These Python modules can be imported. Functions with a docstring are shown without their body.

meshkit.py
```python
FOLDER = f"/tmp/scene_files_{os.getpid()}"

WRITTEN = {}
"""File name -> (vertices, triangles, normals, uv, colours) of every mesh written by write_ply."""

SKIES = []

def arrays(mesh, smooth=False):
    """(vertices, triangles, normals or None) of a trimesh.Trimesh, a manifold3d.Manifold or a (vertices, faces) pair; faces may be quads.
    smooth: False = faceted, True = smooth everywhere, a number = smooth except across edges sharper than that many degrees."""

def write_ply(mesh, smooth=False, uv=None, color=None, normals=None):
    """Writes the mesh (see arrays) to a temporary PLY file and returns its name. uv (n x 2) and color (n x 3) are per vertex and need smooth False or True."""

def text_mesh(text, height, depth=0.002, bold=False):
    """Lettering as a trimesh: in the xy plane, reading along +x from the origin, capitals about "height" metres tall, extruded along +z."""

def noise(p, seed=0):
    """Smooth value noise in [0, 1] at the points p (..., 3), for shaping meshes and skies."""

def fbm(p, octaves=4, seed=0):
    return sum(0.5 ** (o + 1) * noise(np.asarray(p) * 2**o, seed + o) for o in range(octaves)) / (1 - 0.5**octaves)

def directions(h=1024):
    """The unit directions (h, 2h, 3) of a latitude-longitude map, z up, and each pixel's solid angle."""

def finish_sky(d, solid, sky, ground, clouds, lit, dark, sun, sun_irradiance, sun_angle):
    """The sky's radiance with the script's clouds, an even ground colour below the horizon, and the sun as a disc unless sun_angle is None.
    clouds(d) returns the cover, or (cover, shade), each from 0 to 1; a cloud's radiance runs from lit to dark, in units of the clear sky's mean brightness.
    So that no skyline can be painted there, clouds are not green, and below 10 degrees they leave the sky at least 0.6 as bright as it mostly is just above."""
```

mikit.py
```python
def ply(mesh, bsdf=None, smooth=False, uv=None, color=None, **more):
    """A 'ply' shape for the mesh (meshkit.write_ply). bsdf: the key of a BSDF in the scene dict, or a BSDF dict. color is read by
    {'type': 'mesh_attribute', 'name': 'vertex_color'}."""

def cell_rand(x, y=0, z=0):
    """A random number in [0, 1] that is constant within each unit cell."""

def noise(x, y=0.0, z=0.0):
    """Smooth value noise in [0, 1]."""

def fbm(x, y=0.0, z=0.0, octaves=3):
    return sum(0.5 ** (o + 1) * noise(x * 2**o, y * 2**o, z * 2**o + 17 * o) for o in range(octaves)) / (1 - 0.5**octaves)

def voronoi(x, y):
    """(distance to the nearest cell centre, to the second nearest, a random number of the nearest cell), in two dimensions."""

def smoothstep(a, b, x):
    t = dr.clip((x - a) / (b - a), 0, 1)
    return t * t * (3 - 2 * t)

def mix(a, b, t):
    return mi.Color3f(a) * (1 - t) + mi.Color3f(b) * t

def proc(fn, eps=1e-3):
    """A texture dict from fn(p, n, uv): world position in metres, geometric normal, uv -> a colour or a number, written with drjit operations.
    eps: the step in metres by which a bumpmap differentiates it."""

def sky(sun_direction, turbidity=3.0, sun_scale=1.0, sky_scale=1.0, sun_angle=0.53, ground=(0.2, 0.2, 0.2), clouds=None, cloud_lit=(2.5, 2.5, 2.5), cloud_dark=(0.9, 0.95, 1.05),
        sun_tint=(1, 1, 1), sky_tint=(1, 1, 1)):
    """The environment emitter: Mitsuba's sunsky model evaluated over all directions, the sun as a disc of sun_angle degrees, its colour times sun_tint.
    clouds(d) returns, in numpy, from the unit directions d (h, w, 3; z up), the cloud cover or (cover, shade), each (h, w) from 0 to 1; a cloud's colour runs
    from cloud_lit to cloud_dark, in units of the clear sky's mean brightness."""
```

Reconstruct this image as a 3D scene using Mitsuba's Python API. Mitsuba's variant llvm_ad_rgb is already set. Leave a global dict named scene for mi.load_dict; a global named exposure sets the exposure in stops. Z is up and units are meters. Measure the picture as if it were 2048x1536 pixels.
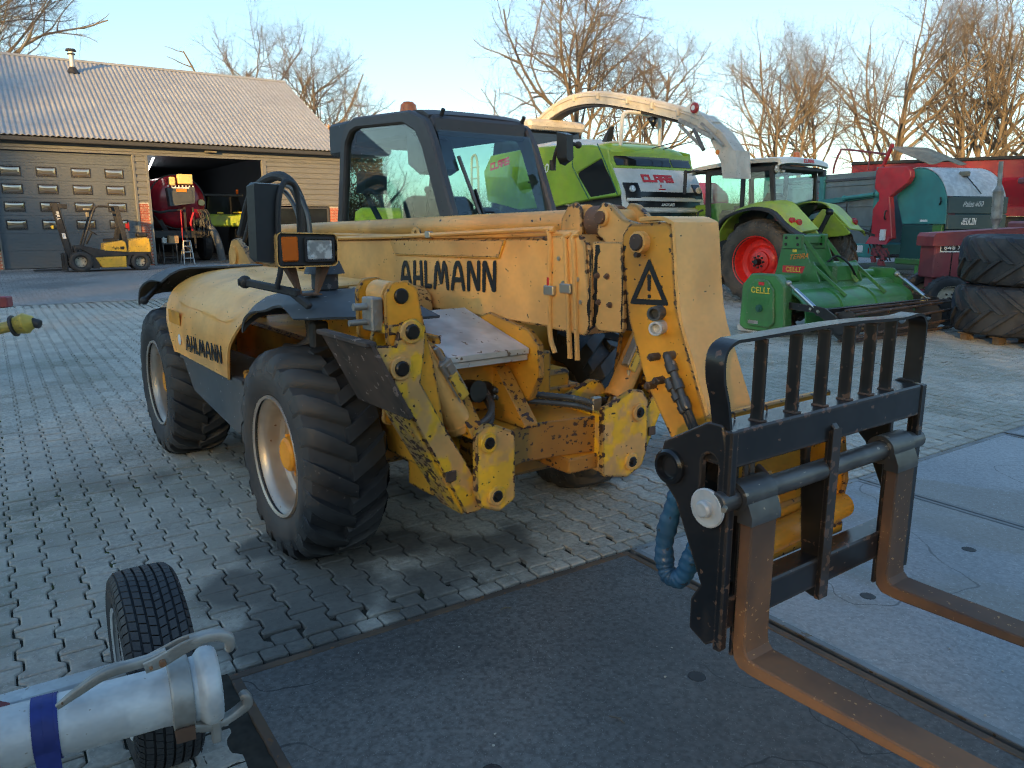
import math, random, numpy as np, trimesh, drjit as dr, mitsuba as mi, mikit
import shapely
from shapely.geometry import Polygon, LineString, MultiLineString, box as sbox
from shapely.ops import unary_union
from mikit import proc, fbm, noise, smoothstep, mix, cell_rand
import meshkit
T = mi.ScalarTransform4f
scene, labels = {'type': 'scene'}, {}
RNG = random.Random(7)
# ---------------------------------------------------------------- camera, sky, exposure
PITCH = math.radians(11.92)
scene['camera'] = {'type': 'perspective', 'fov': 67.27, 'fov_axis': 'x', 'near_clip': 0.05, 'far_clip': 2000.0,
    'to_world': T().look_at(origin=[0, 0, 1.65], target=[0, math.cos(PITCH), 1.65 - math.sin(PITCH)], up=[0, 0, 1])}
SUN_AZ, SUN_EL = math.radians(-107), math.radians(9.5)
SUN = [math.cos(SUN_EL) * math.cos(SUN_AZ), math.cos(SUN_EL) * math.sin(SUN_AZ), math.sin(SUN_EL)]
scene['sky'] = mikit.sky(SUN, turbidity=3.0, sun_scale=0.62, sky_scale=1.0, sun_angle=0.9, sky_tint=(0.80, 0.95, 1.12), sun_tint=(1.0, 1.0, 0.95), ground=(0.16, 0.15, 0.13))
exposure = 3.85

# ---------------------------------------------------------------- materials
def lin(r, g, b):
    return [((c / 255) / 12.92 if c / 255 <= 0.04045 else ((c / 255 + 0.055) / 1.055) ** 2.4) for c in (r, g, b)]
def prin(color, rough=0.5, metal=0.0, **k):
    c = color if isinstance(color, dict) else {'type': 'rgb', 'value': list(color)}
    return {'type': 'twosided', 'bsdf': {'type': 'principled', 'base_color': c, 'roughness': rough, 'metallic': metal, **k}}
def mat(key, color, rough=0.5, metal=0.0, bump=None, bs=0.002, **k):
    inner = prin(color, rough, metal, **k)['bsdf']
    if bump is not None:
        inner = {'type': 'bumpmap', 'arbitrary': bump, 'scale': bs, 'bsdf': inner}
    scene[key] = {'type': 'twosided', 'bsdf': inner}
def bumped(key, color, rough, fn, scale, metal=0.0, eps=1e-3, **k):
    inner = prin(color, rough, metal, **k)['bsdf']
    scene[key] = {'type': 'twosided', 'bsdf': {'type': 'bumpmap', 'tex': proc(fn, eps), 'scale': scale, 'bsdf': inner}}
C3 = mi.Color3f
def worn(base, tone, chip, amount, scale=7.0, streak=0.0, dirt=0.0, dirtcol=(.10, .075, .05), chipf=38.0, edge=0.0):
    """Old paint: two tones in soft patches, chips down to rust, thin grime runs."""
    def fn(p, n, uv):
        a = fbm(p.x * scale, p.y * scale, p.z * scale * .7, 4)
        c = mix(base, tone, smoothstep(.38, .62, a))
        d = fbm(p.x * 2.3 + 9, p.y * 2.3, p.z * 2.3, 3)
        f = fbm(p.x * chipf, p.y * chipf, p.z * chipf, 3)
        c = c * (.93 + .14 * f)
        c = mix(c, dirtcol, dirt * smoothstep(.42, .7, fbm(p.x * 5 + 3, p.y * 5, p.z * 3.2, 3)))
        if streak:
            s = noise(p.x * 26, p.y * 26, p.z * 2.0) * smoothstep(.5, .8, d)
            c = mix(c, dirtcol, streak * smoothstep(.45, .9, s))
        q = f + .22 * (d - .5)
        if edge:
            c = c * (.90 + .2 * uv.y)
            q = q + edge * uv.x * (.6 + .8 * noise(p.x * 9, p.y * 9, p.z * 9))
            c = mix(c, dirtcol, .5 * smoothstep(.2, 1.0, uv.x * (.5 + a)))
        k = smoothstep(amount, amount + .035, q)
        return mix(c, chip, k)
    return proc(fn)
RUSTCHIP = (.055, .030, .020)
mat('tan_paint', worn((.80, .425, .125), (.70, .345, .085), RUSTCHIP, .785, 2.2, .45, .22, chipf=55., edge=.22), .42, specular=.45)
mat('amber_paint', worn((.74, .345, .038), (.66, .285, .026), RUSTCHIP, .765, 3.0, .5, .35, chipf=55., edge=.24), .42, specular=.45)
mat('flaking_paint', worn((.80, .47, .028), (.60, .35, .125), RUSTCHIP, .745, 17.0, .35, .25, chipf=52., edge=.24), .5, specular=.4)
mat('chipped_paint', worn((.74, .335, .028), (.66, .275, .022), (.06, .034, .026), .765, 4.0, .4, .2, chipf=58., edge=.19), .45, specular=.4)
mat('rust_steel', worn((.30, .140, .062), (.145, .078, .048), (.42, .22, .09), .80, 2.6, .3, .35, (.055, .04, .034), chipf=85., edge=.08), .72)
mat('brown_scuffed', worn((.095, .062, .045), (.055, .04, .032), (.22, .15, .12), .70, 8.0, 0, .4, (.03, .024, .02)), .7)
mat('black_paint', worn((.010, .011, .013), (.016, .016, .018), (.11, .066, .045), .745, 5.0, .35, .12, (.06, .046, .036), edge=.16), .28, specular=.5)
mat('black_dull', worn((.022, .022, .024), (.035, .034, .034), (.06, .055, .05), .78, 6.0, 0, .3, (.06, .052, .045)), .6)
mat('plastic_grey', worn((.058, .066, .075), (.07, .078, .085), (.17, .17, .17), .76, 3.0, 0, .2, (.10, .10, .095)), .55)
mat('cab_frame', worn((.062, .056, .058), (.075, .068, .068), (.05, .04, .035), .8, 3.0, 0, .2, (.10, .09, .08)), .5)
mat('rubber', worn((.024, .025, .028), (.036, .037, .040), (.085, .082, .08), .80, 5.0, 0, .5, (.066, .064, .060), 60.), .6)
mat('rubber_brown', worn((.04, .036, .032), (.075, .06, .047), (.12, .10, .08), .72, 5.0, 0, .6, (.13, .10, .072)), .85)
mat('rim_silver', worn((.52, .50, .46), (.42, .40, .36), (.22, .12, .07), .74, 5.0, .2, .4, (.25, .20, .15)), .38, .55)
mat('galvanised', worn((.62, .63, .62), (.50, .51, .51), (.36, .32, .27), .80, 15.0, .25, .35, (.36, .34, .31), 85.), .52, .30)
mat('cast_alloy', worn((.40, .39, .36), (.30, .28, .25), (.17, .11, .07), .79, 16.0, 0, .5, (.24, .20, .16), 80.), .5, .5)
mat('plate_alu', worn((.66, .65, .62), (.52, .51, .48), (.18, .13, .09), .72, 7.0, 0, .4, (.22, .18, .14)), .5, .3)
mat('worn_steel', worn((.12, .12, .12), (.075, .075, .077), (.3, .25, .2), .72, 6.0, 0, .4, (.10, .075, .05)), .42, .5)
mat('black_letter', (.010, .010, .011), .5)
mat('chrome', (.62, .62, .62), .22, 1.0)
mat('bolt_zinc', (.45, .42, .36), .38, .8)
mat('grease', (.012, .011, .010), .35)
mat('amber_lens', (.75, .15, .015), .18, specular=.6)
mat('red_lens', (.35, .02, .02), .2, specular=.6)
mat('lamp_glass', worn((.80, .80, .77), (.38, .38, .37), (.9, .9, .88), .70, 42.0), .12, .2, specular=.7)
mat('mirror_black', (.020, .022, .026), .38)
mat('black_gloss', (.010, .011, .013), .16, specular=.6)
mat('white_gloss', worn((.68, .66, .60), (.60, .585, .54), (.3, .28, .24), .82, 2.0, .1, .2, (.38, .33, .26)), .3, clearcoat=.3)
mat('cream_metal', worn((.55, .52, .45), (.48, .45, .39), (.16, .14, .12), .75, 3.0, .2, .3, (.3, .26, .2)), .42)
mat('lime_green', worn((.27, .43, .035), (.24, .39, .03), (.2, .3, .06), .82, 2.0, .15, .2, (.22, .28, .08)), .25, clearcoat=.5)
mat('lime_dusty', worn((.36, .47, .05), (.32, .42, .045), (.25, .26, .1), .8, 3.0, .3, .4, (.28, .28, .15)), .42)
mat('celli_green', worn((.042, .19, .045), (.052, .22, .055), (.13, .22, .12), .80, 3.0, .25, .35, (.075, .12, .06), edge=.14), .30, clearcoat=.4)
mat('deep_green', (.02, .10, .07), .4)
mat('teal_paint', worn((.045, .24, .225), (.05, .27, .25), (.1, .2, .19), .82, 2.0, .25, .25, (.07, .17, .16)), .38)
mat('slate_teal', (.050, .080, .080), .45)
mat('teal_dark', (.012, .07, .065), .55)
mat('grey_teal', worn((.17, .225, .23), (.20, .255, .26), (.2, .2, .2), .8, 2.0, .3, .3, (.12, .13, .125)), .4, .25)
mat('red_paint', worn((.46, .022, .036), (.40, .018, .030), (.28, .06, .055), .80, 2.0, .2, .3, (.28, .06, .06), edge=.1), .38, clearcoat=.15)
mat('red_dusty', worn((.25, .045, .055), (.20, .036, .045), (.13, .04, .04), .78, 3.0, .2, .35, (.22, .085, .075)), .5)
mat('red_rim', (.72, .026, .016), .32)
mat('crimson_tank', (.33, .008, .022), .16, clearcoat=.7)
mat('cream_rim', worn((.58, .53, .42), (.50, .45, .36), (.2, .13, .08), .75, 6.0, 0, .4, (.3, .24, .17)), .5)
mat('forklift_yellow', worn((.70, .43, .045), (.62, .38, .04), (.13, .09, .05), .78, 3.0, .25, .3, (.34, .24, .08), edge=.2), .38)
mat('yellow_plastic', worn((.62, .45, .07), (.55, .39, .06), (.2, .15, .06), .78, 9.0, 0, .4, (.25, .2, .1)), .45)
mat('sticker_yellow', (.75, .52, .05), .4)
mat('sticker_white', (.72, .72, .70), .4)
mat('sticker_red', (.60, .03, .03), .4)
mat('sticker_orange', (.70, .22, .03), .4)
mat('gold_panel', (.75, .55, .22), .4)
mat('blue_strap', worn((.016, .030, .19), (.012, .022, .14), (.05, .06, .2), .8, 20., 0, .3, (.03, .035, .09)), .6)
mat('blue_hose', worn((.022, .085, .165), (.028, .10, .19), (.03, .05, .07), .70, 9., 0, .4, (.025, .035, .05)), .38)
mat('barn_cladding', worn((.175, .175, .165), (.19, .19, .18), (.14, .14, .14), .9, .7, .12, .15, (.16, .155, .14)), .5, .1)
mat('door_panel', worn((.115, .128, .140), (.125, .138, .15), (.11, .12, .125), .9, .8, .1, .1, (.125, .13, .13)), .45)
mat('roof_sheet', worn((.305, .31, .315), (.34, .345, .345), (.2, .2, .2), .9, .5, .0, .35, (.26, .25, .23)), .5, .1)
mat('dark_trim', (.055, .055, .056), .5)
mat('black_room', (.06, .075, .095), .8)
mat('brick_red', worn((.42, .105, .055), (.34, .08, .045), (.18, .07, .05), .8, 5.0, 0, .2, (.25, .12, .08)), .8)
mat('mortar', (.42, .39, .34), .9)
mat('seat_black', (.018, .018, .02), .7)
mat('canvas', worn((.24, .22, .17), (.19, .175, .135), (.12, .11, .08), .8, 8., 0, .4, (.14, .12, .09)), .85)
mat('wood', worn((.22, .16, .10), (.17, .12, .08), (.08, .06, .04), .75, 9., 0, .3), .8)
mat('card_brown', (.36, .24, .13), .8)
mat('bark', worn((.185, .150, .118), (.13, .108, .088), (.10, .085, .07), .7, 3.0, 0, .3, (.13, .12, .065)), .9)
mat('twig', worn((.14, .122, .112), (.115, .10, .092), (.11, .095, .085), .9, 1.0, 0, 0), .9)
mat('beech_leaf', worn((.42, .20, .06), (.32, .14, .045), (.2, .1, .04), .8, 3.0, 0, .2), .8)
mat('shed_wall', (.10, .10, .098), .7)
mat('dust_green', (.045, .06, .02), .9)
scene['window_glass'] = {'type': 'thindielectric', 'int_ior': 1.5}
scene['tint_glass'] = {'type': 'blendbsdf', 'weight': .42, 'a': {'type': 'thindielectric', 'int_ior': 1.5, 'specular_transmittance': {'type': 'rgb', 'value': [.72, .9, .86]}},
    'b': {'type': 'thindielectric', 'int_ior': 1.7, 'specular_transmittance': {'type': 'rgb', 'value': [.30, .52, .50]}}}
scene['green_glass'] = {'type': 'thindielectric', 'int_ior': 1.55, 'specular_transmittance': {'type': 'rgb', 'value': [.55, .80, .74]}}
mat('door_pane', (.55, .46, .36), .06, .85)
mat('dark_glass', (.012, .014, .016), .06, specular=.8)

# ---------------------------------------------------------------- mesh helpers
def fr(x, y, deg, z=0.0):
    """Frame: local x runs along azimuth deg (from world +x), local y to its left."""
    return T().translate([x, y, z]).rotate([0, 0, 1], deg)
def hullm(pts):
    return trimesh.Trimesh(*_hull(np.asarray(pts, float)), process=False)
def _hull(p):
    h = trimesh.convex.convex_hull(p)
    return h.vertices, h.faces
def rp(pts, r, holes=(), q=4):
    """Polygon with its outer corners rounded by r."""
    g = Polygon(pts)
    g = g.buffer(-r, join_style=2).buffer(r, quad_segs=q) if r else g
    for h in holes:
        g = g.difference(h)
    return g
def disc(x, y, r, q=6):
    return shapely.Point(x, y).buffer(r, quad_segs=q)
def slot(x0, y0, x1, y1, r):
    return LineString([(x0, y0), (x1, y1)]).buffer(r, quad_segs=5)
def _inset(ring, d):
    p = np.asarray(ring)
    a, b = p - np.roll(p, 1, 0), np.roll(p, -1, 0) - p
    na = np.stack([-a[:, 1], a[:, 0]], 1) / (np.linalg.norm(a, axis=1)[:, None] + 1e-12)
    nb = np.stack([-b[:, 1], b[:, 0]], 1) / (np.linalg.norm(b, axis=1)[:, None] + 1e-12)
    m = na + nb
    m /= np.maximum((m * m).sum(1, keepdims=True) / 2, .35)
    return p + m * d
def prism_mesh(poly, a, b, bev=0.0, band=0.0):
    """Extrusion of a shapely polygon from height a to b, edges chamfered by bev; lies in (u, v, w). With band, an inner ring marks how far the worn edge reaches; returns (mesh, wear per vertex)."""
    vs, fs, ws, off = [], [], [], 0
    def put_(v, f, w):
        nonlocal off
        vs.append(v); fs.append(np.asarray(f).reshape(-1, 3) + off); ws.append(np.broadcast_to(w, len(v)).astype(float)); off += len(v)
    for g in getattr(poly, 'geoms', [poly]):
        g = shapely.geometry.polygon.orient(g.simplify(1e-5))
        rings = [np.array(g.exterior.coords)[:-1]] + [np.array(r.coords)[:-1] for r in g.interiors]
        ins = [_inset(r, bev) if bev else r for r in rings]
        inner = None
        if band:
            for bw in (band, band * .5):
                cand_ = [_inset(r, bev + bw) for r in rings]
                try:
                    P_ = Polygon(cand_[0], cand_[1:])
                    if P_.is_valid and 0 < P_.area < g.area and all(Polygon(c).is_valid for c in cand_): inner = cand_; break
                except Exception: pass
        cap = inner or ins
        cv, cf = trimesh.creation.triangulate_polygon(Polygon(cap[0], cap[1:]), engine='earcut')
        cv, cf = np.asarray(cv), np.asarray(cf)
        if len(cf):
            t = cv[cf]
            e1, e2 = t[:, 1] - t[:, 0], t[:, 2] - t[:, 0]
            ar = e1[:, 0] * e2[:, 1] - e1[:, 1] * e2[:, 0]
            cf = np.where((ar < 0)[:, None], cf[:, ::-1], cf)
        n = len(cv); w0 = 0.0 if inner or not band else .3
        put_(np.c_[cv, np.full(n, b)], cf, w0); put_(np.c_[cv, np.full(n, a)], cf[:, ::-1], w0)
        for ri, (r, q) in enumerate(zip(rings, ins)):
            k = len(r)
            lay = [(q, a, 1), (r, a + bev, 1), (r, b - bev, 1), (q, b, 1)] if bev else [(r, a, 1), (r, b, 1)]
            if inner: lay = [(inner[ri], a, 0)] + lay + [(inner[ri], b, 0)]
            i = np.arange(k); j = (i + 1) % k
            V = np.vstack([np.c_[L, np.full(k, h)] for L, h, _ in lay]); F = []
            for s in range(len(lay) - 1):
                o, o2 = s * k, (s + 1) * k
                F += [np.stack([o + i, o + j, o2 + j], 1), np.stack([o + i, o2 + j, o2 + i], 1)]
            put_(V, np.vstack(F), np.repeat([w for *_, w in lay], k) * (1.0 if b - a < .06 or not band else .85))
    m = trimesh.Trimesh(np.vstack(vs), np.vstack(fs), process=False)
    return (m, np.concatenate(ws)) if band else m
def box_mesh(x0, x1, y0, y1, z0, z1, b, band):
    c, h = np.array([x0 + x1, y0 + y1, z0 + z1]) / 2, np.array([x1 - x0, y1 - y0, z1 - z0]) / 2
    p = [c + h * sg - sg * b * (1 - np.eye(3)[k]) for sg in map(lambda q: np.array(q) * 2 - 1, np.ndindex(2, 2, 2)) for k in range(3)]
    v, f = _hull(np.asarray(p))
    n = np.cross(v[f[:, 1]] - v[f[:, 0]], v[f[:, 2]] - v[f[:, 0]]); n /= np.linalg.norm(n, axis=1, keepdims=True) + 1e-20
    f = f[np.abs(n).max(1) < .99]
    V, F, W_, off = [v], [f], [np.ones(len(v))], len(v)
    for ax in range(3):
        u, w = (ax + 1) % 3, (ax + 2) % 3
        for sg in (-1, 1):
            def rect(d):
                q = np.zeros((4, 3)); q[:, ax] = sg * h[ax]
                q[:, u] = np.array([-1, 1, 1, -1]) * max(h[u] - d, h[u] * .2); q[:, w] = np.array([-1, -1, 1, 1]) * max(h[w] - d, h[w] * .2)
                return q + c
            V.append(np.vstack([rect(b), rect(b + band)])); W_.append([1] * 4 + [0] * 4)
            fc = [[4, 5, 6], [4, 6, 7]] + [t for i in range(4) for t in ([i, (i + 1) % 4, 4 + (i + 1) % 4], [i, 4 + (i + 1) % 4, 4 + i])]
            fc = np.array(fc); fc = fc if sg > 0 else fc[:, ::-1]
            F.append(fc + off); off += 8
    return trimesh.Trimesh(np.vstack(V), np.vstack(F), process=False), np.concatenate(W_)
BAND = .014
EDGED = {'tan_paint', 'amber_paint', 'flaking_paint', 'chipped_paint', 'black_paint', 'rust_steel', 'celli_green', 'red_paint', 'forklift_yellow', 'brown_scuffed', 'worn_steel'}
TONE = random.Random(77)
def solid(k, bsdf, smooth=32):
    """mikit.ply, or for paints that wear at edges a mesh whose uv holds (edge wear, piece tone)."""
    if not (isinstance(k, K) and bsdf in EDGED): return mikit.ply(k.mesh() if isinstance(k, K) else k, bsdf, smooth)
    v, f, uv = np.vstack(k.v), np.vstack(k.f), np.vstack(k.uv)
    fn = np.cross(v[f[:, 1]] - v[f[:, 0]], v[f[:, 2]] - v[f[:, 0]])
    un = fn / (np.linalg.norm(fn, axis=1, keepdims=True) + 1e-20)
    key = np.unique(np.round(v, 5), axis=0, return_inverse=True)[1].ravel()[f].ravel()
    cn = np.repeat(un, 3, 0).copy()
    if smooth:
        cs = -2 if smooth is True else math.cos(math.radians(smooth))
        order = np.argsort(key, kind='stable'); ks = key[order]
        start = np.flatnonzero(np.r_[True, ks[1:] != ks[:-1]]); size = np.diff(np.r_[start, len(ks)])
        face = order // 3
        acc = np.zeros_like(cn)
        for d in range(int(size.max())):
            for sgn in ((0,) if d == 0 else (1, -1)):
                ii = np.arange(len(ks)); jj = ii + (d if sgn >= 0 else -d)
                ok = (jj >= 0) & (jj < len(ks)); ii, jj = ii[ok], jj[ok]
                same = ks[ii] == ks[jj]; ii, jj = ii[same], jj[same]
                a_, b_ = face[ii], face[jj]
                good = (un[a_] * un[b_]).sum(1) > cs
                acc[order[ii[good]]] += fn[b_[good]]
            if d > 40: break
        ln = np.linalg.norm(acc, axis=1, keepdims=True)
        cn = np.where(ln > 0, acc / np.maximum(ln, 1e-20), cn)
    path = meshkit.write_ply((v[f.ravel()], np.arange(len(f) * 3).reshape(-1, 3)), False, uv[f.ravel()], None, normals=cn)
    return {'type': 'ply', 'filename': path, 'face_normals': False, 'bsdf': {'type': 'ref', 'id': bsdf}}
AX = {'x': [[0, 0, 1], [1, 0, 0], [0, 1, 0]], 'y': [[1, 0, 0], [0, 0, -1], [0, 1, 0]], 'z': [[1, 0, 0], [0, 1, 0], [0, 0, 1]]}
def basis(d):
    d = np.asarray(d, float); d = d / np.linalg.norm(d)
    u = np.cross([0, 0, 1], d) if abs(d[2]) < .95 else np.cross([1, 0, 0], d)
    u /= np.linalg.norm(u)
    return u, np.cross(d, u), d
def rot(ax, deg):
    return trimesh.transformations.rotation_matrix(math.radians(deg), {'x': [1, 0, 0], 'y': [0, 1, 0], 'z': [0, 0, 1]}.get(ax, ax))
def smooth_path(pts, n=6):
    """Catmull-Rom through the points."""
    P = np.asarray(pts, float)
    P = np.vstack([2 * P[0] - P[1], P, 2 * P[-1] - P[-2]])
    out = []
    for i in range(1, len(P) - 2):
        for t in np.arange(n) / n:
            a, b, c, d = P[i - 1:i + 3]
            out.append(.5 * (2 * b + (c - a) * t + (2 * a - 5 * b + 4 * c - d) * t * t + (3 * b - a - 3 * c + d) * t ** 3))
    return np.array(out + [P[-2]])
class K:
    """Collects pieces of one mesh."""
    def __init__(s): s.v, s.f, s.uv, s.n = [], [], [], 0
    def raw(s, v, f, w=0.0):
        v, f = np.asarray(v, float), np.asarray(f, int)
        if f.shape[1] == 4: f = np.vstack([f[:, [0, 1, 2]], f[:, [0, 2, 3]]])
        s.v.append(v); s.f.append(f + s.n); s.n += len(v)
        s.uv.append(np.c_[np.broadcast_to(w, len(v)), np.full(len(v), TONE.random())]); return s
    def add(s, m, M=None, w=0.0):
        v = np.asarray(m.vertices)
        if M is not None: v = v @ np.asarray(M)[:3, :3].T + np.asarray(M)[:3, 3]
        return s.raw(v, m.faces, w)
    def box(s, x0, x1, y0, y1, z0, z1, b=.004, M=None):
        b = min(b, .45 * (x1 - x0), .45 * (y1 - y0), .45 * (z1 - z0))
        if b <= 0:
            m = trimesh.creation.box(bounds=[[x0, y0, z0], [x1, y1, z1]])
        else:
            m, w = box_mesh(x0, x1, y0, y1, z0, z1, b, BAND)
            return s.add(m, M, w)
        return s.add(m, M)
    def obox(s, c, size, M=None, b=.004):
        h = np.asarray(size) / 2
        R = np.eye(4) if M is None else np.array(M)
        R = R.copy(); R[:3, 3] = c
        return s.box(-h[0], h[0], -h[1], h[1], -h[2], h[2], b, R)
    def bar(s, p0, p1, w, h, b=.003, up=(0, 0, 1)):
        """Box beam from p0 to p1, w wide and h high (along up)."""
        p0, p1 = np.asarray(p0, float), np.asarray(p1, float)
        d = p1 - p0; L = np.linalg.norm(d); d /= L
        if abs(np.dot(up, d)) > .98: up = (1, 0, 0)
        u = np.cross(up, d); u /= np.linalg.norm(u)
        R = np.eye(4); R[:3, 0], R[:3, 1], R[:3, 2], R[:3, 3] = d, u, np.cross(d, u), (p0 + p1) / 2
        return s.box(-L / 2, L / 2, -w / 2, w / 2, -h / 2, h / 2, b, R)
    def cyl(s, p0, p1, r, r1=None, n=18, b=0.0):
        r1 = r if r1 is None else r1
        L = np.linalg.norm(np.subtract(p1, p0))
        b = min(b, L * .4)
        prof = [(0, 0), (r - b, 0), (r, b), (r1, L - b), (r1 - b, L), (0, L)] if b else [(0, 0), (r, 0), (r1, L), (0, L)]
        return s.lathe(prof, p0, np.subtract(p1, p0), n)
    def lathe(s, prof, p, axis, n=24, ang=None):
        """Profile of (radius, height) turned about the axis through p."""
        u, v, d = basis(axis)
        prof = np.asarray(prof, float)
        closed = ang is None
        th = np.linspace(0, 2 * np.pi, n, endpoint=False) if closed else np.linspace(*np.radians(ang), n)
        ring = np.cos(th)[:, None] * u + np.sin(th)[:, None] * v
        V = np.asarray(p) + prof[:, 1][:, None, None] * d + prof[:, 0][:, None, None] * ring
        k = len(prof); i, j = np.meshgrid(np.arange(k - 1), np.arange(n if closed else n - 1), indexing='ij')
        j2 = (j + 1) % n
        q = np.stack([i * n + j, i * n + j2, (i + 1) * n + j2, (i + 1) * n + j], -1).reshape(-1, 4)
        return s.raw(V.reshape(-1, 3), q)
    def tube(s, pts, r, n=8, cap=True):
        p = np.asarray(pts, float)
        t = np.gradient(p, axis=0) if len(p) > 2 else np.repeat((p[1] - p[0])[None], 2, 0)
        t /= np.linalg.norm(t, axis=1, keepdims=True) + 1e-12
        u = basis(t[0])[0]
        us = []
        for k in range(len(p)):
            u = u - t[k] * (u @ t[k]); u /= np.linalg.norm(u) + 1e-12; us.append(u)
        us = np.array(us); w = np.cross(t, us)
        a = np.arange(n) * 2 * np.pi / n
        r = np.broadcast_to(r, (len(p),))
        V = p[:, None] + r[:, None, None] * (np.cos(a)[None, :, None] * us[:, None] + np.sin(a)[None, :, None] * w[:, None])
        i, j = np.meshgrid(np.arange(len(p) - 1), np.arange(n), indexing='ij')
        q = np.stack([i * n + j, i * n + (j + 1) % n, (i + 1) * n + (j + 1) % n, (i + 1) * n + j], -1).reshape(-1, 4)
        s.raw(V.reshape(-1, 3), q)
        if cap:
            for e in (0, len(p) - 1):
                s.raw(np.vstack([V[e], p[e]]), np.stack([np.arange(n), (np.arange(n) + 1) % n, np.full(n, n)], 1))
        return s
    def prism(s, poly, ax, a, b, bev=0.0, M=None):
        if not hasattr(poly, 'area'): poly = Polygon(poly)
        if poly.is_empty: return s
        m, w = prism_mesh(poly, min(a, b), max(a, b), bev, BAND)
        v = np.asarray(m.vertices); f = np.asarray(m.faces)
        if ax == 'x': v = v[:, [2, 0, 1]]
        elif ax == 'y': v = v[:, [0, 2, 1]]; f = f[:, ::-1]
        m = trimesh.Trimesh(v, f, process=False)
        return s.add(m, M, w)
    def hull(s, pts, M=None): return s.add(hullm(pts), M)
    def sph(s, p, r, n=12, sc=(1, 1, 1)):
        m = trimesh.creation.uv_sphere(r, count=[n, n + 4])
        m.vertices = m.vertices * np.asarray(sc) + np.asarray(p)
        return s.add(m)
    def grid(s, P):
        """Open surface through a (m, n, 3) grid of points."""
        P = np.asarray(P, float); m, n = P.shape[:2]
        i, j = np.meshgrid(np.arange(m - 1), np.arange(n - 1), indexing='ij')
        q = np.stack([i * n + j, i * n + j + 1, (i + 1) * n + j + 1, (i + 1) * n + j], -1).reshape(-1, 4)
        return s.raw(P.reshape(-1, 3), q)
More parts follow.
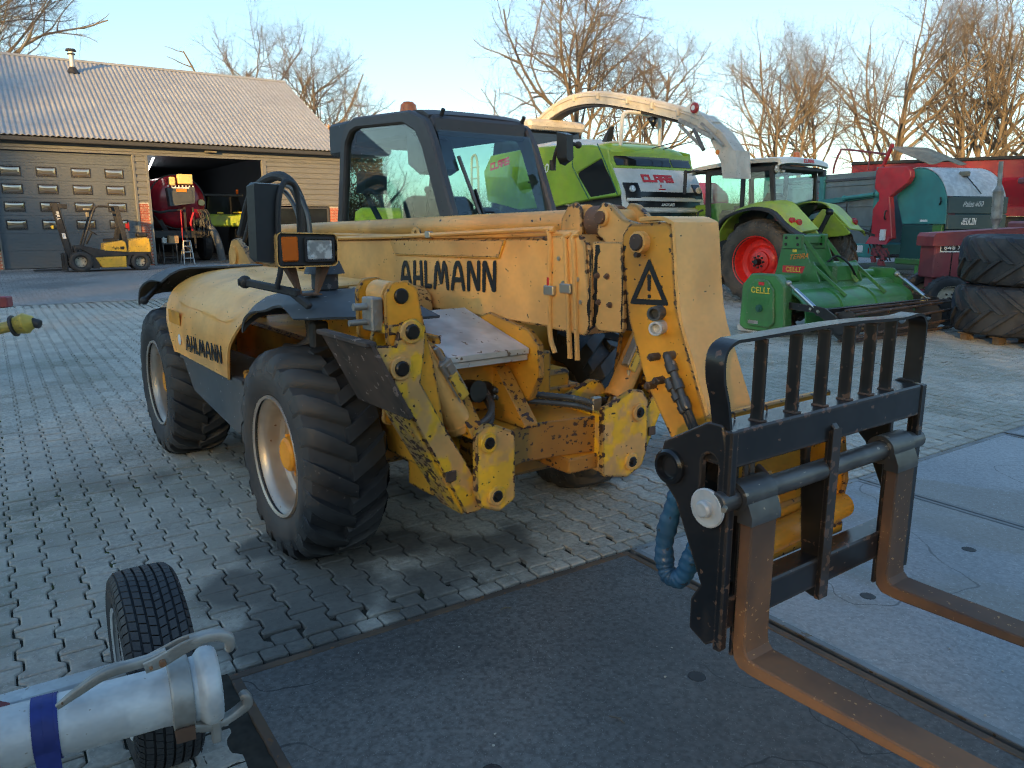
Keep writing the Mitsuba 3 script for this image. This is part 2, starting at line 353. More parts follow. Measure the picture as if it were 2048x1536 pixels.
    def shell(s, P, th):
        """Closed sheet of thickness th (along -normal) from a point grid."""
        P = np.asarray(P, float); m, n = P.shape[:2]
        N = np.cross(np.gradient(P, axis=0), np.gradient(P, axis=1)); N /= np.linalg.norm(N, axis=2, keepdims=True) + 1e-12
        Q = P - N * th
        s.grid(P); s.grid(Q[:, ::-1])
        for A, B in ((P[0], Q[0]), (Q[-1], P[-1]), (Q[:, 0], P[:, 0]), (P[:, -1], Q[:, -1])):
            s.grid(np.stack([A, B]))
        return s
    def text(s, txt, h, M, depth=.002, bold=True, sx=1.0):
        m = meshkit.text_mesh(txt, h, depth, bold)
        m.vertices[:, 0] *= sx
        return s.add(m, M)
    def mesh(s):
        return trimesh.Trimesh(np.vstack(s.v), np.vstack(s.f), process=False)
    def mirror_y(s, c):
        """A copy mirrored about y = c."""
        o = K()
        for v, f, in zip(s.v, s.f):
            v = v.copy(); v[:, 1] = 2 * c - v[:, 1]; o.v.append(v); o.f.append(f[:, ::-1])
        o.n = s.n; o.uv = list(s.uv)
        return o
def put(name):
    if name not in scene and name not in labels: return name
    k = 1
    while f'{name}_{k:03d}' in scene or f'{name}_{k:03d}' in labels: k += 1
    return f'{name}_{k:03d}'
class Thing:
    """A top-level object: the key its parts' keys start with, and the frame they are built in."""
    def __init__(s, name, label, cat, M=None, group=None):
        s.key = put(name); s.M = M
        labels[s.key] = {'label': label, 'category': cat}
        if group: labels[s.key]['group'] = group
    def part(s, name, k, bsdf, smooth=32, under=None, label=None, M=None, kind=None):
        key = put(f'{under or s.key}__{name}')
        shape = k if isinstance(k, dict) else solid(k, bsdf, smooth)
        Mt = M if M is not None else s.M
        if Mt is not None: shape = {**shape, 'to_world': Mt}
        scene[key] = shape
        if label or kind:
            labels[key] = {**({'label': label} if label else {}), **({'kind': kind} if kind else {})}
        return key
def single(name, k, bsdf, label, cat, M=None, smooth=32, group=None, kind=None):
    key = put(name)
    shape = solid(k, bsdf, smooth)
    if M is not None: shape['to_world'] = M
    scene[key] = shape
    labels[key] = {k2: v for k2, v in (('label', label), ('category', cat), ('group', group), ('kind', kind)) if v}
    return key
def tmat(o, ex, ey):
    """Matrix putting text's x along ex and its y along ey, at o."""
    ex, ey = np.asarray(ex, float), np.asarray(ey, float)
    ex /= np.linalg.norm(ex); ey /= np.linalg.norm(ey)
    M = np.eye(4); M[:3, 0], M[:3, 1], M[:3, 2], M[:3, 3] = ex, ey, np.cross(ex, ey), o
    return M
def strokes(lines, w, h, sw):
    """Lettering of round-nibbed strokes in a w x h cell."""
    return unary_union([LineString([(x * w, y * h) for x, y in l]).buffer(sw, quad_segs=3) for l in lines])
def lug_tyre(R, W, rim, nlug, lugh, lugw, sweep, shoulder=.12, inner=None, n=72, both=True, lug_in=.06, wall=.035):
    """Tyre about the y axis centred at the origin, with chevron lugs moulded on. R outer radius over the lugs, W width."""
    k = K()
    rc = R - lugh
    prof = []
    h = W / 2
    S = [(rim, -h * .72), (rim + .015, -h * .84), (rim + (rc - rim) * .30, -h * .985), (rim + (rc - rim) * .58, -h), (rc - shoulder * .55, -h * .965), (rc - shoulder * .18, -h * .90), (rc - .012, -h * .74), (rc, -h * .45), (rc + .004, 0)]
    S = S + [(r, -y) for r, y in S[-2::-1]]
    k.lathe(S + [(rim - .005, h * .6), (rim - .005, -h * .6), S[0]], [0, 0, 0], [0, 1, 0], n)
    def surf(y):
        ys = np.array([q[1] for q in S[4:-4]]); rs = np.array([q[0] for q in S[4:-4]])
        return np.interp(y, ys, rs)
    for side in ((-1, 1) if both else (1,)):
        for i in range(nlug):
            t0 = 2 * np.pi * (i + (.5 if side > 0 else 0)) / nlug
            st = []
            ws = np.array([h * .985, h * .94, h * .78, h * .45, h * .12, -lug_in * h])
            for q, w in enumerate(ws):
                fr_ = (h - w) / (h + lug_in * h)
                th = t0 + sweep * fr_ ** .9
                rb = surf(w) - .012
                rt = min(R, surf(w) + lugh) if q else surf(w) + lugh * .25
                lw = lugw * (1.12 - .25 * fr_)
                st.append((th, w * side, rb, rt, lw))
            V = []
            for (th, w, rb, rt, lw) in st:
                for da, r, sc in ((-1, rb, 1.15), (-1, rt, .82), (1, rt, .82), (1, rb, 1.15)):
                    a = th + da * lw * sc / (2 * R)
                    V.append((r * math.sin(a), w, r * math.cos(a)))
            F = []
            for q in range(len(st) - 1):
                for c in range(4):
                    d = (c + 1) % 4
                    F.append((q * 4 + c, q * 4 + d, q * 4 + 4 + d, q * 4 + 4 + c))
            F += [(0, 1, 2, 3), tuple(4 * (len(st) - 1) + c for c in (3, 2, 1, 0))]
            F = np.array(F)
            k.raw(V, F if side > 0 else F[:, ::-1])
    return k
def road_tyre(R, W, rim, n=72, grooves=4, blocks=0):
    k = K(); h = W / 2
    S = [(rim, -h * .75), (rim + .02, -h * .92), (rim + (R - rim) * .5, -h), (R - .03, -h * .93), (R - .006, -h * .80)]
    g = []
    if grooves:
        xs = np.linspace(-h * .62, h * .62, grooves)
        for x in xs: g += [(R, x - .007), (R - .008, x - .004), (R - .008, x + .004), (R, x + .007)]
    S = S + g + [(r, -y) for r, y in S[::-1]]
    k.lathe(S + [(rim - .01, h * .6), (rim - .01, -h * .6), S[0]], [0, 0, 0], [0, 1, 0], n)
    return k
# ---------------------------------------------------------------- the setting: yard
# Yard grid: A runs along azimuth 34 deg (rightwards, away), B along -56 deg (towards the camera's right). Origin: left corner of the slabs.
GRID = fr(-1.067, 2.576, 34)            # local x = A, local y = -B (away from the camera)
ca, sa = math.cos(math.radians(34)), math.sin(math.radians(34))
def to_grid(x, y):
    x, y = x + 1.067, y - 2.576
    return x * ca + y * sa, -x * sa + y * ca
PA, PB = .140, .200                     # paver pitch across and along
SEAM = 15.6                             # beyond this line (grid y) the block paving is laid finer
def half_width(t):                      # half width of an I-shaped paver at t along its length
    t = dr.abs(t)
    return dr.select(t > .0625, mi.Float(.0825), dr.select(t < .0375, mi.Float(.0575), .0575 + (t - .0375)))
def moss(x, y):
    return smoothstep(.45, .70, fbm(x * .55 + 3, y * .55, 0, 4))
def paver_fn(p, n, uv):
    gx, gy = to_grid(p.x, p.y)
    f1 = fbm(p.x * 60, p.y * 60, p.z * 60, 3)
    col = dr.floor(gx / PA + .5)
    odd = col - 2 * dr.floor(col / 2)
    row = dr.floor(gy / PB + .5 + .5 * odd)
    tone = cell_rand(col, row, 3)
    big = fbm(p.x * .8, p.y * .8, 0, 4)
    c = mix((.44, .41, .35), (.31, .29, .25), tone * .75 + .3 * (big - .4))
    c = mix(c, (.30, .27, .22), .5 * smoothstep(.72, .95, cell_rand(col, row, 5)))
    c = c * (.62 + .76 * f1)
    c = mix(c, (.45, .44, .40), .7 * smoothstep(.80, .86, noise(p.x * 170, p.y * 170, 1)))
    c = mix(c, (.10, .11, .065), .50 * moss(p.x, p.y) * smoothstep(.35, .6, f1 + .25 * (fbm(p.x * 9, p.y * 9, 2, 3) - .5)))
    oil = smoothstep(.54, .70, fbm(p.x * 1.7 + 11, p.y * 1.7 + 4, 0, 4)) * smoothstep(3.2, 1.2, dr.sqrt(dr.square(p.x + .3) + dr.square((p.y - 4.2) * .8)))
    c = mix(c, (.06, .058, .055), .75 * oil)
    return c
def paver_bump(p, n, uv):
    return fbm(p.x * 90, p.y * 90, p.z * 90, 3)
bumped('paver', proc(paver_fn), .88, paver_bump, .004)
def bed_fn(p, n, uv):
    m = fbm(p.x * 1.1, p.y * 1.1, 5, 3)
    c = mix((.040, .036, .028), (.038, .048, .020), smoothstep(.45, .65, m))
    return c * (.6 + .8 * fbm(p.x * 45, p.y * 45, 0, 3))
mat('joint_soil', proc(bed_fn), .95)
def far_fn(p, n, uv):
    gx, gy = to_grid(p.x, p.y)
    big = fbm(p.x * .25, p.y * .25, 0, 4)
    cx, cy = gx / .21, gy / .105
    r = dr.floor(cy)
    cx = cx + .5 * (r - 2 * dr.floor(r / 2))
    fx, fy = cx - dr.floor(cx), cy - r
    e = dr.minimum(dr.minimum(fx, 1 - fx) * .21, dr.minimum(fy, 1 - fy) * .105)
    c = mix((.24, .232, .222), (.165, .16, .155), cell_rand(dr.floor(cx), r, 2) * .8)
    c = c * (.78 + .5 * big) * (.8 + .4 * fbm(p.x * 20, p.y * 20, 0, 2))
    c = mix((.075, .07, .062), c, smoothstep(.002, .009, e))
    c = mix(c, (.09, .085, .08), .55 * smoothstep(.55, .75, fbm(p.x * .5 + 7, p.y * .35, 0, 3)))
    return c
mat('far_paving', proc(far_fn), .85)
def field_fn(p, n, uv):
    return mix((.11, .10, .06), (.16, .13, .08), fbm(p.x * .3, p.y * .3, 0, 4))
mat('field_soil', proc(field_fn), .95)

k = K().grid([[[-900, -700, -.06], [-900, 1200, -.06]], [[900, -700, -.06], [900, 1200, -.06]]])
scene['ground'] = mikit.ply(k.mesh(), 'field_soil'); labels['ground'] = {'kind': 'structure'}
k = K().grid([[[-45, -30, -.018], [-45, SEAM, -.018]], [[40, -30, -.018], [40, SEAM, -.018]]])
scene['paved_yard__joint_soil'] = {**mikit.ply(k.mesh(), 'joint_soil'), 'to_world': GRID}
labels['paved_yard'] = {'kind': 'structure'}
k = K().box(-45, 60, SEAM + .02, 75, -.05, .0, 0)
scene['back_paving'] = {**mikit.ply(k.mesh(), 'far_paving'), 'to_world': GRID}; labels['back_paving'] = {'kind': 'structure'}
k = K().box(-45, 40, SEAM - .07, SEAM + .015, -.05, .004, .003)
scene['paved_yard__kerb_row'] = {**mikit.ply(k.mesh(), 'far_paving'), 'to_world': GRID}

def paver_outline(g):
    hw = lambda t: .0825 if abs(t) > .0624 else (.0575 if abs(t) < .0376 else .0575 + abs(t) - .0375)
    ts = [-.1 + g, -.0625, -.0375, .0375, .0625, .1 - g]
    L = [(hw(t) - g, t) for t in ts]
    return L + [(-x, t) for x, t in L[::-1]]
PVRNG = random.Random(3)
P_NEAR = prism_mesh(Polygon(paver_outline(.0025)), -.05, 0.0, .0)
def chamfer_paver(g, b, full=True):
    o = np.array(paver_outline(g)); q = _inset(o, b)
    n = len(o); i = np.arange(n); j = (i + 1) % n
    V = np.vstack([np.c_[q, np.zeros(n)], np.c_[o, np.full(n, -b * .9)], np.c_[o, np.full(n, -.03)]])
    cf = [(0, 1, 10), (0, 10, 11), (1, 2, 9), (1, 9, 10), (2, 3, 8), (2, 8, 9), (3, 4, 7), (3, 7, 8), (4, 5, 6), (4, 6, 7)]
    F = cf + [t for a, c in zip(i, j) for t in ((a, n + a, n + c), (a, n + c, c))]
    F = F + [t for a, c in zip(i, j) for t in ((n + a, 2 * n + a, 2 * n + c), (n + a, 2 * n + c, n + c))]
    return V, np.array(F)
PV, PF = chamfer_paver(.0042, .0055)
cand = []
for ci in range(-110, 190):
    for ri in range(-30, int(SEAM / PB) + 1):
        gx, gy = ci * PA, ri * PB + (.1 if ci % 2 else 0) + .1
        if gy > SEAM - .19: continue
        wx, wy = -1.067 + gx * ca - gy * sa, 2.576 + gx * sa + gy * ca
        if gy < .16 and gx > -.06: continue           # the slabs lie here
        if wy < .7 or wy > 27 or abs(wx) > wy * .72 + .6: continue
        d2 = wx * wx + wy * wy
        cand.append((d2 ** 1.5 / 1.65, gx, gy, wx, wy))
cand.sort()
def paver_mats(c):
    _, gx, gy, wx, wy = c
    h = float(meshkit.noise(np.array([wx * 1.3, wy * 1.3, .5]))) * .018 - .010 + PVRNG.uniform(-.0018, .0018)
    return gx + PVRNG.uniform(-.001, .001), gy + PVRNG.uniform(-.001, .001), h, PVRNG.uniform(-.7, .7), PVRNG.uniform(-.5, .5), PVRNG.uniform(-.4, .4)
pv_ply = mikit.ply(trimesh.Trimesh(PV, PF, process=False), 'paver', False)
def seen(c):      # not behind the telehandler's near wheels or the pipe, roughly
    return True
for c in cand[:296]:
    x, y, h, a, b, r = paver_mats(c)
    scene[put('paved_yard__paver')] = {**pv_ply, 'to_world': GRID @ T().translate([x, y, h]).rotate([1, 0, 0], a).rotate([0, 1, 0], b).rotate([0, 0, 1], r)}
Vs, Fs, n = [], [], 0
for c in cand[296:]:
    x, y, h, a, b, r = paver_mats(c)
    V = PV.copy(); V[:, 2] += h + V[:, 0] * math.radians(b) + V[:, 1] * math.radians(a); V[:, 0] += x; V[:, 1] += y
    f = PF if c[4] < 9 else PF[:34] if c[4] < 15 else PF[:10]
    Vs.append(V); Fs.append(f + n); n += len(V)
scene['paved_yard__paver_field'] = {**mikit.ply(trimesh.Trimesh(np.vstack(Vs), np.vstack(Fs), process=False), 'paver', False), 'to_world': GRID}
labels['paved_yard__paver_field'] = {'kind': 'stuff'}
# edging stones between the pavers and the slabs
k = K()
x = -.05
ERNG = random.Random(5)
while x < 14:
    w = .1 + ERNG.uniform(-.003, .003)
    h = ERNG.uniform(-.006, .002)
    k.box(x, x + w - .006, .018, .098, -.04, h, .007); x += w
for ci in range(0, 100, 2):
    k.box(ci * PA - .054, ci * PA + .054, .103, .197, -.04, ERNG.uniform(-.005, .001), .006)
scene['paved_yard__edging_stones'] = {**mikit.ply(k.mesh(), 'paver'), 'to_world': GRID}; labels['paved_yard__edging_stones'] = {'kind': 'stuff'}

gx_, gy_ = np.meshgrid(np.linspace(-.17, .012, 12), np.linspace(-2.2, .16, 90), indexing='ij')
gz_ = -.022 + .026 * meshkit.fbm(np.stack([gx_ * 22, gy_ * 22, gx_ * 0], -1), 3, 5)
scene['paved_yard__soil_strip'] = {**mikit.ply(K().grid(np.stack([gx_, gy_, gz_], -1)).mesh(), 'joint_soil', True), 'to_world': GRID}
# moss and weeds in the joints
MR = random.Random(12)
k = K()
for i in range(900):
    a_, b_ = MR.randint(-30, 40), MR.randint(-12, 40)
    gx, gy = (a_ + .5) * PA + MR.uniform(-.015, .015), b_ * PB + MR.uniform(-.1, .1)
    if gy < .17 and gx > -.05: continue
    wx, wy = -1.067 + gx * ca - gy * sa, 2.576 + gx * sa + gy * ca
    if wy < 1 or wy > 8 or abs(wx) > wy * .7: continue
    if float(meshkit.fbm(np.array([wx * .55 + 3, wy * .55, 0]), 4)) < .46: continue
    for q in range(MR.randint(2, 4)):
        r = MR.uniform(.004, .010)
        m = trimesh.creation.icosphere(0, r); m.vertices = m.vertices * [1.2, 1.2, .7] + [gx + MR.uniform(-.012, .012), gy + MR.uniform(-.015, .015), -.007]
        k.add(m)
scene['joint_moss'] = {**mikit.ply(k.mesh(), 'dust_green'), 'to_world': GRID}; labels['joint_moss'] = {'kind': 'stuff', 'label': 'low green moss growing in the joints between the grey pavers', 'category': 'moss'}

# slabs of the loading floor
def slab_fn(p, n, uv):
    f = fbm(p.x * 70, p.y * 70, 0, 3); b = fbm(p.x * .9 + 5, p.y * .9, 0, 4)
    c = mix((.092, .089, .086), (.142, .137, .13), smoothstep(.3, .7, b)) * (.55 + .9 * f)
    c = mix(c, (.26, .255, .24), .55 * smoothstep(.88, .92, noise(p.x * 190, p.y * 190, 2)))
    cr = dr.abs(fbm(p.x * 1.7 + 30, p.y * 1.7, 0, 4) - .5)
    c = mix(c, (.025, .025, .026), .75 * smoothstep(.006, .001, cr) * smoothstep(.5, .6, fbm(p.x * .8, p.y * .8, 9, 2)))
    return c
bumped('slab_dark', proc(slab_fn), .62, lambda p, n, uv: fbm(p.x * 80, p.y * 80, 0, 3), .0035)
def conc_fn(p, n, uv):
    f = fbm(p.x * 75, p.y * 75, 0, 3); b = fbm(p.x * .8 + 15, p.y * .8, 0, 4)
    c = mix((.235, .24, .25), (.32, .322, .325), smoothstep(.3, .7, b)) * (.72 + .56 * f)
    c = mix(c, (.20, .165, .12), .45 * smoothstep(.56, .70, fbm(p.x * .7 + 2, p.y * 2.1 + p.x * 1.4, 0, 3)))
    c = mix(c, (.42, .42, .41), .6 * smoothstep(.87, .91, noise(p.x * 120, p.y * 120, 2)))
    cr = dr.abs(fbm(p.x * 1.1 + 3, p.y * 1.1 + 8, 0, 4) - .5)
    c = mix(c, (.07, .07, .07), .7 * smoothstep(.004, .001, cr))
    return c
bumped('slab_concrete', proc(conc_fn), .55, lambda p, n, uv: fbm(p.x * 80, p.y * 80, 0, 3), .003)
mat('slab_edge', worn((.20, .21, .22), (.15, .155, .16), (.12, .08, .05), .68, 5., 0, .4, (.12, .10, .08)), .42, .5)
mat('rusty_edge', worn((.13, .085, .055), (.09, .065, .05), (.16, .08, .04), .7, 7., 0, .4, (.06, .05, .04)), .8)
for i in range(6):
    k = K().box(2.0 * i + .012, 2.0 * i + 1.988, -8.0, -.012, -.12, [-.002, .004, .001, .005, .002, .004][i], .006)
    nm = put('loading_slab'); labels[nm] = {'kind': 'structure'}
    scene[nm + '__concrete'] = {**mikit.ply(k.mesh(), 'slab_dark' if i == 0 else 'slab_concrete'), 'to_world': GRID}
    top = [.002, .008, .005, .009, .006, .008][i]
    for e, (x0, x1) in enumerate(((2.0 * i + .010, 2.0 * i + .045), (2.0 * i + 1.955, 2.0 * i + 1.990))):
        k = K().box(x0, x1, -8, -.05, -.1, top, .003)
        scene[put(nm + '__steel_edge')] = {**mikit.ply(k.mesh(), 'rusty_edge' if i == 0 else 'slab_edge'), 'to_world': GRID}
    k = K().box(2.0 * i + .012, 2.0 * i + 1.988, -.047, -.010, -.1, top, .003)
    scene[put(nm + '__steel_edge')] = {**mikit.ply(k.mesh(), 'rusty_edge' if i == 0 else 'slab_edge'), 'to_world': GRID}
    for q in range(2):
        for dx in (.55, 1.45):
            k = K().lathe([(0, .0015), (.026, .0015), (.034, .0005)], [2 * i + dx, -.985 - 2.0 * q, top - .004], [0, 0, 1], 14)
            scene[put(nm + '__lifting_socket')] = {**mikit.ply(k.mesh(), 'black_dull'), 'to_world': GRID}
# fallen bits on the slabs
k = K()
LR = random.Random(31)
for i in range(46):
    gx, gy = LR.uniform(.1, 3.8), LR.uniform(-3.0, -.1)
    m = trimesh.creation.icosphere(0, LR.uniform(.003, .007)); m.vertices = m.vertices * [1, LR.uniform(.5, 1), .5] + [gx, gy, .008]
    k.add(m)
scene['grit'] = {**mikit.ply(k.mesh(), 'mortar'), 'to_world': GRID}; labels['grit'] = {'kind': 'stuff', 'label': 'loose grit scattered over the dark slab', 'category': 'grit'}
for (px, py, az, L) in ((-.05, 3.05, 20, .05), (.33, 2.32, -40, .06), (-.55, 3.02, 15, .07)):
    k = K()
    k.tube([(0, 0, .010), (L * .5, .006, .014), (L, 0, .010)], .003, 5)
    k.tube([(L * .4, 0, .012), (L * .6, .02, .012)], .002, 5)
    single('fallen_twig', k, 'bark', {0: 'small dark twig lying on the dark slab behind the fork', 1: 'short black twig lying on the dark slab near the fork heel', 2: 'bent twig lying on the dark slab beside the edging stones'}[len([1 for q in labels if q.startswith('fallen_twig')])], 'twig', fr(px, py, az))
k = K()
WR = random.Random(5)
for i in range(26):
    a = WR.uniform(0, 6.28); L = WR.uniform(.02, .05)
    k.raw([[-.001, 0, 0], [.001, 0, 0], [L * math.cos(a), L * math.sin(a), WR.uniform(.005, .03)]], [[0, 1, 2]])
single('dry_grass_tuft', k, 'canvas', 'dry grass tuft growing at the corner of the dark slab', 'grass', GRID @ T().translate([.33, .01, .0]))
# ---------------------------------------------------------------- the telehandler (local: x forward, y to its left, z up)
M = fr(-1.157, 3.643, -53.5)
th = Thing('telehandler', 'worn orange telehandler with fork carriage in the foreground of the paved yard', 'telehandler', M)
P = th.part
TYRE = lug_tyre(.535, .41, .285, 19, .044, .092, .27)
def wheel(x, y, side):
    W = T().translate([x, y, .517]).rotate([0, 1, 0], RNG.uniform(0, 20))
    W = M @ (W if side > 0 else W.rotate([0, 0, 1], 180))
    w = P('wheel', wheel.disc, 'rim_silver', M=W)
    P('tyre', wheel.tyre, None, under=w, M=W)
    P('hub', wheel.hub, None, under=w, M=W)
    for a in range(10): P('wheel_bolt', wheel.bolt, None, under=w, M=W @ T().rotate([0, 1, 0], a * 36))
k = K()
k.lathe([(.288, -.185), (.302, -.192), (.306, -.180), (.298, -.168), (.272, -.150), (.262, -.120), (.268, -.085), (.262, -.06), (.235, -.045), (.228, -.01), (.22, .02), (.12, .035), (.0, .035)], [0, 0, 0], [0, 1, 0], 64)
wheel.disc = mikit.ply(k.mesh(), 'rim_silver', 40)
wheel.tyre = mikit.ply(TYRE.mesh(), 'rubber', 40)
k = K().lathe([(0, -.135), (.07, -.135), (.085, -.122), (.09, -.08), (.118, -.072), (.122, .03), (0, .03)], [0, 0, 0], [0, 1, 0], 30)
wheel.hub = solid(k, 'chipped_paint', 40)
k = K()
k.cyl([.104, -.095, 0], [.104, -.068, 0], .012, n=6)
wheel.bolt = solid(k, 'amber_paint', 30)
wheel(0, .17, 1); wheel(-2.25, .12, 1); wheel(0, 1.93, -1); wheel(-2.25, 1.93, -1)
for x in (0, -2.25): P('axle_drum', K().cyl([x, 1.45, .517], [x, 1.86, .517], .13, n=24, b=.01).cyl([x, 1.2, .517], [x, 1.5, .517], .09, n=20), 'amber_paint')
# chassis and front frame
k = K()
k.box(-2.75, .70, .60, 1.30, .42, .92, .02)
k.box(-.12, .12, .38, 1.55, .40, .62, .03)                 # front axle
k.box(-2.37, -2.13, .38, 1.55, .40, .62, .03)
k.box(-2.95, -2.65, .15, 1.85, .55, 1.02, .03)             # rear bumper beam
k.box(.50, .72, .45, 1.35, .42, .84, .01)
P('chassis', k, 'amber_paint')
k = K()                                                    # tower that carries the step
k.box(.55, .78, .44, 1.10, .80, 1.04, .008)
k.prism(rp([(.36, 1.02), (.36, 1.15), (.62, 1.23), (.92, 1.18), (1.0, 1.12), (1.01, .98), (.94, .86), (.78, .80), (.55, .80)], .02), 'y', .845, .875, .004)
k.prism(rp([(.36, 1.02), (.36, 1.15), (.62, 1.19), (.90, 1.13), (.96, 1.06), (.95, .95), (.88, .84), (.78, .80), (.55, .80)], .02).difference(slot(.86, 1.0, .90, 1.06, .016)), 'y', .385, .415, .004)
for y0 in (.475, .755):
    k.prism(rp([(.76, 1.0), (.80, 1.0), (1.02, .775), (1.02, .755), (.76, .755)], .008), 'y', y0, y0 + .075, .004)
P('step_tower', k, 'chipped_paint')
for i, z in enumerate((1.045, 1.075)):
    k = K()
    R = rot('y', -10) if False else np.eye(4)
    x0 = .93 + .012 * i
    pts = [(x0, z), (x0, z + .024), (.42, z + .024 + .135), (.42, z + .135)]
    k.prism(Polygon(pts), 'y', .42, .84, .004)
    P('step_plate', k, 'plate_alu')
k = K()                                                    # bowed front beam
for a, b in (((1.02, .60), (.93, .80)), ((.93, .80), (1.02, 1.30))):
    pass
top = rp([(1.04, .56), (.95, .80), (.965, .95), (1.05, 1.33), (.60, 1.33), (.60, .56)], .01)
k.prism(top, 'z', .575, .752, .006)
low = rp([(1.035, 1.0), (1.045, 1.33), (.7, 1.33), (.7, 1.0)], .01)
k.prism(low, 'z', .50, .574, .01)
P('front_beam', k, 'chipped_paint')
k = K()
k.cyl([.70, .60, .90], [.86, .62, .915], .05, n=20); k.cyl([.78, .70, .895], [.80, .70, .895], .045, n=20)
P('hose_port', k, 'grease')
for i, (yo, zo) in enumerate(((0, 0), (.0, -.032))):
    k = K()
    pts = smooth_path([(.76, .72, .90 + zo), (.84, .80, .885 + zo), (.90, .95, .862 + zo), (.95, 1.10, .835 + zo), (.97, 1.20, .80 + zo)], 14)
    rr = np.where(np.arange(len(pts)) % 2 == 0, .0165, .0135)
    k.tube(pts, rr, 8)
    P('armoured_hose', k, 'worn_steel')
    k = K()
    pts = smooth_path([(.77, .71, .90 + zo), (.90, .66, .86 + zo), (.96, .60, .82 + zo * 1.2), (.98, .51, .79 + zo * 1.3)], 14)
    rr = np.where(np.arange(len(pts)) % 2 == 0, .0165, .0135)
    k.tube(pts, rr, 8)
    P('armoured_hose', k, 'worn_steel')
k = K().box(.955, .985, 1.19, 1.25, .765, .83, .006)
P('hose_clamp', k, 'bolt_zinc')
# stabilisers: built on the near side, mirrored for the far one
CY = .953
def stabiliser(flip, folded):
    F = (lambda k: k.mirror_y(CY)) if flip else (lambda k: k)
    k = K()
    arm = rp([(.13, 1.185), (.155, 1.27), (.215, 1.285), (.262, 1.25), (.252, 1.15), (.232, 1.03), (.33, .85), (.455, .64), (.50, .56), (.52, .44), (.44, .435), (.195, .895), (.036, 1.195)], .012)
    k.prism(arm, 'x', 1.005, 1.03, .003)
    k.prism(arm, 'x', .80, .825, .003)
    k.prism(Polygon([(.444, .437), (.43, .43), (.175, .885), (.197, .895)]), 'x', .825, 1.005)
    k.box(.825, 1.005, .115, .20, 1.225, 1.265, .004)
    leg = P('stabiliser_leg', F(k), 'flaking_paint', label='yellow stabiliser leg folded up beside the front wheel' if not flip else None)
    k = K()
    pad = Polygon([(.012, 1.205), (.030, 1.205), (.192, .90), (.172, .892)])
    k.prism(pad, 'x', .58, 1.045, .003); k.box(.575, 1.04, -.002, .045, 1.192, 1.212, .004)
    P('foot_plate', F(k), 'brown_scuffed', under=leg)
    for (y, z, r) in ((.192, 1.238, .034), (.143, 1.10, .034)):
        k = K().cyl([1.028, y, z], [1.045, y, z], r + .012, n=24, b=.003)
        P('boss', F(k), 'flaking_paint', under=leg)
        k = K().cyl([.80, y, z], [1.058, y, z], r - .004, n=20, b=.006)
        P('pin', F(k), 'grease', under=leg)
    k = K().box(1.03, 1.04, .335, .385, .60, .645, .003)
    P('lug_plate', F(k), 'brown_scuffed', under=leg)
    # bracket on the chassis
    k = K()
    br = rp([(.455, .80), (.50, .83), (.555, .822), (.655, .775), (.655, .475), (.57, .435), (.475, .475), (.452, .55)], .025, q=6)
    if flip: br = rp([(.445, .80), (.485, .855), (.55, .868), (.745, .80), (.735, .47), (.57, .435), (.475, .475), (.442, .55)], .025, q=6)
    k.prism(br, 'x', 1.055, 1.085, .004)
    k.prism(br, 'x', .76, .79, .004)
    k.box(.79, 1.055, .705 if flip else .63, .73 if flip else .655, .485, .77, .002)
    bk = P('stabiliser_bracket', F(k), 'flaking_paint')
    for (y, z) in ((.512, .752), (.552, .512)):
        k = K().lathe([(.026, 0), (.044, 0), (.044, .010), (.040, .014), (.026, .014)], [1.085, y, z], [1, 0, 0], 24)
        P('boss', F(k), 'flaking_paint', under=bk)
        k = K().cyl([.76, y, z], [1.102, y, z], .029, n=20, b=.006)
        k.cyl([1.10, y, z], [1.112, y, z], .014, n=6)
        P('pin', F(k), 'grease', under=bk)
    # cylinder
    k = K()
    k.cyl([.91, .245, 1.20], [.91, .485, .80], .060, n=24, b=.006)
    k.lathe([(.05, 0), (.066, 0), (.066, .03), (.05, .03)], [.91, .478, .812], [0, .24, -.40], 24)
    cy = P('stabiliser_cylinder', F(k), 'tan_paint')
    k = K().cyl([.91, .47, .82], [.91, .512, .752], .035, n=16)
    P('rod', F(k), 'chrome', under=cy)
    k = K()
    R = np.eye(4); d = np.array([0, .24, -.40]) / math.hypot(.24, .4); R[:3, 2] = d; R[:3, 1] = [0, .4 / .4665, .24 / .4665]; R[:3, 0] = [1, 0, 0]
    k.obox([.955, .42, 1.02], (.05, .06, .17), R, .006); k.obox([.975, .40, 1.06], (.03, .03, .05), R, .004)
    k.cyl([.97, .37, 1.10], [.97, .34, 1.15], .012); k.cyl([.95, .45, .93], [.95, .455, .90], .012)
    P('valve_block', F(k), 'cast_alloy', under=cy)
    k = K().obox([.985, .437, .985], (.016, .045, .12), R, .003)
    P('valve_guard', F(k), 'forklift_yellow', under=cy)
    # tower ears above the leg
    k = K()
    ear = rp([(.105, 1.20), (.105, 1.38), (.135, 1.425), (.20, 1.43), (.245, 1.40), (.262, 1.30), (.31, 1.10), (.36, .80), (.20, .80), (.22, 1.0)], .03, q=5)
    k.prism(ear, 'x', .985, 1.0, .003)
    k.prism(ear, 'x', .735, .76, .003)
    k.box(.745, .98, .225, .245, 1.0, 1.36, .003)
    e = P('bracket_ear', F(k), 'chipped_paint')
    k = K().cyl([.73, .172, 1.372], [1.012, .172, 1.372], .030, n=20, b=.005)
    P('pin', F(k), 'grease', under=e)
    k = K().cyl([.80, .172, 1.372], [.94, .172, 1.372], .052, n=20, b=.005)
    P('roller', F(k), 'tan_paint', under=e)
    return leg
stabiliser(False, True); stabiliser(True, True)
k = K()
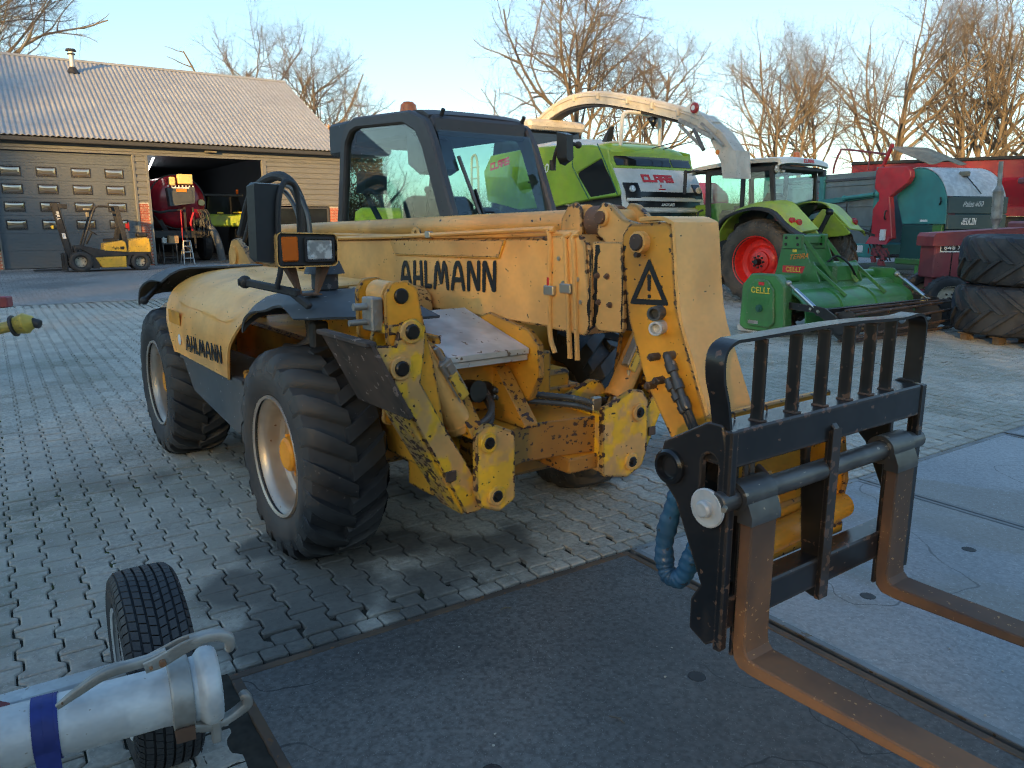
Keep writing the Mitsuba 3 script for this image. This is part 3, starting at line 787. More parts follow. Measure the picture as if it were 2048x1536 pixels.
k.obox([.90, .10, 1.30], (.09, .05, .13), None, .006); k.cyl([.90, .02, 1.33], [.90, .08, 1.33], .014); k.cyl([.90, .0, 1.27], [.90, .08, 1.27], .012)
k.cyl([.94, .095, 1.26], [.95, .095, 1.26], .008); k.cyl([.94, .095, 1.31], [.95, .095, 1.31], .008)
P('hydraulic_coupler', k, 'cast_alloy')
# engine hood
ss = [(-.02, .80), (-.03, .90), (-.032, 1.0), (-.012, 1.09), (.02, 1.155), (.055, 1.205), (.11, 1.25), (.19, 1.285), (.30, 1.312), (.45, 1.328), (.66, 1.335)]
f0 = np.interp([s[1] for s in ss], [.8, 1.0, 1.155, 1.25, 1.335], [-.63, -.53, -.40, -.28, -.20])
f1 = np.interp([s[1] for s in ss], [.8, .96, 1.17, 1.30, 1.335], [-1.80, -1.86, -2.0, -2.05, -2.05])
S = np.array(smooth_path(np.c_[np.array(ss), f0, f1], 4))
P_ = []
for u in np.linspace(0, 1, 56):
    row = []
    for i_, (y, z, a, b) in enumerate(S):
        x = a + (b - a) * u
        n_ = np.array(S[min(i_ + 1, len(S) - 1)][:2]) - np.array(S[max(i_ - 1, 0)][:2]); n_ = np.array([-n_[1], n_[0]]); n_ /= np.linalg.norm(n_)
        sl = i_ / 4                                     # section coordinate
        cx = min(max(x, -1.62), -.72); q = math.hypot((x - cx) / .22, (sl - 4.6 + .35 * (x + 1.15)) / 1.15)
        d = -.020 * (1 - min(1, max(0, (q - .80) / .22)) ** 2 * (3 - 2 * min(1, max(0, (q - .80) / .22))))
        e = min(u, 1 - u) * 1.5
        d -= .012 * max(0, 1 - e / .035) ** 2
        row.append((x, y - n_[0] * -d * -1, z + n_[1] * d))
    P_.append(row)
P_ = np.array(P_)
k = K().shell(P_, -.012)
hd = P('engine_hood', k, 'tan_paint', smooth=60)
k = K().box(-1.84, -1.56, -.0385, -.036, 1.0, 1.085, 0)
P('faded_patch', k, 'amber_paint', under=hd)
k = K()
AHL = {'A': ([[(0, 0), (.20, .80), (.32, .98), (.44, .98), (.56, .80), (.76, 0)], [(.12, .34), (.64, .34)]], .76),
       'H': ([[(0, 0), (.05, 1)], [(.58, 0), (.53, 1)], [(0, .36), (.55, .36)]], .58),
       'L': ([[(0, 1), (0, .04), (.34, .04)]], .34),
       'M': ([[(0, 0), (.12, .80), (.24, .98), (.46, .22), (.68, .98), (.80, .80), (.92, 0)]], .92),
       'N': ([[(0, 0), (.02, .98), (.10, .98), (.56, .04), (.62, .04), (.64, 1)]], .64)}
def ahlmann(w, h, sw):
    out, x = [], 0
    tot = sum(AHL[c][1] for c in 'AHLMANN') + 6 * .30
    s = w / tot
    for c in 'AHLMANN':
        for l in AHL[c][0]:
            out.append(LineString([((x + px) * s, py * h) for px, py in l]).buffer(sw, quad_segs=3, join_style=1))
        x += AHL[c][1] + .30
    return unary_union(out)
poly = ahlmann(.74, .088, .0085)
R = tmat([-1.45, -.0345, .862], [1, 0, .030], [0, 0.02, 1])
k.prism(poly, 'z', 0, .003, M=R)
P('lettering', k, 'black_letter', under=hd, label='black maker name lettering on the hood side')
k = K().cyl([-1.62, -.036, .905], [-1.62, -.033, .905], .034, n=20)
P('round_sticker', k, 'sticker_white', under=hd)
k = K()
k.prism(rp([(-1.76, .785), (-.44, .815), (-.40, .55), (-.63, .485), (-1.50, .575)], .012), 'y', .0, .34, .012)
k.prism(rp([(-1.74, .79), (-.45, .82), (-.45, .80), (-1.74, .77)], .0), 'y', -.012, .03)
P('side_skirt', k, 'plastic_grey')
k = K().box(-.56, -.38, .03, .36, .50, .86, .01)
k.box(-.50, .80, .43, .47, .55, 1.17, .006)
k.prism(rp([(-.55, .78), (-.36, .78), (-.36, 1.12), (-.20, 1.22), (.7, 1.22), (.7, .95), (-.25, .95)], .02), 'y', .36, .43, .004)
P('wheel_arch_panel', k, 'amber_paint')
k = K().tube(smooth_path([(-.22, .30, 1.16), (-.22, .30, 1.05), (-.26, .24, .99), (-.34, .2, .985)], 6), .035, 12)
P('drain_pipe', k, 'black_dull')
P('fender_stay', K().box(-.02, .05, .20, .28, .98, 1.17, .01), 'black_dull')
# cowl behind the lamps
k = K()
k.prism(rp([(-.75, .86), (-.75, 1.31), (.02, 1.315), (.10, 1.28), (.12, 1.20), (.10, .86)], .03, q=5), 'y', .50, .84, .012)
P('engine_cowl', k, 'tan_paint')
# fenders
def fender(name, prof, y0, y1, drop, flip=False, plan=True):
    rows = []
    for (x, z) in smooth_path([(a, b) for a, b in prof], 5):
        row = []
        for v in np.linspace(0, 1, 12):
            y = y0 + (y1 - y0) * v
            e = max(0, 1 - v / .30)
            xx = x if x < 0 or not plan else x * (.42 + .58 * min(1, v / .85) ** .55)
            row.append((xx, y, z - drop * e ** 2.2 * (1 - .75 * min(1, max(0, (x + .1) / .5)) if plan else 1)))
        rows.append(row)
    k = K().shell(np.array(rows), .012)
    if flip: k = k.mirror_y(CY)
    return P(name, k, 'plastic_grey', smooth=50)
FP = [(-.43, 1.17), (-.41, 1.22), (-.35, 1.262), (-.22, 1.298), (.02, 1.318), (.28, 1.308), (.52, 1.285), (.74, 1.25)]
fender('front_fender', FP, .0, .50, .085); fender('front_fender', FP, .0, .50, .085, True)
RP_ = [(-2.78, 1.12), (-2.76, 1.18), (-2.68, 1.25), (-2.52, 1.30), (-2.30, 1.335), (-2.08, 1.345), (-1.98, 1.345)]
fender('rear_fender', RP_, -.04, .66, .09, False, False); fender('rear_fender', RP_, -.04, .66, .09, True, False)
k = K().box(-2.75, -2.05, .40, .46, .60, 1.22, .01); P('rear_arch_panel', k, 'amber_paint')
k = K()
for (b, a0, a1) in (((-.02, -.10, 1.378), (.25, .0, 1.352), (.33, .06, 1.305)), ((-2.22, -.10, 1.112), (-2.30, .0, 1.16), (-2.36, .10, 1.20))):
    pass
k.sph([.02, -.105, 1.378], .030, 10); k.bar((.03, -.10, 1.376), (.36, .015, 1.345), .030, .034, .006); k.bar((.30, -.01, 1.36), (.40, .05, 1.285), .03, .03, .006)
k.cyl([.015, -.135, 1.378], [.02, -.105, 1.378], .016)
P('width_marker', k, 'black_dull')
k = K()
k.sph([-2.25, -.10, 1.108], .028, 10); k.bar((-2.24, -.095, 1.112), (-2.42, .05, 1.20), .03, .034, .006); k.bar((-2.40, .02, 1.19), (-2.40, .10, 1.25), .03, .03, .006)
P('width_marker', k, 'black_dull')
# working lamp on the fender
k = K()
k.hull([(x, y, z) for x in (.14, .285) for y, z in ((-.044, 1.478), (-.036, 1.594), (.232, 1.586), (.226, 1.472), (-.03, 1.462), (.20, 1.458), (-.02, 1.602), (.21, 1.594))])
lp = P('lamp_unit', k, 'black_dull')
k = K()
rim = rp([(-.050, 1.452), (-.046, 1.606), (.238, 1.598), (.234, 1.452)], .025)
k.prism(rim.difference(rim.buffer(-.005)), 'x', .10, .30)
k.prism(rim.buffer(-.003), 'x', .10, .112)
P('lamp_hood', k, 'tan_paint', under=lp)
k = K().box(.284, .298, -.030, .052, 1.478, 1.585, .006); P('indicator_lens', k, 'amber_lens', under=lp)
k = K().box(.28, .296, .086, .214, 1.480, 1.575, .010); P('headlamp', k, 'lamp_glass', under=lp)
k = K().prism(rp([(.080, 1.472), (.080, 1.583), (.220, 1.580), (.220, 1.472)], .01).difference(rp([(.090, 1.484), (.090, 1.572), (.210, 1.570), (.210, 1.484)], .012)), 'x', .284, .301, .002)
P('headlamp_frame', k, 'black_dull', under=lp)
for (y0, y1) in ((.035, .085), (.205, .165)):
    k = K()
    k.bar((.20, y0, 1.462), (.20, y1, 1.335), .020, .007, .002, up=(0, 1, 0))
    k.hull([(.165, y0 - .022, 1.46), (.235, y0 - .022, 1.46), (.165, y0 + .022, 1.46), (.235, y0 + .022, 1.46), (.185, y1 - .005, 1.325), (.215, y1 - .005, 1.325), (.185, y1 + .005, 1.325), (.215, y1 + .005, 1.325)])
    k.box(.16, .24, min(y1, y1 + (.03 if y1 < .12 else -.03)) - .01, max(y1, y1 + (.03 if y1 < .12 else -.03)) + .01, 1.318, 1.326, .002)
    P('lamp_leg', k, 'rust_steel', under=lp)
k = K().cyl([-.02, .30, 1.32], [-.02, .30, 1.50], .065, n=24, b=.006).cyl([-.02, .30, 1.40], [-.02, .30, 1.46], .10, .075, 24)
P('air_cleaner', k, 'plastic_grey')
# near mirror and its loop
k = K().hull([(x, y, z) for x, bb in ((.225, .012), (.27, .03)) for y, z in ((-.155 + bb, 1.50), (-.125, 1.475 + bb * .3), (-.02, 1.462 + bb * .3), (.012 - bb, 1.49), (.02 - bb, 1.79), (-.01, 1.815 - bb * .3), (-.115, 1.818 - bb * .3), (-.148 + bb, 1.795))])
mr = P('mirror', k, 'mirror_black', label='large black mirror seen from the back on the near fender')
k = K().tube(smooth_path([(.26, -.045, 1.36), (.285, -.028, 1.46), (.285, -.030, 1.62), (.285, -.018, 1.75), (.27, .012, 1.812), (.26, .045, 1.818), (.25, .073, 1.79), (.24, .085, 1.70), (.22, .09, 1.55), (.22, .09, 1.44)], 8), .0125, 10)
P('mirror_arm', k, 'black_dull')
# hoses over the boom's rear
for (pts, r, m) in (([(-1.5, .80, 1.50), (-1.52, .80, 1.74), (-1.68, .78, 1.92), (-1.95, .76, 1.96), (-2.35, .74, 1.85), (-2.6, .72, 1.55)], .034, 'black_dull'), ([(-1.35, .78, 1.55), (-1.40, .78, 1.72), (-1.56, .77, 1.86), (-1.85, .75, 1.89), (-2.3, .74, 1.76), (-2.55, .72, 1.5)], .016, 'worn_steel'), ([(-1.62, .82, 1.55), (-1.68, .82, 1.72), (-1.85, .8, 1.86), (-2.1, .78, 1.86), (-2.5, .74, 1.6)], .016, 'worn_steel')):
    P('boom_hose', K().tube(smooth_path(pts, 10), r, 10), m)
# boom pivot ears at the rear
k = K()
k.prism(rp([(-3.05, 1.25), (-3.05, 1.40), (-2.95, 1.50), (-2.80, 1.52), (-2.65, 1.45), (-2.3, 1.20), (-2.3, .9), (-3.0, .9)], .06), 'y', .74, .78, .006)
k.prism(rp([(-3.05, 1.25), (-3.05, 1.40), (-2.95, 1.50), (-2.80, 1.52), (-2.65, 1.45), (-2.3, 1.20), (-2.3, .9), (-3.0, .9)], .06), 'y', 1.20, 1.24, .006)
k.cyl([-2.86, .72, 1.38], [-2.86, 1.26, 1.38], .07, n=20)
P('boom_pivot', k, 'tan_paint')
# ---- boom: tilts up slightly to the front
bm = None
k = K()
oy0, oy1 = .86, 1.125
k.prism(rp([(-2.80, 1.175), (-2.80, 1.50), (1.08, 1.585), (1.24, 1.60), (1.30, 1.55), (1.32, 1.24), (1.29, 1.195), (1.08, 1.20), (-1.0, 1.185)], .02), 'y', oy0, oy1, .010)
bm = P('boom', k, 'tan_paint')
k = K().prism(rp([(-.375, 1.549), (.735, 1.567), (.69, 1.487), (-.315, 1.470)], .01), 'y', .849, .862, .004)
P('side_plate', k, 'tan_paint', under=bm)
k = K().prism(rp([(1.075, 1.20), (1.06, 1.59), (1.255, 1.60), (1.285, 1.56), (1.33, 1.24), (1.30, 1.195)], .02), 'y', .848, .862, .003)
P('end_plate', k, 'tan_paint', under=bm)
k = K().prism(ahlmann(.915, .128, .0125), 'z', 0, .003, M=tmat([-.262, .8575, 1.298], [1, 0, .038], [0, 0, 1]))
P('lettering', k, 'black_letter', under=bm, label='large black maker name lettering on the boom side')
k = K().prism(rp([(.80, 1.22), (.80, 1.56), (1.60, 1.575), (1.60, 1.235)], .01), 'y', .90, 1.085, .006)
P('inner_boom', k, 'black_dull', under=bm)
for (x0, x1, z0, z1) in ((1.335, 1.485, 1.225, 1.572),):
    k = K().prism(rp([(x0 - .01, z0 + .02), (x0 - .03, z1), (x1 - .012, z1 + .002), (x1 + .012, z0 + .02), (x1, z0), (x0 + .02, z0 - .005)], .012), 'y', .868, .89, .004)
    w = P('wear_plate', k, 'tan_paint', under=bm)
k = K()
for (x, z) in ((1.345, 1.44), (1.40, 1.44), (1.355, 1.335), (1.42, 1.33)):
    k.cyl([x, .862, z], [x, .870, z], .012, n=12); k.cyl([x, .852, z], [x, .866, z], .007, n=6)
P('plate_bolts', k, 'rust_steel', under=bm)
k = K()
for (x, z) in ((1.13, 1.50), (1.16, 1.40), (1.25, 1.42), (1.27, 1.33)):
    k.cyl([x, .842, z], [x, .849, z], .010, n=6)
P('end_bolts', k, 'bolt_zinc', under=bm)
# top cylinder
k = K().cyl([-2.6, .99, 1.568], [1.20, .99, 1.648], .056, n=28, b=.004)
tc = P('boom_cylinder', k, 'tan_paint', smooth=40)
k = K()
k.lathe([(.05, 0), (.066, 0), (.066, .13), (.06, .15), (.05, .15)], [1.19, .99, 1.648], [1, 0, .021], 28)
P('cylinder_gland', k, 'rust_steel', under=tc)
k = K().prism(rp([(1.05, 1.57), (1.06, 1.66), (1.10, 1.715), (1.15, 1.73), (1.185, 1.70), (1.19, 1.57)], .02).difference(disc(1.12, 1.648, .0)), 'y', .915, .93, .003)
k.lathe([(.057, 0), (.074, 0), (.074, .035), (.057, .035)], [1.11, .99, 1.646], [1, 0, .02], 28)
k.box(1.0, 1.20, .90, .93, 1.572, 1.592, .003)
P('cylinder_saddle', k, 'tan_paint', under=tc)
k = K()
for y0 in (.90, 1.05):
    k.prism(rp([(1.30, 1.60), (1.29, 1.69), (1.325, 1.725), (1.37, 1.715), (1.44, 1.66), (1.58, 1.63), (1.60, 1.52), (1.42, 1.52)], .02, q=5), 'y', y0, y0 + .03, .004)
k.cyl([1.335, .885, 1.665], [1.335, 1.10, 1.665], .034, n=20, b=.004)
eb = P('head_lug', k, 'tan_paint', under=tc)
k = K().cyl([1.335, .872, 1.665], [1.335, .90, 1.665], .026, n=18, b=.003); P('lug_pin', k, 'rust_steel', under=tc)
k = K().prism(rp([(-.18, 1.535), (-.14, 1.61), (-.10, 1.625), (-.06, 1.61), (-.02, 1.535)], .012).difference(slot(-.10, 1.565, -.10, 1.59, .014)), 'y', .865, .873, .001)
P('lifting_eye', k, 'tan_paint', under=bm)
# hydraulic pipes along the boom
for pts, r in (([(-1.6, .845, 1.535), (-.6, .845, 1.558), (.09, .845, 1.582), (1.02, .845, 1.618), (1.06, .843, 1.605), (1.075, .842, 1.55), (1.08, .842, 1.2), (1.115, .842, 1.10)], .011),
               ([(-1.2, .862, 1.565), (.2, .862, 1.575), (1.12, .858, 1.600), (1.165, .843, 1.585), (1.18, .842, 1.5), (1.215, .842, 1.09)], .011),
               ([(-1.2, .875, 1.56), (.4, .870, 1.578), (1.18, .858, 1.604), (1.215, .845, 1.585), (1.23, .842, 1.5), (1.262, .842, 1.09)], .011)):
    P('hydraulic_pipe', K().tube(smooth_path(pts, 6), r, 8), 'tan_paint', under=bm)
k = K()
k.box(1.05, 1.115, .826, .848, 1.345, 1.385, .004); k.box(1.155, 1.225, .826, .848, 1.36, 1.40, .004); k.box(.05, .10, .832, .858, 1.565, 1.600, .004)
P('pipe_clamp', k, 'bolt_zinc', under=bm)
k = K().box(1.068, 1.082, .829, .842, 1.385, 1.42, .003); P('red_tape', k, 'sticker_red', under=bm)
# ---- boom head
k = K()
front = [(1.712, 1.630), (1.752, 1.34), (1.822, 1.168), (1.915, .962), (2.06, .64), (2.075, .56)]
side = rp([(1.50, 1.642), (1.69, 1.648)] + front + [(2.04, .525), (1.95, .54), (1.771, .835), (1.608, 1.06), (1.513, 1.28), (1.462, 1.54), (1.465, 1.60)], .025, q=5)
k.prism(side, 'y', .878, .902, .004)
k.prism(side, 'y', 1.078, 1.102, .004)
hd = P('boom_head', k, 'amber_paint', label='bent orange boom head with warning triangle')
k = K()
F2 = [(1.56, 1.652), (1.66, 1.655), (1.705, 1.642), (1.722, 1.615)] + [(x + .010, z) for x, z in front[1:]]
R3 = []
for (x, z) in smooth_path(F2, 3):
    R3.append([(x, y, z) for y in np.linspace(.870, 1.110, 8)])
k.shell(np.array(R3), -.014)
P('face_plate', k, 'tan_paint', under=hd, smooth=45)
k = K()
tri = Polygon([(1.529, 1.349), (1.706, 1.357), (1.612, 1.508)])
tri = tri.buffer(.006, quad_segs=4)
k.prism(tri.difference(Polygon([(1.552, 1.364), (1.682, 1.370), (1.613, 1.478)])), 'y', .8745, .877)
k.prism(unary_union([LineString([(1.6135, 1.452), (1.616, 1.405)]).buffer(.0075), disc(1.6185, 1.378, .0075)]).union(Polygon([(1.604, 1.455), (1.623, 1.455), (1.619, 1.40), (1.613, 1.40)])), 'y', .8745, .877)
P('warning_triangle', k, 'black_letter', under=hd)
k = K().lathe([(0, .0), (.040, .0), (.040, .03), (.0, .03)], [1.572, .848, 1.575], [0, 1, 0], 24); P('boss', k, 'tan_paint', under=hd)
k = K().cyl([1.572, .836, 1.575], [1.572, .86, 1.575], .031, n=20, b=.004).cyl([1.572, .842, 1.53], [1.572, .862, 1.53], .010, n=8); P('pivot_pin', k, 'brown_scuffed', under=hd)
for (x, z, m) in ((1.672, 1.325, 'plastic_grey'), (1.682, 1.272, 'galvanised')):
    k = K().lathe([(.019, 0), (.026, 0), (.026, .075), (.0, .075)], [x + .028, .815, z], [-.35, .9, .0], 20)
    k.lathe([(.019, 0), (.019, .03), (0, .03)], [x + .028, .815, z], [-.35, .9, .0], 20)
    P('bushing', k, m, under=hd)
k = K()
for (x, z) in ((1.672, 1.16), (1.70, 1.075), (1.66, 1.05)):
    k.cyl([x, .835, z], [x, .88, z], .015, n=12, b=.003); k.cyl([x, .828, z], [x, .836, z], .010, n=6)
P('coupling_plug', k, 'brown_scuffed', under=hd)
for (a, b, o) in (((1.745, .845, 1.175), (1.865, .83, 1.00), 0), ((1.755, .845, 1.09), (1.85, .835, .985), 1)):
    k = K(); a, b = np.array(a), np.array(b)
    seq = [(0, .016), (.12, .016), (.13, .021), (.3, .021), (.31, .014), (.45, .014), (.46, .020), (.62, .020), (.63, .013), (.78, .013), (.79, .019), (.95, .019), (1.0, .015)]
    L = np.linalg.norm(b - a)
    k.lathe([(0, 0)] + [(r, t * L) for t, r in seq] + [(0, L)], a, b - a, 12)
    if not o: k.cyl(a + [0, -.006, 0], a + [0, .04, 0], .016, n=12)
    P('quick_coupling', k, 'worn_steel', under=hd)
    k = K().tube(smooth_path([b, b + [.03, .01, -.06], b + [.07, .03, -.14], b + [.12, .06, -.22]], 5), .013, 8)
    P('coupling_hose', k, 'black_dull', under=hd)
k = K()
k.prism(rp([(1.40, 1.36), (1.52, 1.36), (1.60, 1.33), (1.57, 1.22), (1.50, 1.18), (1.40, 1.2)], .01), 'y', 1.104, 1.15, .003)
P('head_brace', k, 'flaking_paint', under=hd)
# wear marks, welds and grease on the boom
SR = random.Random(19)
k = K()
Fp = smooth_path([(x + .0115, z) for x, z in front], 8)
for i in range(44):
    q = SR.randint(1, int(len(Fp) * .72)); y = SR.uniform(.90, 1.095); n_ = SR.randint(1, 3)
    w = SR.uniform(.0012, .0035)
    a, b = Fp[q], Fp[min(q + n_, len(Fp) - 1)]
    dy = SR.uniform(-.004, .006)
    k.hull([(a[0] + d, y + s * w, a[1]) for d in (-.002, .0012) for s in (-1, 1)] + [(b[0] + d, y + dy + s * w * .4, b[1]) for d in (-.002, .0012) for s in (-1, 1)])
P('paint_scratches', k, 'brown_scuffed', under=hd, kind='stuff')
k = K()
for i in range(16):
    x, z = SR.uniform(-.5, 1.0), SR.uniform(1.24, 1.53)
    a = SR.uniform(-1.2, 1.2); L = SR.uniform(.006, .03)
    k.hull([(x + s * .0015 + t * L * math.cos(a), oy0 - d, z + t * L * math.sin(a) + s * .001) for s in (-1, 1) for t in (0, 1) for d in (-.002, .001)])
P('paint_scratches', k, 'brown_scuffed', under=bm, kind='stuff')
for pts in ([(-.315, 1.470), (.69, 1.487)], [(.69, 1.487), (.735, 1.567)], [(-.315, 1.470), (-.375, 1.549)]):
    a, b = np.array(pts[0]), np.array(pts[1]); n_ = max(4, int(np.linalg.norm(b - a) / .012))
    k = K().tube([(a[0] + (b[0] - a[0]) * t, .856, a[1] + (b[1] - a[1]) * t - .002) for t in np.linspace(0, 1, n_)], [.0045 + .0018 * SR.random() for _ in range(n_)], 6)
    P('weld_seam', k, 'amber_paint', under=bm)
def smear(x, z0, z1, w, side, y):
    zs = np.linspace(z0, z1, 26); r = meshkit.noise(np.stack([zs * 45, zs * 0 + x * 7, zs * 0], 1), 4) * meshkit.noise(np.stack([zs * 9, zs * 0, zs * 0 + x], 1), 8) * 2
    pts = [(x, z) for z in zs] + [(x + side * w * q, z) for q, z in zip(r[::-1], zs[::-1])]
    return K().prism(Polygon(pts).buffer(0), 'y', y, y + .0015)
P('grease_smear', smear(1.328, 1.24, 1.56, .045, 1, .8665), 'grease', under=bm); P('grease_smear', smear(1.488, 1.24, 1.50, .022, -1, .8665), 'grease', under=bm); P('grease_smear', smear(1.325, 1.22, 1.52, .03, -1, .8465), 'grease', under=bm)
P('grease_smear', smear(1.468, 1.30, 1.56, .022, 1, .8765), 'grease', under=hd)
# ---- fork carriage on the boom head
k = K()
ck = rp([(2.02, .92), (2.035, .98), (2.20, 1.075), (2.255, 1.075), (2.275, 1.0), (2.275, .40), (2.235, .37), (2.17, .40), (2.17, .50), (2.205, .56), (2.09, .80), (2.025, .86)], .012, [slot(2.215, .855, 2.215, .95, .030)], 4)
FC = [None]
k.prism(ck, 'y', .525, .552, .004); 
fc = P('fork_carriage', k, 'black_paint', label='black fork carriage with tall guard and two rusty forks')
for y0 in (.715, 1.02, 1.60):
    if y0 == 1.60:
        k = K().prism(ck, 'y', 1.628, 1.655, .004)
    elif y0 == 1.02:
        mid = rp([(2.21, .55), (2.185, .80), (2.165, 1.0), (2.27, 1.02), (2.30, .99), (2.30, .40), (2.27, .385), (2.215, .40), (2.21, .46)], .02, [slot(2.235, .86, 2.235, .95, .032)], 4)
        k = K().prism(mid, 'y', 1.045, 1.075, .004).prism(rp([(2.282, .39), (2.282, .98), (2.30, .99), (2.30, .39)], 0), 'y', 1.035, 1.085, .0)
    else:
        k = K().prism(rp([(2.06, .62), (2.10, .95), (2.25, 1.0), (2.25, .55), (2.15, .50)], .02, [slot(2.215, .86, 2.215, .93, .03)], 4), 'y', y0 - .07, y0 - .045, .004)
    P('cheek_plate', k, 'black_paint', under=fc)
k = K().box(2.175, 2.285, .545, 1.64, .945, 1.062, .006); P('top_beam', k, 'black_paint', under=fc)
k = K().box(2.20, 2.285, .545, 1.64, .43, .535, .006); P('lower_beam', k, 'black_paint', under=fc)
P('edge_bar', K().box(2.262, 2.290, .525, .560, .37, 1.062, .004), 'black_paint', under=fc); P('edge_bar', K().box(2.262, 2.290, 1.625, 1.66, .34, 1.062, .004), 'black_paint', under=fc)
k = K().cyl([2.265, .50, .845], [2.265, 1.68, .845], .034, n=24, b=.004); P('fork_shaft', k, 'worn_steel', under=fc, smooth=40)
# pallet guard: bent flat-bar frame, seven uprights
def flat(pts, y0, y1, th):
    k = K(); p = np.asarray(pts, float)
    rows = [[(x, y, z) for y in (y0, y1)] for x, z in p]
    return k.shell(np.array(rows), th)
k = K()
gp = smooth_path([(2.245, .545, 1.064), (2.245, .528, 1.14), (2.245, .502, 1.22), (2.245, .505, 1.285), (2.245, .545, 1.312), (2.245, .62, 1.315), (2.245, 1.10, 1.322), (2.245, 1.45, 1.312), (2.245, 1.58, 1.318), (2.245, 1.625, 1.295), (2.245, 1.635, 1.24), (2.245, 1.63, 1.066)], 5)
G = []
gp = np.array(gp)
t = np.gradient(gp, axis=0); nn = np.cross(t, [1, 0, 0]); nn /= np.linalg.norm(nn, axis=1, keepdims=True)
for q, n_ in zip(gp, nn):
    G.append([q + [-.035, 0, 0], q + [.030, 0, 0]])
k.shell(np.array(G), .010)
P('guard_frame', k, 'black_paint', under=fc, smooth=50)
for i, y in enumerate((.690, .865, 1.02, 1.165, 1.30, 1.43)):
    k = K().box(2.225, 2.268, y, y + .011, 1.060, 1.312, .002)
    P('guard_bar', k, 'black_paint', under=fc)
    k = K()
    for s in (-1, 1): k.tube([(2.225, y + .005 + s * .007, 1.063), (2.268, y + .005 + s * .007, 1.063)], .005, 6)
    k.tube([(2.266, y - .005, 1.064), (2.270, y + .018, 1.064)], .005, 6)
    P('weld_bead', k, 'brown_scuffed', under=fc)
for i, y in enumerate((.62, .78, .95, 1.24, 1.37)):
    k = K().tube(smooth_path([(2.20, y, 1.064), (2.20, y + .012, 1.084), (2.20, y + .028, 1.082), (2.20, y + .032, 1.064)], 4), .003, 6)
    P('hook_wire', k, 'brown_scuffed', under=fc)
k = K().lathe([(.030, -.01), (.052, -.01), (.056, 0), (.056, .012), (.048, .02), (.040, .02), (.036, .0), (.0, -.004)], [2.068, .524, .905], [0, -1, 0], 28); P('pivot_bush', k, 'black_gloss', under=fc)
k = K().cyl([2.068, .53, .905], [2.068, .72, .905], .05, n=20); P('pivot_tube', k, 'black_paint', under=fc)
k = K().lathe([(.0, 0), (.058, 0), (.060, .004), (.060, .010), (.056, .013), (.026, .013), (.026, .030), (.020, .036), (0, .036)], [2.232, .512, .822], [0, -1, 0], 30); P('shaft_washer', k, 'galvanised', under=fc)
k = K().cyl([2.30, .50, .845], [2.31, .48, .845], .008, n=8); P('grease_nipple', k, 'bolt_zinc', under=fc)
# forks
def fork(y0):
    k = K()
    y1 = y0 + .122
    prof = [(2.285, .80), (2.330, .80), (2.330, .395), (2.335, .365), (2.352, .348), (2.40, .346), (3.50, .326), (3.50, .318), (2.42, .300), (2.36, .300), (2.315, .306), (2.292, .328), (2.285, .37)]
    k.prism(Polygon(prof), 'y', y0, y1, .005)
    f = P('fork', k, 'rust_steel', under=fc)
    k = K()
    k.lathe([(.036, 0), (.052, 0), (.052, .15), (.036, .15)], [2.265, y0 - .014, .845], [0, 1, 0], 24)
    k.hull([(x, y, z) for y in (y0 - .01, y1 + .01) for x, z in ((2.285, .84), (2.318, .84), (2.335, .80), (2.335, .775), (2.283, .775))])
    P('fork_hanger', k, 'worn_steel', under=fc)
    k = K().box(2.270, 2.284, y0 + .004, y1 - .004, .33, .80, .003)
    P('fork_back', k, 'black_paint', under=fc)
fork(.592); fork(1.425)
# tilt cylinder and hitch seen through the carriage
k = K().cyl([2.14, .84, .565], [2.14, 1.42, .60], .048, n=22, b=.005)
P('hitch_cylinder', k, 'chipped_paint')
k = K().box(2.00, 2.03, .76, 1.46, .46, 1.02, .006).box(2.02, 2.10, .80, 1.46, .50, .66, .01).box(2.02, 2.16, .80, 1.40, .50, .545, .006)
k.prism(rp([(1.98, .50), (2.12, .50), (2.15, .70), (2.10, 1.0), (2.0, 1.0)], .02), 'y', 1.40, 1.43, .004)
k.prism(rp([(1.98, .50), (2.12, .50), (2.15, .70), (2.10, 1.0), (2.0, 1.0)], .02), 'y', .74, .77, .004)
P('quick_hitch', k, 'chipped_paint')
k = K().tube(smooth_path([(2.16, .86, .68), (2.17, .87, .73), (2.15, .92, .76), (2.08, 1.0, .78), (1.98, 1.05, .80)], 5), .016, 10)
k.tube(smooth_path([(2.18, .84, .60), (2.19, .85, .66), (2.18, .89, .70), (2.10, .98, .72), (1.98, 1.05, .75)], 5), .016, 10)
P('hitch_hose', k, 'worn_steel')
k = K().cyl([2.188, .87, .60], [2.20, .87, .60], .022, n=10); P('hitch_bolt', k, 'rust_steel')
k = K()
for (y, z) in ((.66, 0), (.74, 0)):
    k.tube(smooth_path([(2.20, y, .95), (2.20, y, .86), (2.18, y, .78)], 4), .016, 8)
P('carriage_rod', k, 'worn_steel')
pts = smooth_path([(2.085, .56, .84), (2.06, .55, .75), (2.035, .55, .65), (2.037, .55, .57), (2.055, .55, .532), (2.085, .553, .524), (2.115, .556, .55), (2.14, .56, .62), (2.165, .565, .70)], 12)
rr = .030 + .0016 * np.sin(np.arange(len(pts)) * 1.3) + .002 * np.sin(np.arange(len(pts)) * .41)
P('sleeved_hose', K().tube(pts, rr, 14), 'blue_hose', smooth=60, label='sagging blue sleeved hose behind the fork carriage')
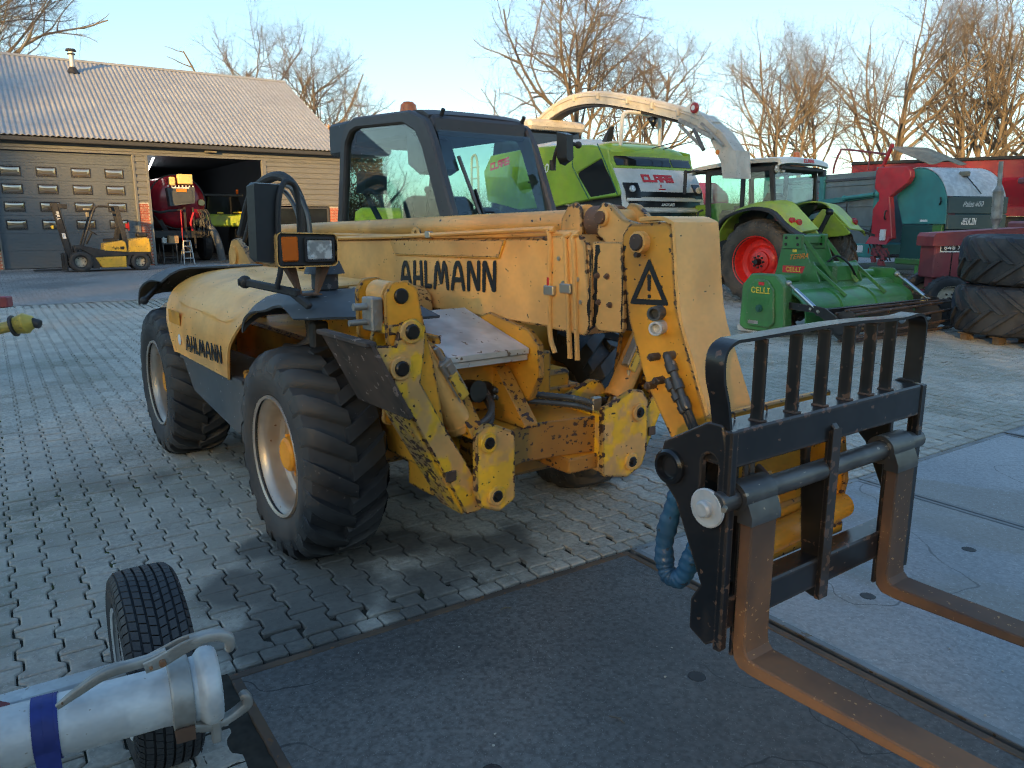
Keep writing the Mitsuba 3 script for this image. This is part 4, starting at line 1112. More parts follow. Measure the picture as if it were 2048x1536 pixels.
# ---- cab
k = K()
outer = rp([(-1.76, .70), (-1.74, 1.5), (-1.60, 2.19), (-1.52, 2.30), (-1.38, 2.335), (-.62, 2.300), (-.44, 2.235), (-.36, 2.12), (-.10, 1.58), (.02, .95), (.02, .70)], .10, q=6)
hole = rp([(-1.655, 1.45), (-1.52, 2.17), (-1.44, 2.245), (-1.34, 2.262), (-.70, 2.230), (-.56, 2.175), (-.48, 2.07), (-.22, 1.52), (-.20, 1.45)], .075, q=5)
k.prism(outer.difference(hole), 'y', 1.13, 1.185, .012)
k.prism(outer.difference(hole), 'y', 1.865, 1.92, .012)
k.bar((-.47, 1.18, 2.205), (-.47, 1.87, 2.205), .09, .11, .02)
k.box(-1.60, -1.50, 1.18, 1.87, 2.16, 2.30, .02); k.box(-1.75, -1.66, 1.18, 1.87, 1.10, 1.60, .02)
k.box(-.16, -.02, 1.18, 1.87, 1.0, 1.42, .02)
cb = P('cab', k, 'cab_frame', smooth=40, label='dark grey glazed driver cab')
k = K()
rows = [[(x, y, 2.318 - .010 * ((x + .95) / .55) ** 2 - .05 * max(0, (x + .55) / .12) - .012 * abs((y - 1.525) / .35) ** 3) for y in np.linspace(1.175, 1.875, 10)] for x in np.linspace(-1.50, -.46, 16)]
k.shell(np.array(rows), .05)
P('roof', k, 'cab_frame', under=cb, smooth=50)
k = K().box(-1.70, .0, 1.14, 1.91, .60, 1.18, .03); P('lower_body', k, 'amber_paint', under=cb)
def pane(name, pts, m, th=None):
    k = K(); n = len(pts)
    k.raw(pts, [[0, i, i + 1] for i in range(1, n - 1)])
    return P(name, k, m, under=cb, smooth=False)
hp = np.array(hole.buffer(.012).simplify(.004).exterior.coords)[:-1]
pane('side_window', [(x, 1.158, z) for x, z in hp], 'tint_glass')
pane('side_window', [(x, 1.892, z) for x, z in hp], 'tint_glass')
pane('windscreen', [(-.385, 1.185, 2.17), (-.385, 1.865, 2.17), (-.085, 1.865, 1.42), (-.085, 1.185, 1.42)], 'tint_glass')
pane('rear_window', [(-1.56, 1.185, 2.2), (-1.70, 1.185, 1.45), (-1.70, 1.865, 1.45), (-1.56, 1.865, 2.2)], 'tint_glass')
k = K()
k.hull([(x, y, z) for b in (0, .03) for y in (1.26 + b, 1.72 - b) for x, z in ((-.96, 1.38), (-.95, 1.77 + b), (-.88, 1.785 + b), (-.82, 1.76 + b), (-.80, 1.40))])
k.hull([(x, y, z) for y in (1.34, 1.72) for x, z in ((-1.18, 1.28), (-1.18, 1.40), (-.65, 1.38), (-.62, 1.30))])
k.box(-1.14, -.72, 1.40, 1.66, .95, 1.30, .02)
P('seat', k, 'seat_black', under=cb)
k = K()
k.cyl([-.30, 1.50, 1.30], [-.46, 1.50, 1.62], .03)
k.add(trimesh.creation.torus(.17, .016, 28, 8), trimesh.transformations.translation_matrix([-.47, 1.50, 1.64]) @ rot('y', -28))
k.box(-.42, -.16, 1.24, 1.80, 1.15, 1.38, .03)
P('steering_wheel', k, 'black_dull', under=cb)
k = K().cyl([-.62, 1.24, 1.55], [-.60, 1.24, 1.83], .012).sph([-.60, 1.24, 1.84], .022, 8).sph([-.575, 1.24, 1.84], .016, 8)
P('lever', k, 'black_gloss', under=cb)
k = K().bar((-1.68, 1.30, 1.95), (-1.25, 1.30, 1.55), .02, .045).hull([(x, y, z) for x, z in ((-1.60, 2.0), (-1.62, 1.85), (-1.48, 1.84), (-1.47, 1.98)) for y in (1.25, 1.42)])
k.hull([(x, y, z) for x, z in ((-.78, 2.20), (-.62, 2.14), (-.52, 1.96), (-.62, 1.93), (-.76, 2.0)) for y in (1.20, 1.42)])
k.box(-1.5, -.50, 1.20, 1.86, 2.16, 2.26, .02)
P('headlining', k, 'black_room', under=cb)
k = K()
Wd = np.array([.371, 0, -.928]); o = np.array([-.375, 1.25, 2.16])
def ws(u, v): return (-.370 + .405 * v * .745 + .012, 1.185 + u * .68, 2.17 - .75 * v)
k.tube([ws(.13, .20), ws(.27, .92)], .011, 6); k.tube([ws(.26, .62), ws(.50, 1.0)], .006, 6); k.tube([ws(.36, .62), ws(.60, 1.0)], .006, 6)
k.tube([ws(.26, .62), ws(.36, .62)], .008, 6); k.bar(ws(.22, .45), ws(.30, .98), .012, .02)
P('wiper', k, 'black_gloss', under=cb)
for y in (1.24, 1.83): P('washer_jet', K().cyl([-.425, y, 2.255], [-.40, y, 2.29], .012), 'black_dull', under=cb)
k = K().box(-1.95, -1.62, 1.20, 1.55, 2.12, 2.345, .02); P('air_box', k, 'plastic_grey', under=cb)
k = K().lathe([(0, .07), (.03, .068), (.05, .05), (.056, .0), (0, 0)], [-.92, 1.30, 2.325], [0, 0, 1], 20); P('beacon', k, 'amber_lens', under=cb)
k = K().hull([(x, y, z) for x, bb in ((-.13, .0), (-.06, .02)) for y, z in ((1.87 + bb, 2.18 - bb), (1.96 - bb, 2.18 - bb), (1.968 - bb, 2.02), (1.94 - bb, 1.985 + bb), (1.90, 1.995 + bb), (1.875 + bb, 2.03))])
P('far_mirror', k, 'mirror_black')
k = K().tube(smooth_path([(-.20, 1.90, 1.98), (-.16, 1.89, 2.06), (-.13, 1.90, 2.11), (-.11, 1.97, 2.115), (-.10, 2.02, 2.11)], 5), .012, 8).sph([-.10, 2.02, 2.11], .022, 8).cyl([-.20, 1.90, 1.96], [-.20, 1.90, 2.02], .02)
P('far_mirror_arm', k, 'black_dull')
# ---------------------------------------------------------------- the workshop barn (local: x out of the facade, y to the right, z up)
BM = fr(-17.681, 26.998, -56)
bn = Thing('workshop_barn', 'long grey clad workshop barn with corrugated roof, ribbed garage door and open bay', 'barn', BM)
B = bn.part
L0, L1 = -14.0, 12.62
# roof
sl = math.tan(math.radians(26.5)); E0, Z0 = .42, 4.50; RX = -7.3
ys = np.arange(L0 - .2, L1 + .12, .177 / 6)
wv = .020 * np.cos(ys / .177 * 2 * np.pi)
def roof_sheet(xa, za, xb, zb, dz, th=.012):
    return K().shell(np.stack([np.stack([np.full_like(ys, xa), ys, za + wv + dz], 1), np.stack([np.full_like(ys, xb), ys, zb + wv + dz], 1)]), th)
zr = Z0 + sl * (E0 - RX)
rf = B('roof', roof_sheet(E0, Z0, RX, zr, .03).mesh(), 'roof_sheet', smooth=50)
B('roof_back', roof_sheet(RX, zr, 2 * RX - E0, Z0, .03).mesh(), 'roof_sheet', smooth=50)
k = K()
for y in np.arange(L0 - .2, L1, .80):
    k.hull([(RX + dx, yy, zr + dz) for yy in (y, min(y + .82, L1 + .13)) for dx, dz in ((-.16, -.02), (-.08, .075), (0, .10), (.08, .075), (.16, -.02))])
B('ridge_caps', k, 'roof_sheet', under=rf, kind='stuff')
k = K().prism(Polygon([(E0, Z0 - .09), (E0, Z0 + .035), (RX, zr + .04), (2 * RX - E0, Z0 + .035), (2 * RX - E0, Z0 - .09), (RX, zr - .12)]), 'y', L1 + .09, L1 + .13)
B('verge_board', k, 'roof_sheet', under=rf)
k = K().prism(rp([(.20, 4.50), (.36, 4.50), (.36, 4.36), (.33, 4.34), (.22, 4.34)], .02), 'y', L0, L1 + .1, .004)
B('gutter', k, 'dark_trim', under=rf)
k = K().cyl([-5.95, 3.42, 7.60], [-5.95, 3.42, 8.55], .10, n=18); fl = B('flue', k, 'galvanised')
k = K().cyl([-5.95, 3.42, 8.52], [-5.95, 3.42, 8.60], .21, .17, 18).cyl([-5.95, 3.42, 8.38], [-5.95, 3.42, 8.42], .15, .15, 18); B('flue_cap', k, 'black_dull', under=fl)
k = K().cyl([-5.95, 3.42, 7.62], [-5.95, 3.42, 7.90], .28, .11, 18); B('flue_collar', k, 'black_dull', under=fl)
# walls
def cladding(y0, y1, z0, z1, pitch=.215, x=.0):
    pts = [(x - .06, z0)]
    z = z0
    while z < z1 - .01:
        t = min(pitch, z1 - z)
        pts += [(x, z), (x, z + t * .16), (x + .032, z + t * .30), (x + .032, z + t * .84), (x, z + t)]
        z += t
    pts += [(x - .06, z1)]
    return K().prism(Polygon(pts).buffer(0), 'y', y0, y1)
B('wall_cladding', cladding(9.34, L1, 2.28, 4.08), 'barn_cladding')
B('wall_cladding', cladding(4.50, 4.86, 2.36, 4.06, .235), 'barn_cladding')
B('wall_cladding', cladding(L0, L1, 4.12, 4.42, .15), 'barn_cladding')
B('wall_cladding', cladding(L0, .02, 2.36, 4.08), 'barn_cladding')
k = K().box(-.06, .045, L0, L1, 4.06, 4.125, .006); B('lintel_flashing', k, 'barn_cladding')
for y0, y1, z1 in ((4.42, 4.50, 4.06), (4.86, 4.95, 4.06), (9.17, 9.34, 4.06), (.0, .05, 4.06)):
    B('door_jamb', K().box(-.14, .05, y0, y1, 0, z1, .006), 'barn_cladding')
B('gable_wall', K().prism(Polygon([(-.05, 0), (-14.5, 0), (-14.5, 4.3), (RX, zr - .15), (-.05, 4.3)]), 'y', L1 - .06, L1), 'barn_cladding')
B('gable_wall', K().prism(Polygon([(-.05, 0), (-14.5, 0), (-14.5, 4.3), (RX, zr - .15), (-.05, 4.3)]), 'y', L0, L0 + .06), 'barn_cladding')
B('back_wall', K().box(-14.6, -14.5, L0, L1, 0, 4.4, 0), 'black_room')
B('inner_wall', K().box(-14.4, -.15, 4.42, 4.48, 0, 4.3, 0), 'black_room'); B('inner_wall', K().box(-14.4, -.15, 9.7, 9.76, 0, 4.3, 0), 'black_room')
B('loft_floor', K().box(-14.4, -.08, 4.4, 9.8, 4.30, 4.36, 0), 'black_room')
# brickwork
bk_ply = mikit.ply(K().box(-.10, .02, 0, .205, 0, .052, .003).mesh(), 'brick_red')
bh_ply = mikit.ply(K().box(-.10, .02, 0, .097, 0, .052, .003).mesh(), 'brick_red')
BR = random.Random(4)
def brickwork(y0, y1, z1, zlo=0):
    pier = B('brick_pier', K().box(-.11, .012, y0 + .004, y1 - .004, 0, z1, 0), 'mortar')
    z, r = zlo, 0
    while z + .06 <= z1:
        y = y0 + (0 if r % 2 == 0 else -.1075)
        while y < y1 - .05:
            a, b = max(y, y0), min(y + .205, y1)
            sh = bk_ply if b - a > .16 else bh_ply
            if b - a > .07:
                s = (b - a) / (.205 if b - a > .16 else .097)
                B('brick', sh, None, under=pier, M=BM @ T().translate([BR.uniform(-.003, .003), a, z]).scale([1, s, 1]))
            y += .215
        z += .0635 * 1.0; r += 1
brickwork(4.50, 4.86, 2.35, .02)
brickwork(11.96, 12.56, 2.27, .82)
brickwork(-.36, .0, .62, .02)
B('window_wall', K().box(-.10, .0, 9.34, 11.96, 0, .9, 0), 'mortar')
wf = B('window', K().prism(sbox(9.5, .95, 11.93, 2.24).difference(sbox(9.58, 1.02, 10.66, 2.17)).difference(sbox(10.74, 1.02, 11.83, 2.17)), 'x', -.06, .0, .004), 'dark_trim')
B('pane', K().box(-.045, -.035, 9.55, 11.88, 1.0, 2.2, 0), 'dark_glass', under=wf)
# sectional garage door
for i, (z0, z1) in enumerate(((.02, .635), (.635, 1.24), (1.24, 1.85), (1.85, 2.455), (2.455, 3.06), (3.06, 3.66), (3.66, 4.07))):
    pts = [(-.16, z0 + .003)]
    n = 6 if z1 - z0 > .5 else 4
    for q in range(n):
        a = z0 + .003 + (z1 - z0 - .006) * q / n; b = z0 + .003 + (z1 - z0 - .006) * (q + 1) / n
        pts += [(-.110, a), (-.104, a + .008), (-.104, b - .008), (-.110, b)]
    pts += [(-.16, z1 - .003)]
    sec = B('door_section', K().prism(Polygon(pts), 'y', .05, 4.42), 'door_panel')
    if 2 <= i <= 5:
        zc = [1.545, 2.16, 2.765, 3.36][i - 2]
        for q, yc in enumerate((.575, 1.645, 2.715, 3.79)):
            w = B('door_window', K().prism(rp([(yc - .315, zc - .17), (yc + .315, zc - .17), (yc + .315, zc + .17), (yc - .315, zc + .17)], .02).difference(sbox(yc - .275, zc - .13, yc + .275, zc + .13)), 'x', -.108, -.084, .004), 'black_dull', under=None)
            rows = []
            for u in np.linspace(-1, 1, 9):
                rows.append([(-.104 + .030 * (1 - abs(u) ** 4) * (1 - abs(v) ** 4), yc + .28 * u, zc + .135 * v) for v in np.linspace(-1, 1, 9)])
            B('pane', K().grid(rows), 'door_pane', under=w, smooth=True)
k = K().box(-.02, .02, 7.0, 7.4, 4.20, 4.24, .006).bar((.0, 7.02, 4.2), (.18, 7.02, 4.27), .02, .02).bar((.0, 7.38, 4.2), (.18, 7.38, 4.27), .02, .02).box(.14, .24, 6.98, 7.42, 4.25, 4.31, .01)
B('bay_lamp', k, 'canvas')
scene['tube_mat'] = {'type': 'diffuse', 'reflectance': {'type': 'rgb', 'value': [.8, .8, .8]}}
for i, (a, b) in enumerate((((-.35, 5.22, 4.0), (-4.6, 5.80, 4.0)), ((-4.8, 5.83, 4.0), (-9.6, 6.48, 4.0)))):
    s = mikit.ply(K().bar(a, b, .07, .06, .01).mesh(), 'tube_mat')
    s['emitter'] = {'type': 'area', 'radiance': {'type': 'rgb', 'value': [.55, .55, .52]}}
    B('tube_light', s, None)

# things in the bay
tk = Thing('slurry_tank', 'crimson slurry tank parked inside the open bay of the barn', 'tank', BM)
k = K()
prof = [(0, .40), (.35, .385), (.7, .32), (.92, .22), (1.02, .10), (1.05, 0), (1.05, -5.0), (0, -5.2)]
k.lathe(prof, [-1.6, 6.18, 2.42], [1, 0, 0], 48)
tb = tk.part('tank_body', k, 'crimson_tank', smooth=40)
tk.part('tank_ring', K().lathe([(1.0, 0), (1.085, 0), (1.085, .06), (1.0, .06)], [-1.62, 6.18, 2.42], [1, 0, 0], 48), 'black_dull', under=tb)
k = K().hull([(x, y, z) for x in (-1.2, -.72) for y, z in ((5.74, 2.24), (6.66, 2.36), (6.70, 2.98), (5.68, 2.94))])
bx = tk.part('control_box', k, 'canvas' if False else 'plastic_grey')
tk.part('box_lid', K().hull([(x, y, z) for x, b in ((-.72, 0), (-.68, .06)) for y, z in ((5.80 + b, 2.30 + b), (6.60 - b, 2.40 + b), (6.63 - b, 2.88 - b), (5.76 + b, 2.84 - b))]), 'plastic_grey', under=bx)
tk.part('badge', K().box(-.675, -.668, 6.0, 6.38, 2.78, 2.90, .002), 'sticker_orange', under=bx)
tk.part('nameplate', K().box(-.70, -.69, 5.84, 6.48, 2.915, 2.965, .002), 'sticker_white', under=bx)
k = K().box(-.9, -.55, 6.08, 6.62, 3.08, 3.46, .03).box(-.85, -.6, 5.76, 5.98, 3.02, 3.34, .03)
tk.part('top_tank', k, 'gold_panel')
k = K()
for i in range(8): k.cyl([-.70, 5.72 + .13 * i, 2.97], [-.70, 5.73 + .13 * i, 3.03], .028, n=8)
tk.part('valve_levers', k, 'sticker_white', kind='stuff')
k = K().tube(smooth_path([(-1.1, 5.15, 2.05), (-.9, 5.4, 2.0), (-.85, 5.7, 2.06), (-.85, 6.2, 2.1)], 5), .05, 8).bar((-1.2, 5.4, 1.7), (-1.0, 5.9, .6), .1, .15).box(-1.6, -1.0, 5.1, 7.2, 1.0, 1.3, .02).bar((-1.0, 6.3, 2.2), (-1.0, 6.3, .5), .08, .08).bar((-1.0, 6.62, 2.2), (-1.0, 6.62, .6), .06, .06)
tk.part('frame', k, 'black_dull')
k = K()
HR = random.Random(8)
for i in range(9):
    y = 6.72 + .045 * i
    k.tube(smooth_path([(-.75, y, 2.12), (-.60 + HR.uniform(-.1, .1), y + .08, 1.9), (-.55, y + HR.uniform(-.1, .2), 1.45 + HR.uniform(-.3, .1)), (-.7, y + .05, 1.1), (-.8, 6.7, 1.4)], 5), .018, 6)
tk.part('hose_bundle', k, 'black_dull', kind='stuff')
k = K().tube(smooth_path([(-.8, 6.6, 2.0), (-.75, 6.45, 1.6), (-.75, 6.5, 1.3)], 5), .045, 8).bar((-.7, 6.1, 2.1), (-.7, 6.08, .9), .03, .05)
tk.part('gate_valve', K().cyl([-1.3, 7.02, 2.40], [-1.22, 7.02, 2.40], .13, n=16, b=.02), 'gold_panel')
tk.part('red_pipe', k, 'red_paint')
pts = smooth_path([(-1.3, 6.85, 1.62), (-.9, 7.02, 1.60), (-.6, 7.25, 1.25), (-.45, 7.38, .75), (-.45, 7.48, .12)], 14)
tk.part('suction_hose', K().tube(pts, np.where(np.arange(len(pts)) % 2 == 0, .155, .14), 16), 'plastic_grey', smooth=50)
tr = Thing('parked_tractor', 'dark green tractor standing deep in the shadow of the barn bay', 'tractor', BM)
k = K().box(-4.2, -2.4, 7.35, 9.0, 1.45, 1.95, .06); tr.part('body', k, 'lime_dusty')
k = K().hull([(x, y, z) for x in (-4.0, -2.6) for y, z in ((7.5, 1.95), (9.0, 1.95), (8.85, 2.7), (7.6, 2.7))]); tr.part('cab', k, 'dark_glass')
tr.part('roof', K().box(-4.1, -2.5, 7.45, 9.05, 2.7, 2.80, .03), 'plastic_grey')
tr.part('beacon', K().cyl([-2.6, 8.82, 2.8], [-2.6, 8.82, 2.98], .05, n=10), 'amber_lens')
tr.part('work_lights', K().box(-2.52, -2.45, 7.9, 8.15, 1.98, 2.05, .01).box(-2.5, -2.44, 8.55, 9.1, 2.0, 2.06, .01), 'sticker_yellow', kind='stuff')
for y in (7.5, 8.9):
    tr.part('wheel', K().cyl([-3.4, y - .2, .8], [-3.4, y + .2, .8], .8, n=28, b=.08), 'rubber')
ld = Thing('step_ladder', 'white aluminium step ladder standing in the barn bay', 'ladder', BM)
for y0, y1 in ((5.98, 6.06), (6.36, 6.30)):
    ld.part('rail', K().bar((-.25, y0, .0), (-.45, y1, .92), .03, .06), 'galvanised'); ld.part('back_rail', K().bar((-.95, y0, .0), (-.5, y1, .90), .025, .04), 'galvanised')
for z in (.24, .48, .70, .90):
    t = z / .92; ld.part('step', K().box(-.30 - .2 * t, -.18 - .2 * t, 5.98 + .08 * t, 6.36 - .06 * t, z - .015, z + .015, .004), 'galvanised')
wb = Thing('workbench', 'small grey metal workbench loaded with boxes beside the bay jamb', 'workbench', BM)
wb.part('top', K().box(-1.5, -.6, 5.30, 5.86, .78, .82, .004), 'worn_steel')
wb.part('shelf', K().box(-1.5, -.6, 5.32, 5.84, .26, .29, .004), 'worn_steel')
for y in (5.33, 5.82):
    for x in (-.64, -1.46): wb.part('leg', K().box(x - .02, x + .02, y - .02, y + .02, 0, .78, .003), 'worn_steel')
single('cardboard_box', K().box(-.95, -.62, 5.56, 5.92, .822, 1.10, .004), 'card_brown', 'brown cardboard box on the workbench in the barn bay', 'box', BM)
single('white_canister', K().box(-.95, -.7, 5.33, 5.50, .822, 1.02, .02).cyl([-.8, 5.4, 1.02], [-.8, 5.4, 1.06], .03, n=10), 'white_gloss', 'white canister on the workbench in the barn bay', 'canister', BM)

# ---------------------------------------------------------------- forklift truck, parked along the facade (same local axes; it faces -y)
fk = Thing('forklift_truck', 'yellow and black forklift truck parked in front of the garage door', 'forklift', BM)
X0, X1 = 1.75, 2.80
def fwheel(y, R, W, x, side):
    tyre = road_tyre(R, W, R * .58, 40, 3)
    Mx = BM @ T().translate([x, y, R - .01]).rotate([0, 0, 1], -90 if side > 0 else 90)
    w = fk.part('wheel', K().lathe([(R * .60, -W * .38), (R * .55, -W * .42), (R * .50, -W * .2), (R * .28, -W * .18), (R * .22, -W * .30), (0, -W * .30)], [0, 0, 0], [0, 1, 0], 24), 'cream_rim', M=Mx)
    for i in range(20):
        a = i * 2 * math.pi / 20
        for s in (-1, 1):
            tyre.obox([(R + .004) * math.sin(a), s * W * .33, (R + .004) * math.cos(a)], (R * .17, W * .30, .03), rot('y', math.degrees(a)), .004)
    fk.part('tyre', tyre, 'rubber', under=w, M=Mx)
    k = K()
    for i in range(6):
        a = i * 1.047; k.cyl([R * .38 * math.cos(a), -W * .20, R * .38 * math.sin(a)], [R * .38 * math.cos(a), -W * .17, R * .38 * math.sin(a)], .022, n=8)
    fk.part('hand_holes', k, 'grease', under=w, M=Mx)
fwheel(2.16, .345, .22, X1 - .08, 1); fwheel(3.98, .30, .20, X1 - .10, 1); fwheel(2.16, .345, .22, X0 + .08, -1); fwheel(3.98, .30, .20, X0 + .10, -1)
side = rp([(2.58, .44), (2.62, .40), (2.78, .12), (3.52, .12), (3.54, .50), (2.62, .48)], .02)
fk.part('lower_body', K().prism(side, 'x', X0, X1, .02), 'forklift_yellow')
fk.part('side_band', K().prism(rp([(2.60, .48), (3.9, .52), (4.30, .56), (4.32, .62), (3.5, .64), (2.9, .70), (2.30, .86), (2.12, .86), (2.05, .78), (2.25, .72), (2.5, .55)], .01), 'x', X0 + .005, X1 - .005, .01), 'black_dull')
fk.part('engine_cover', K().prism(rp([(2.86, .66), (2.90, .92), (3.2, .98), (3.46, 1.02), (3.56, .98), (3.60, .62)], .03), 'x', X0 + .12, X1 - .01, .03), 'forklift_yellow')
fk.part('counterweight', K().prism(rp([(3.62, .60), (3.66, 1.02), (3.76, 1.06), (4.20, 1.12), (4.32, 1.08), (4.36, .75), (4.33, .58)], .04), 'x', X0 + .05, X1 - .01, .04), 'forklift_yellow')
fk.part('rear_chassis', K().prism(rp([(3.5, .20), (3.6, .60), (4.33, .58), (4.36, .20)], .02).difference(disc(3.98, .29, .34)), 'x', X0 + .02, X1 - .02, .01), 'black_dull')
fk.part('front_mudguard', K().prism(rp([(1.98, .70), (2.05, .86), (2.34, .86), (2.55, .56), (2.75, .50), (2.70, .10), (2.50, .10), (2.40, .60), (2.2, .76), (2.02, .66)], .01), 'x', X0 + .05, X1 - .03, .01), 'black_dull')
fk.part('lettering', K().text('Yale', .085, tmat([X1 - .008, 3.10, .73], [0, 1, 0], [0, 0, 1]), .004), 'black_letter', label='black maker name lettering on the yellow engine cover')
fk.part('emblem', K().box(X1 - .012, X1 - .004, 3.37, 3.50, .72, .82, .002), 'black_letter')
for x in (X0 + .12, X1 - .10):
    g = fk.part('overhead_guard', K().tube(smooth_path([(x, 2.26, .84), (x, 2.50, 1.50), (x, 2.70, 2.02), (x, 2.78, 2.12), (x, 2.90, 2.155), (x, 3.45, 2.14)], 6), .032, 10), 'black_dull')
    fk.part('rear_post', K().prism(rp([(3.32, 2.16), (3.46, 2.16), (3.70, .62), (3.54, .62)], .01), 'x', x - .03, x + .03, .006), 'black_dull', under=g)
k = K()
for i in range(6): k.bar((X0 + .12, 2.80 + i * .12, 2.15), (X1 - .1, 2.80 + i * .12, 2.15), .03, .03)
fk.part('guard_bars', k, 'black_dull', kind='stuff')
tilt = np.array([0, .06, 1.0])
mast = None
for x in (X0 + .22, X1 - .22):
    mast = fk.part('mast_rail', K().hull([(x + dx, y, z) for dx in (-.05, .05) for y, z in ((1.88, .10), (2.02, .10), (1.66, 2.24), (1.50, 2.24))]), 'black_dull')
    k = K().cyl([x, 1.98, .5], [x, 1.72, 2.1], .03, n=10); fk.part('lift_cylinder', k, 'worn_steel', under=mast)
fk.part('mast_crosshead', K().hull([(x, y, z) for x in (X0 + .18, X1 - .18) for y, z in ((1.50, 2.12), (1.72, 2.12), (1.94, 2.06), (1.95, 2.20), (1.50, 2.235))]), 'black_dull')
fk.part('mast_lettering', K().text('Yale', .10, tmat([X1 - .168, 1.67, 1.86], [0, -.04, .3], [0, -.3, -.04]) if False else tmat([X1 - .168, 1.72, 1.70], [0, -.042, .3], [0, -.3, -.042]), .004), 'sticker_white')
fk.part('data_plate', K().hull([(X1 - .168 + d, y, z) for d in (0, .006) for y, z in ((1.72, 1.10), (1.82, 1.09), (1.80, 1.27), (1.70, 1.28))]), 'sticker_white')
fk.part('fork_backplate', K().box(X0 + .15, X1 - .15, 1.70, 1.78, .05, .62, .01), 'black_dull')
for x in (X0 + .3, X1 - .3): fk.part('fork', K().box(x - .05, x + .05, .80, 1.70, .05, .09, .004).box(x - .05, x + .05, 1.64, 1.70, .05, .6, .004), 'black_dull')
k = K().hull([(x, y, z) for x in (2.05, 2.5) for y, z in ((2.95, .98), (3.36, 1.02), (3.36, 1.10), (2.95, 1.06))]).hull([(x, y, z) for x in (2.05, 2.5) for y, z in ((3.28, 1.06), (3.40, 1.06), (3.48, 1.44), (3.38, 1.46))])
fk.part('seat', k, 'seat_black')
k = K().cyl([2.2, 2.42, .9], [2.2, 2.62, 1.28], .035, n=10).add(trimesh.creation.torus(.16, .014, 20, 6), trimesh.transformations.translation_matrix([2.2, 2.64, 1.30]) @ rot('x', -35))
fk.part('steering_wheel', k, 'black_dull')
k = K().box(2.4, 2.6, 2.42, 2.62, 2.02, 2.08, .01).box(2.42, 2.58, 2.48, 2.58, 1.80, 1.96, .02); fk.part('work_lamp', k, 'canvas')
k = K().cyl([2.66, 3.72, 1.35], [2.66, 3.72, 1.62], .02, n=8).box(2.6, 2.7, 3.62, 3.74, 1.42, 1.58, .01); fk.part('tail_lamp', k, 'red_lens')
k = K().box(2.0, 2.5, 3.98, 4.32, 1.11, 1.28, .05); fk.part('gas_bottle_cradle', k, 'black_dull')
k = K().box(X1 - .20, X1 - .17, 1.42, 1.50, 1.42, 1.52, .004); fk.part('warning_tag', k, 'sticker_yellow')

# ---------------------------------------------------------------- woodland far behind the camera (its shade lies over the yard)
xs = np.arange(-170, 130, .7)
base = np.interp(xs, [-170, -50, -45, -42, -36, -30, -25.5, -22, -18, 130], [25, 25, 23, 15, 14.5, 16, 16.4, 17.8, 19.5, 20.5])
top = base + (meshkit.fbm(np.stack([xs * .22, xs * 0, xs * 0], 1), 4) - .5) * np.interp(xs, [-60, -45, -36, -30, -25, -18], [5, 5, 5.5, 2, 1.2, 4]) + (meshkit.noise(np.stack([xs * 1.3, xs * 0, xs * 0], 1), 3) - .5) * .7
WRG = np.random.default_rng(41)
n_ = 26000
cx_ = WRG.uniform(-170, 130, n_); tz_ = np.interp(cx_, xs, top); cz_ = WRG.uniform(0, 1, n_) ** .85 * tz_
dense = np.interp(cx_, [-170, -48, -44, -40, 130], [1, 1, .9, .86, .86]); keep = WRG.uniform(0, 1, n_) < dense
cx_, cz_ = cx_[keep], cz_[keep]; n_ = len(cx_)
cy_ = -60 + WRG.uniform(-6, 6, n_); an_ = WRG.normal(0, .5, n_); hw_, hh_ = WRG.uniform(.10, .26, n_), WRG.uniform(.5, 1.3, n_)
dx_, dz_ = np.sin(an_), np.cos(an_)
c_ = np.stack([cx_, cy_, cz_], 1); up_ = np.stack([dx_, 0 * dx_, dz_], 1) * hh_[:, None]; sd_ = np.stack([dz_, WRG.normal(0, .3, n_), -dx_], 1) * hw_[:, None]
V_ = np.stack([c_ - up_ - sd_, c_ - up_ + sd_, c_ + up_ + sd_, c_ + up_ - sd_], 1).reshape(-1, 3); o_ = np.arange(n_)[:, None] * 4
k = K().raw(V_, np.vstack([o_ + [0, 1, 2], o_ + [0, 2, 3]]))
scene['far_woodland'] = mikit.ply(k.mesh(), 'twig'); labels['far_woodland'] = {'kind': 'stuff', 'label': 'distant woodland belt behind the photographer', 'category': 'woodland'}
# ---------------------------------------------------------------- forage harvester (local: x out of its rear, y to the right, z up)
HM = fr(2.42, 17.0, -58)
hv = Thing('forage_harvester', 'lime green and white forage harvester with its long white spout raised', 'harvester', HM)
H = hv.part
W = 2.42
side = rp([(-.10, 2.20), (-.20, 2.45), (-.50, 2.90), (-.58, 3.20), (-1.2, 3.34), (-2.6, 3.42), (-3.7, 3.46), (-5.6, 3.40), (-6.0, 3.0), (-5.8, 2.2), (-4.2, 1.95), (-2.6, 2.0), (-1.2, 2.14)], .05)
win = rp([(-1.72, 2.74), (-.80, 3.02), (-.66, 2.80), (-.22, 2.27), (-1.18, 2.19)], .06)
body = H('side_panel', K().prism(side.difference(win), 'y', -.03, .06, .02), 'lime_green')
H('side_panel', K().prism(side.difference(win), 'y', W - .06, W + .03, .02), 'lime_green')
H('side_grille', K().prism(win.buffer(.02), 'y', .0, .03), 'dark_glass', under=body)
for pts in ([(-1.90, 3.38), (-1.86, 2.90), (-1.22, 2.16)], [(-.95, 3.34), (-.72, 3.02), (-.20, 2.22)]):
    H('panel_seam', K().tube([(x, -.034, z) for x, z in pts], .012, 6), 'deep_green', under=body)
k = K()
rows = []
for x, z in smooth_path([(-.50, 2.98), (-.62, 3.22), (-.9, 3.36), (-1.6, 3.47), (-2.8, 3.53), (-3.7, 3.54)], 4):
    rows.append([(x, -.02 + (W + .04) * v, z - .16 * abs(2 * v - 1) ** 6 - .02 * (2 * v - 1) ** 2) for v in np.linspace(0, 1, 22)])
k.shell(np.array(rows), -.03)
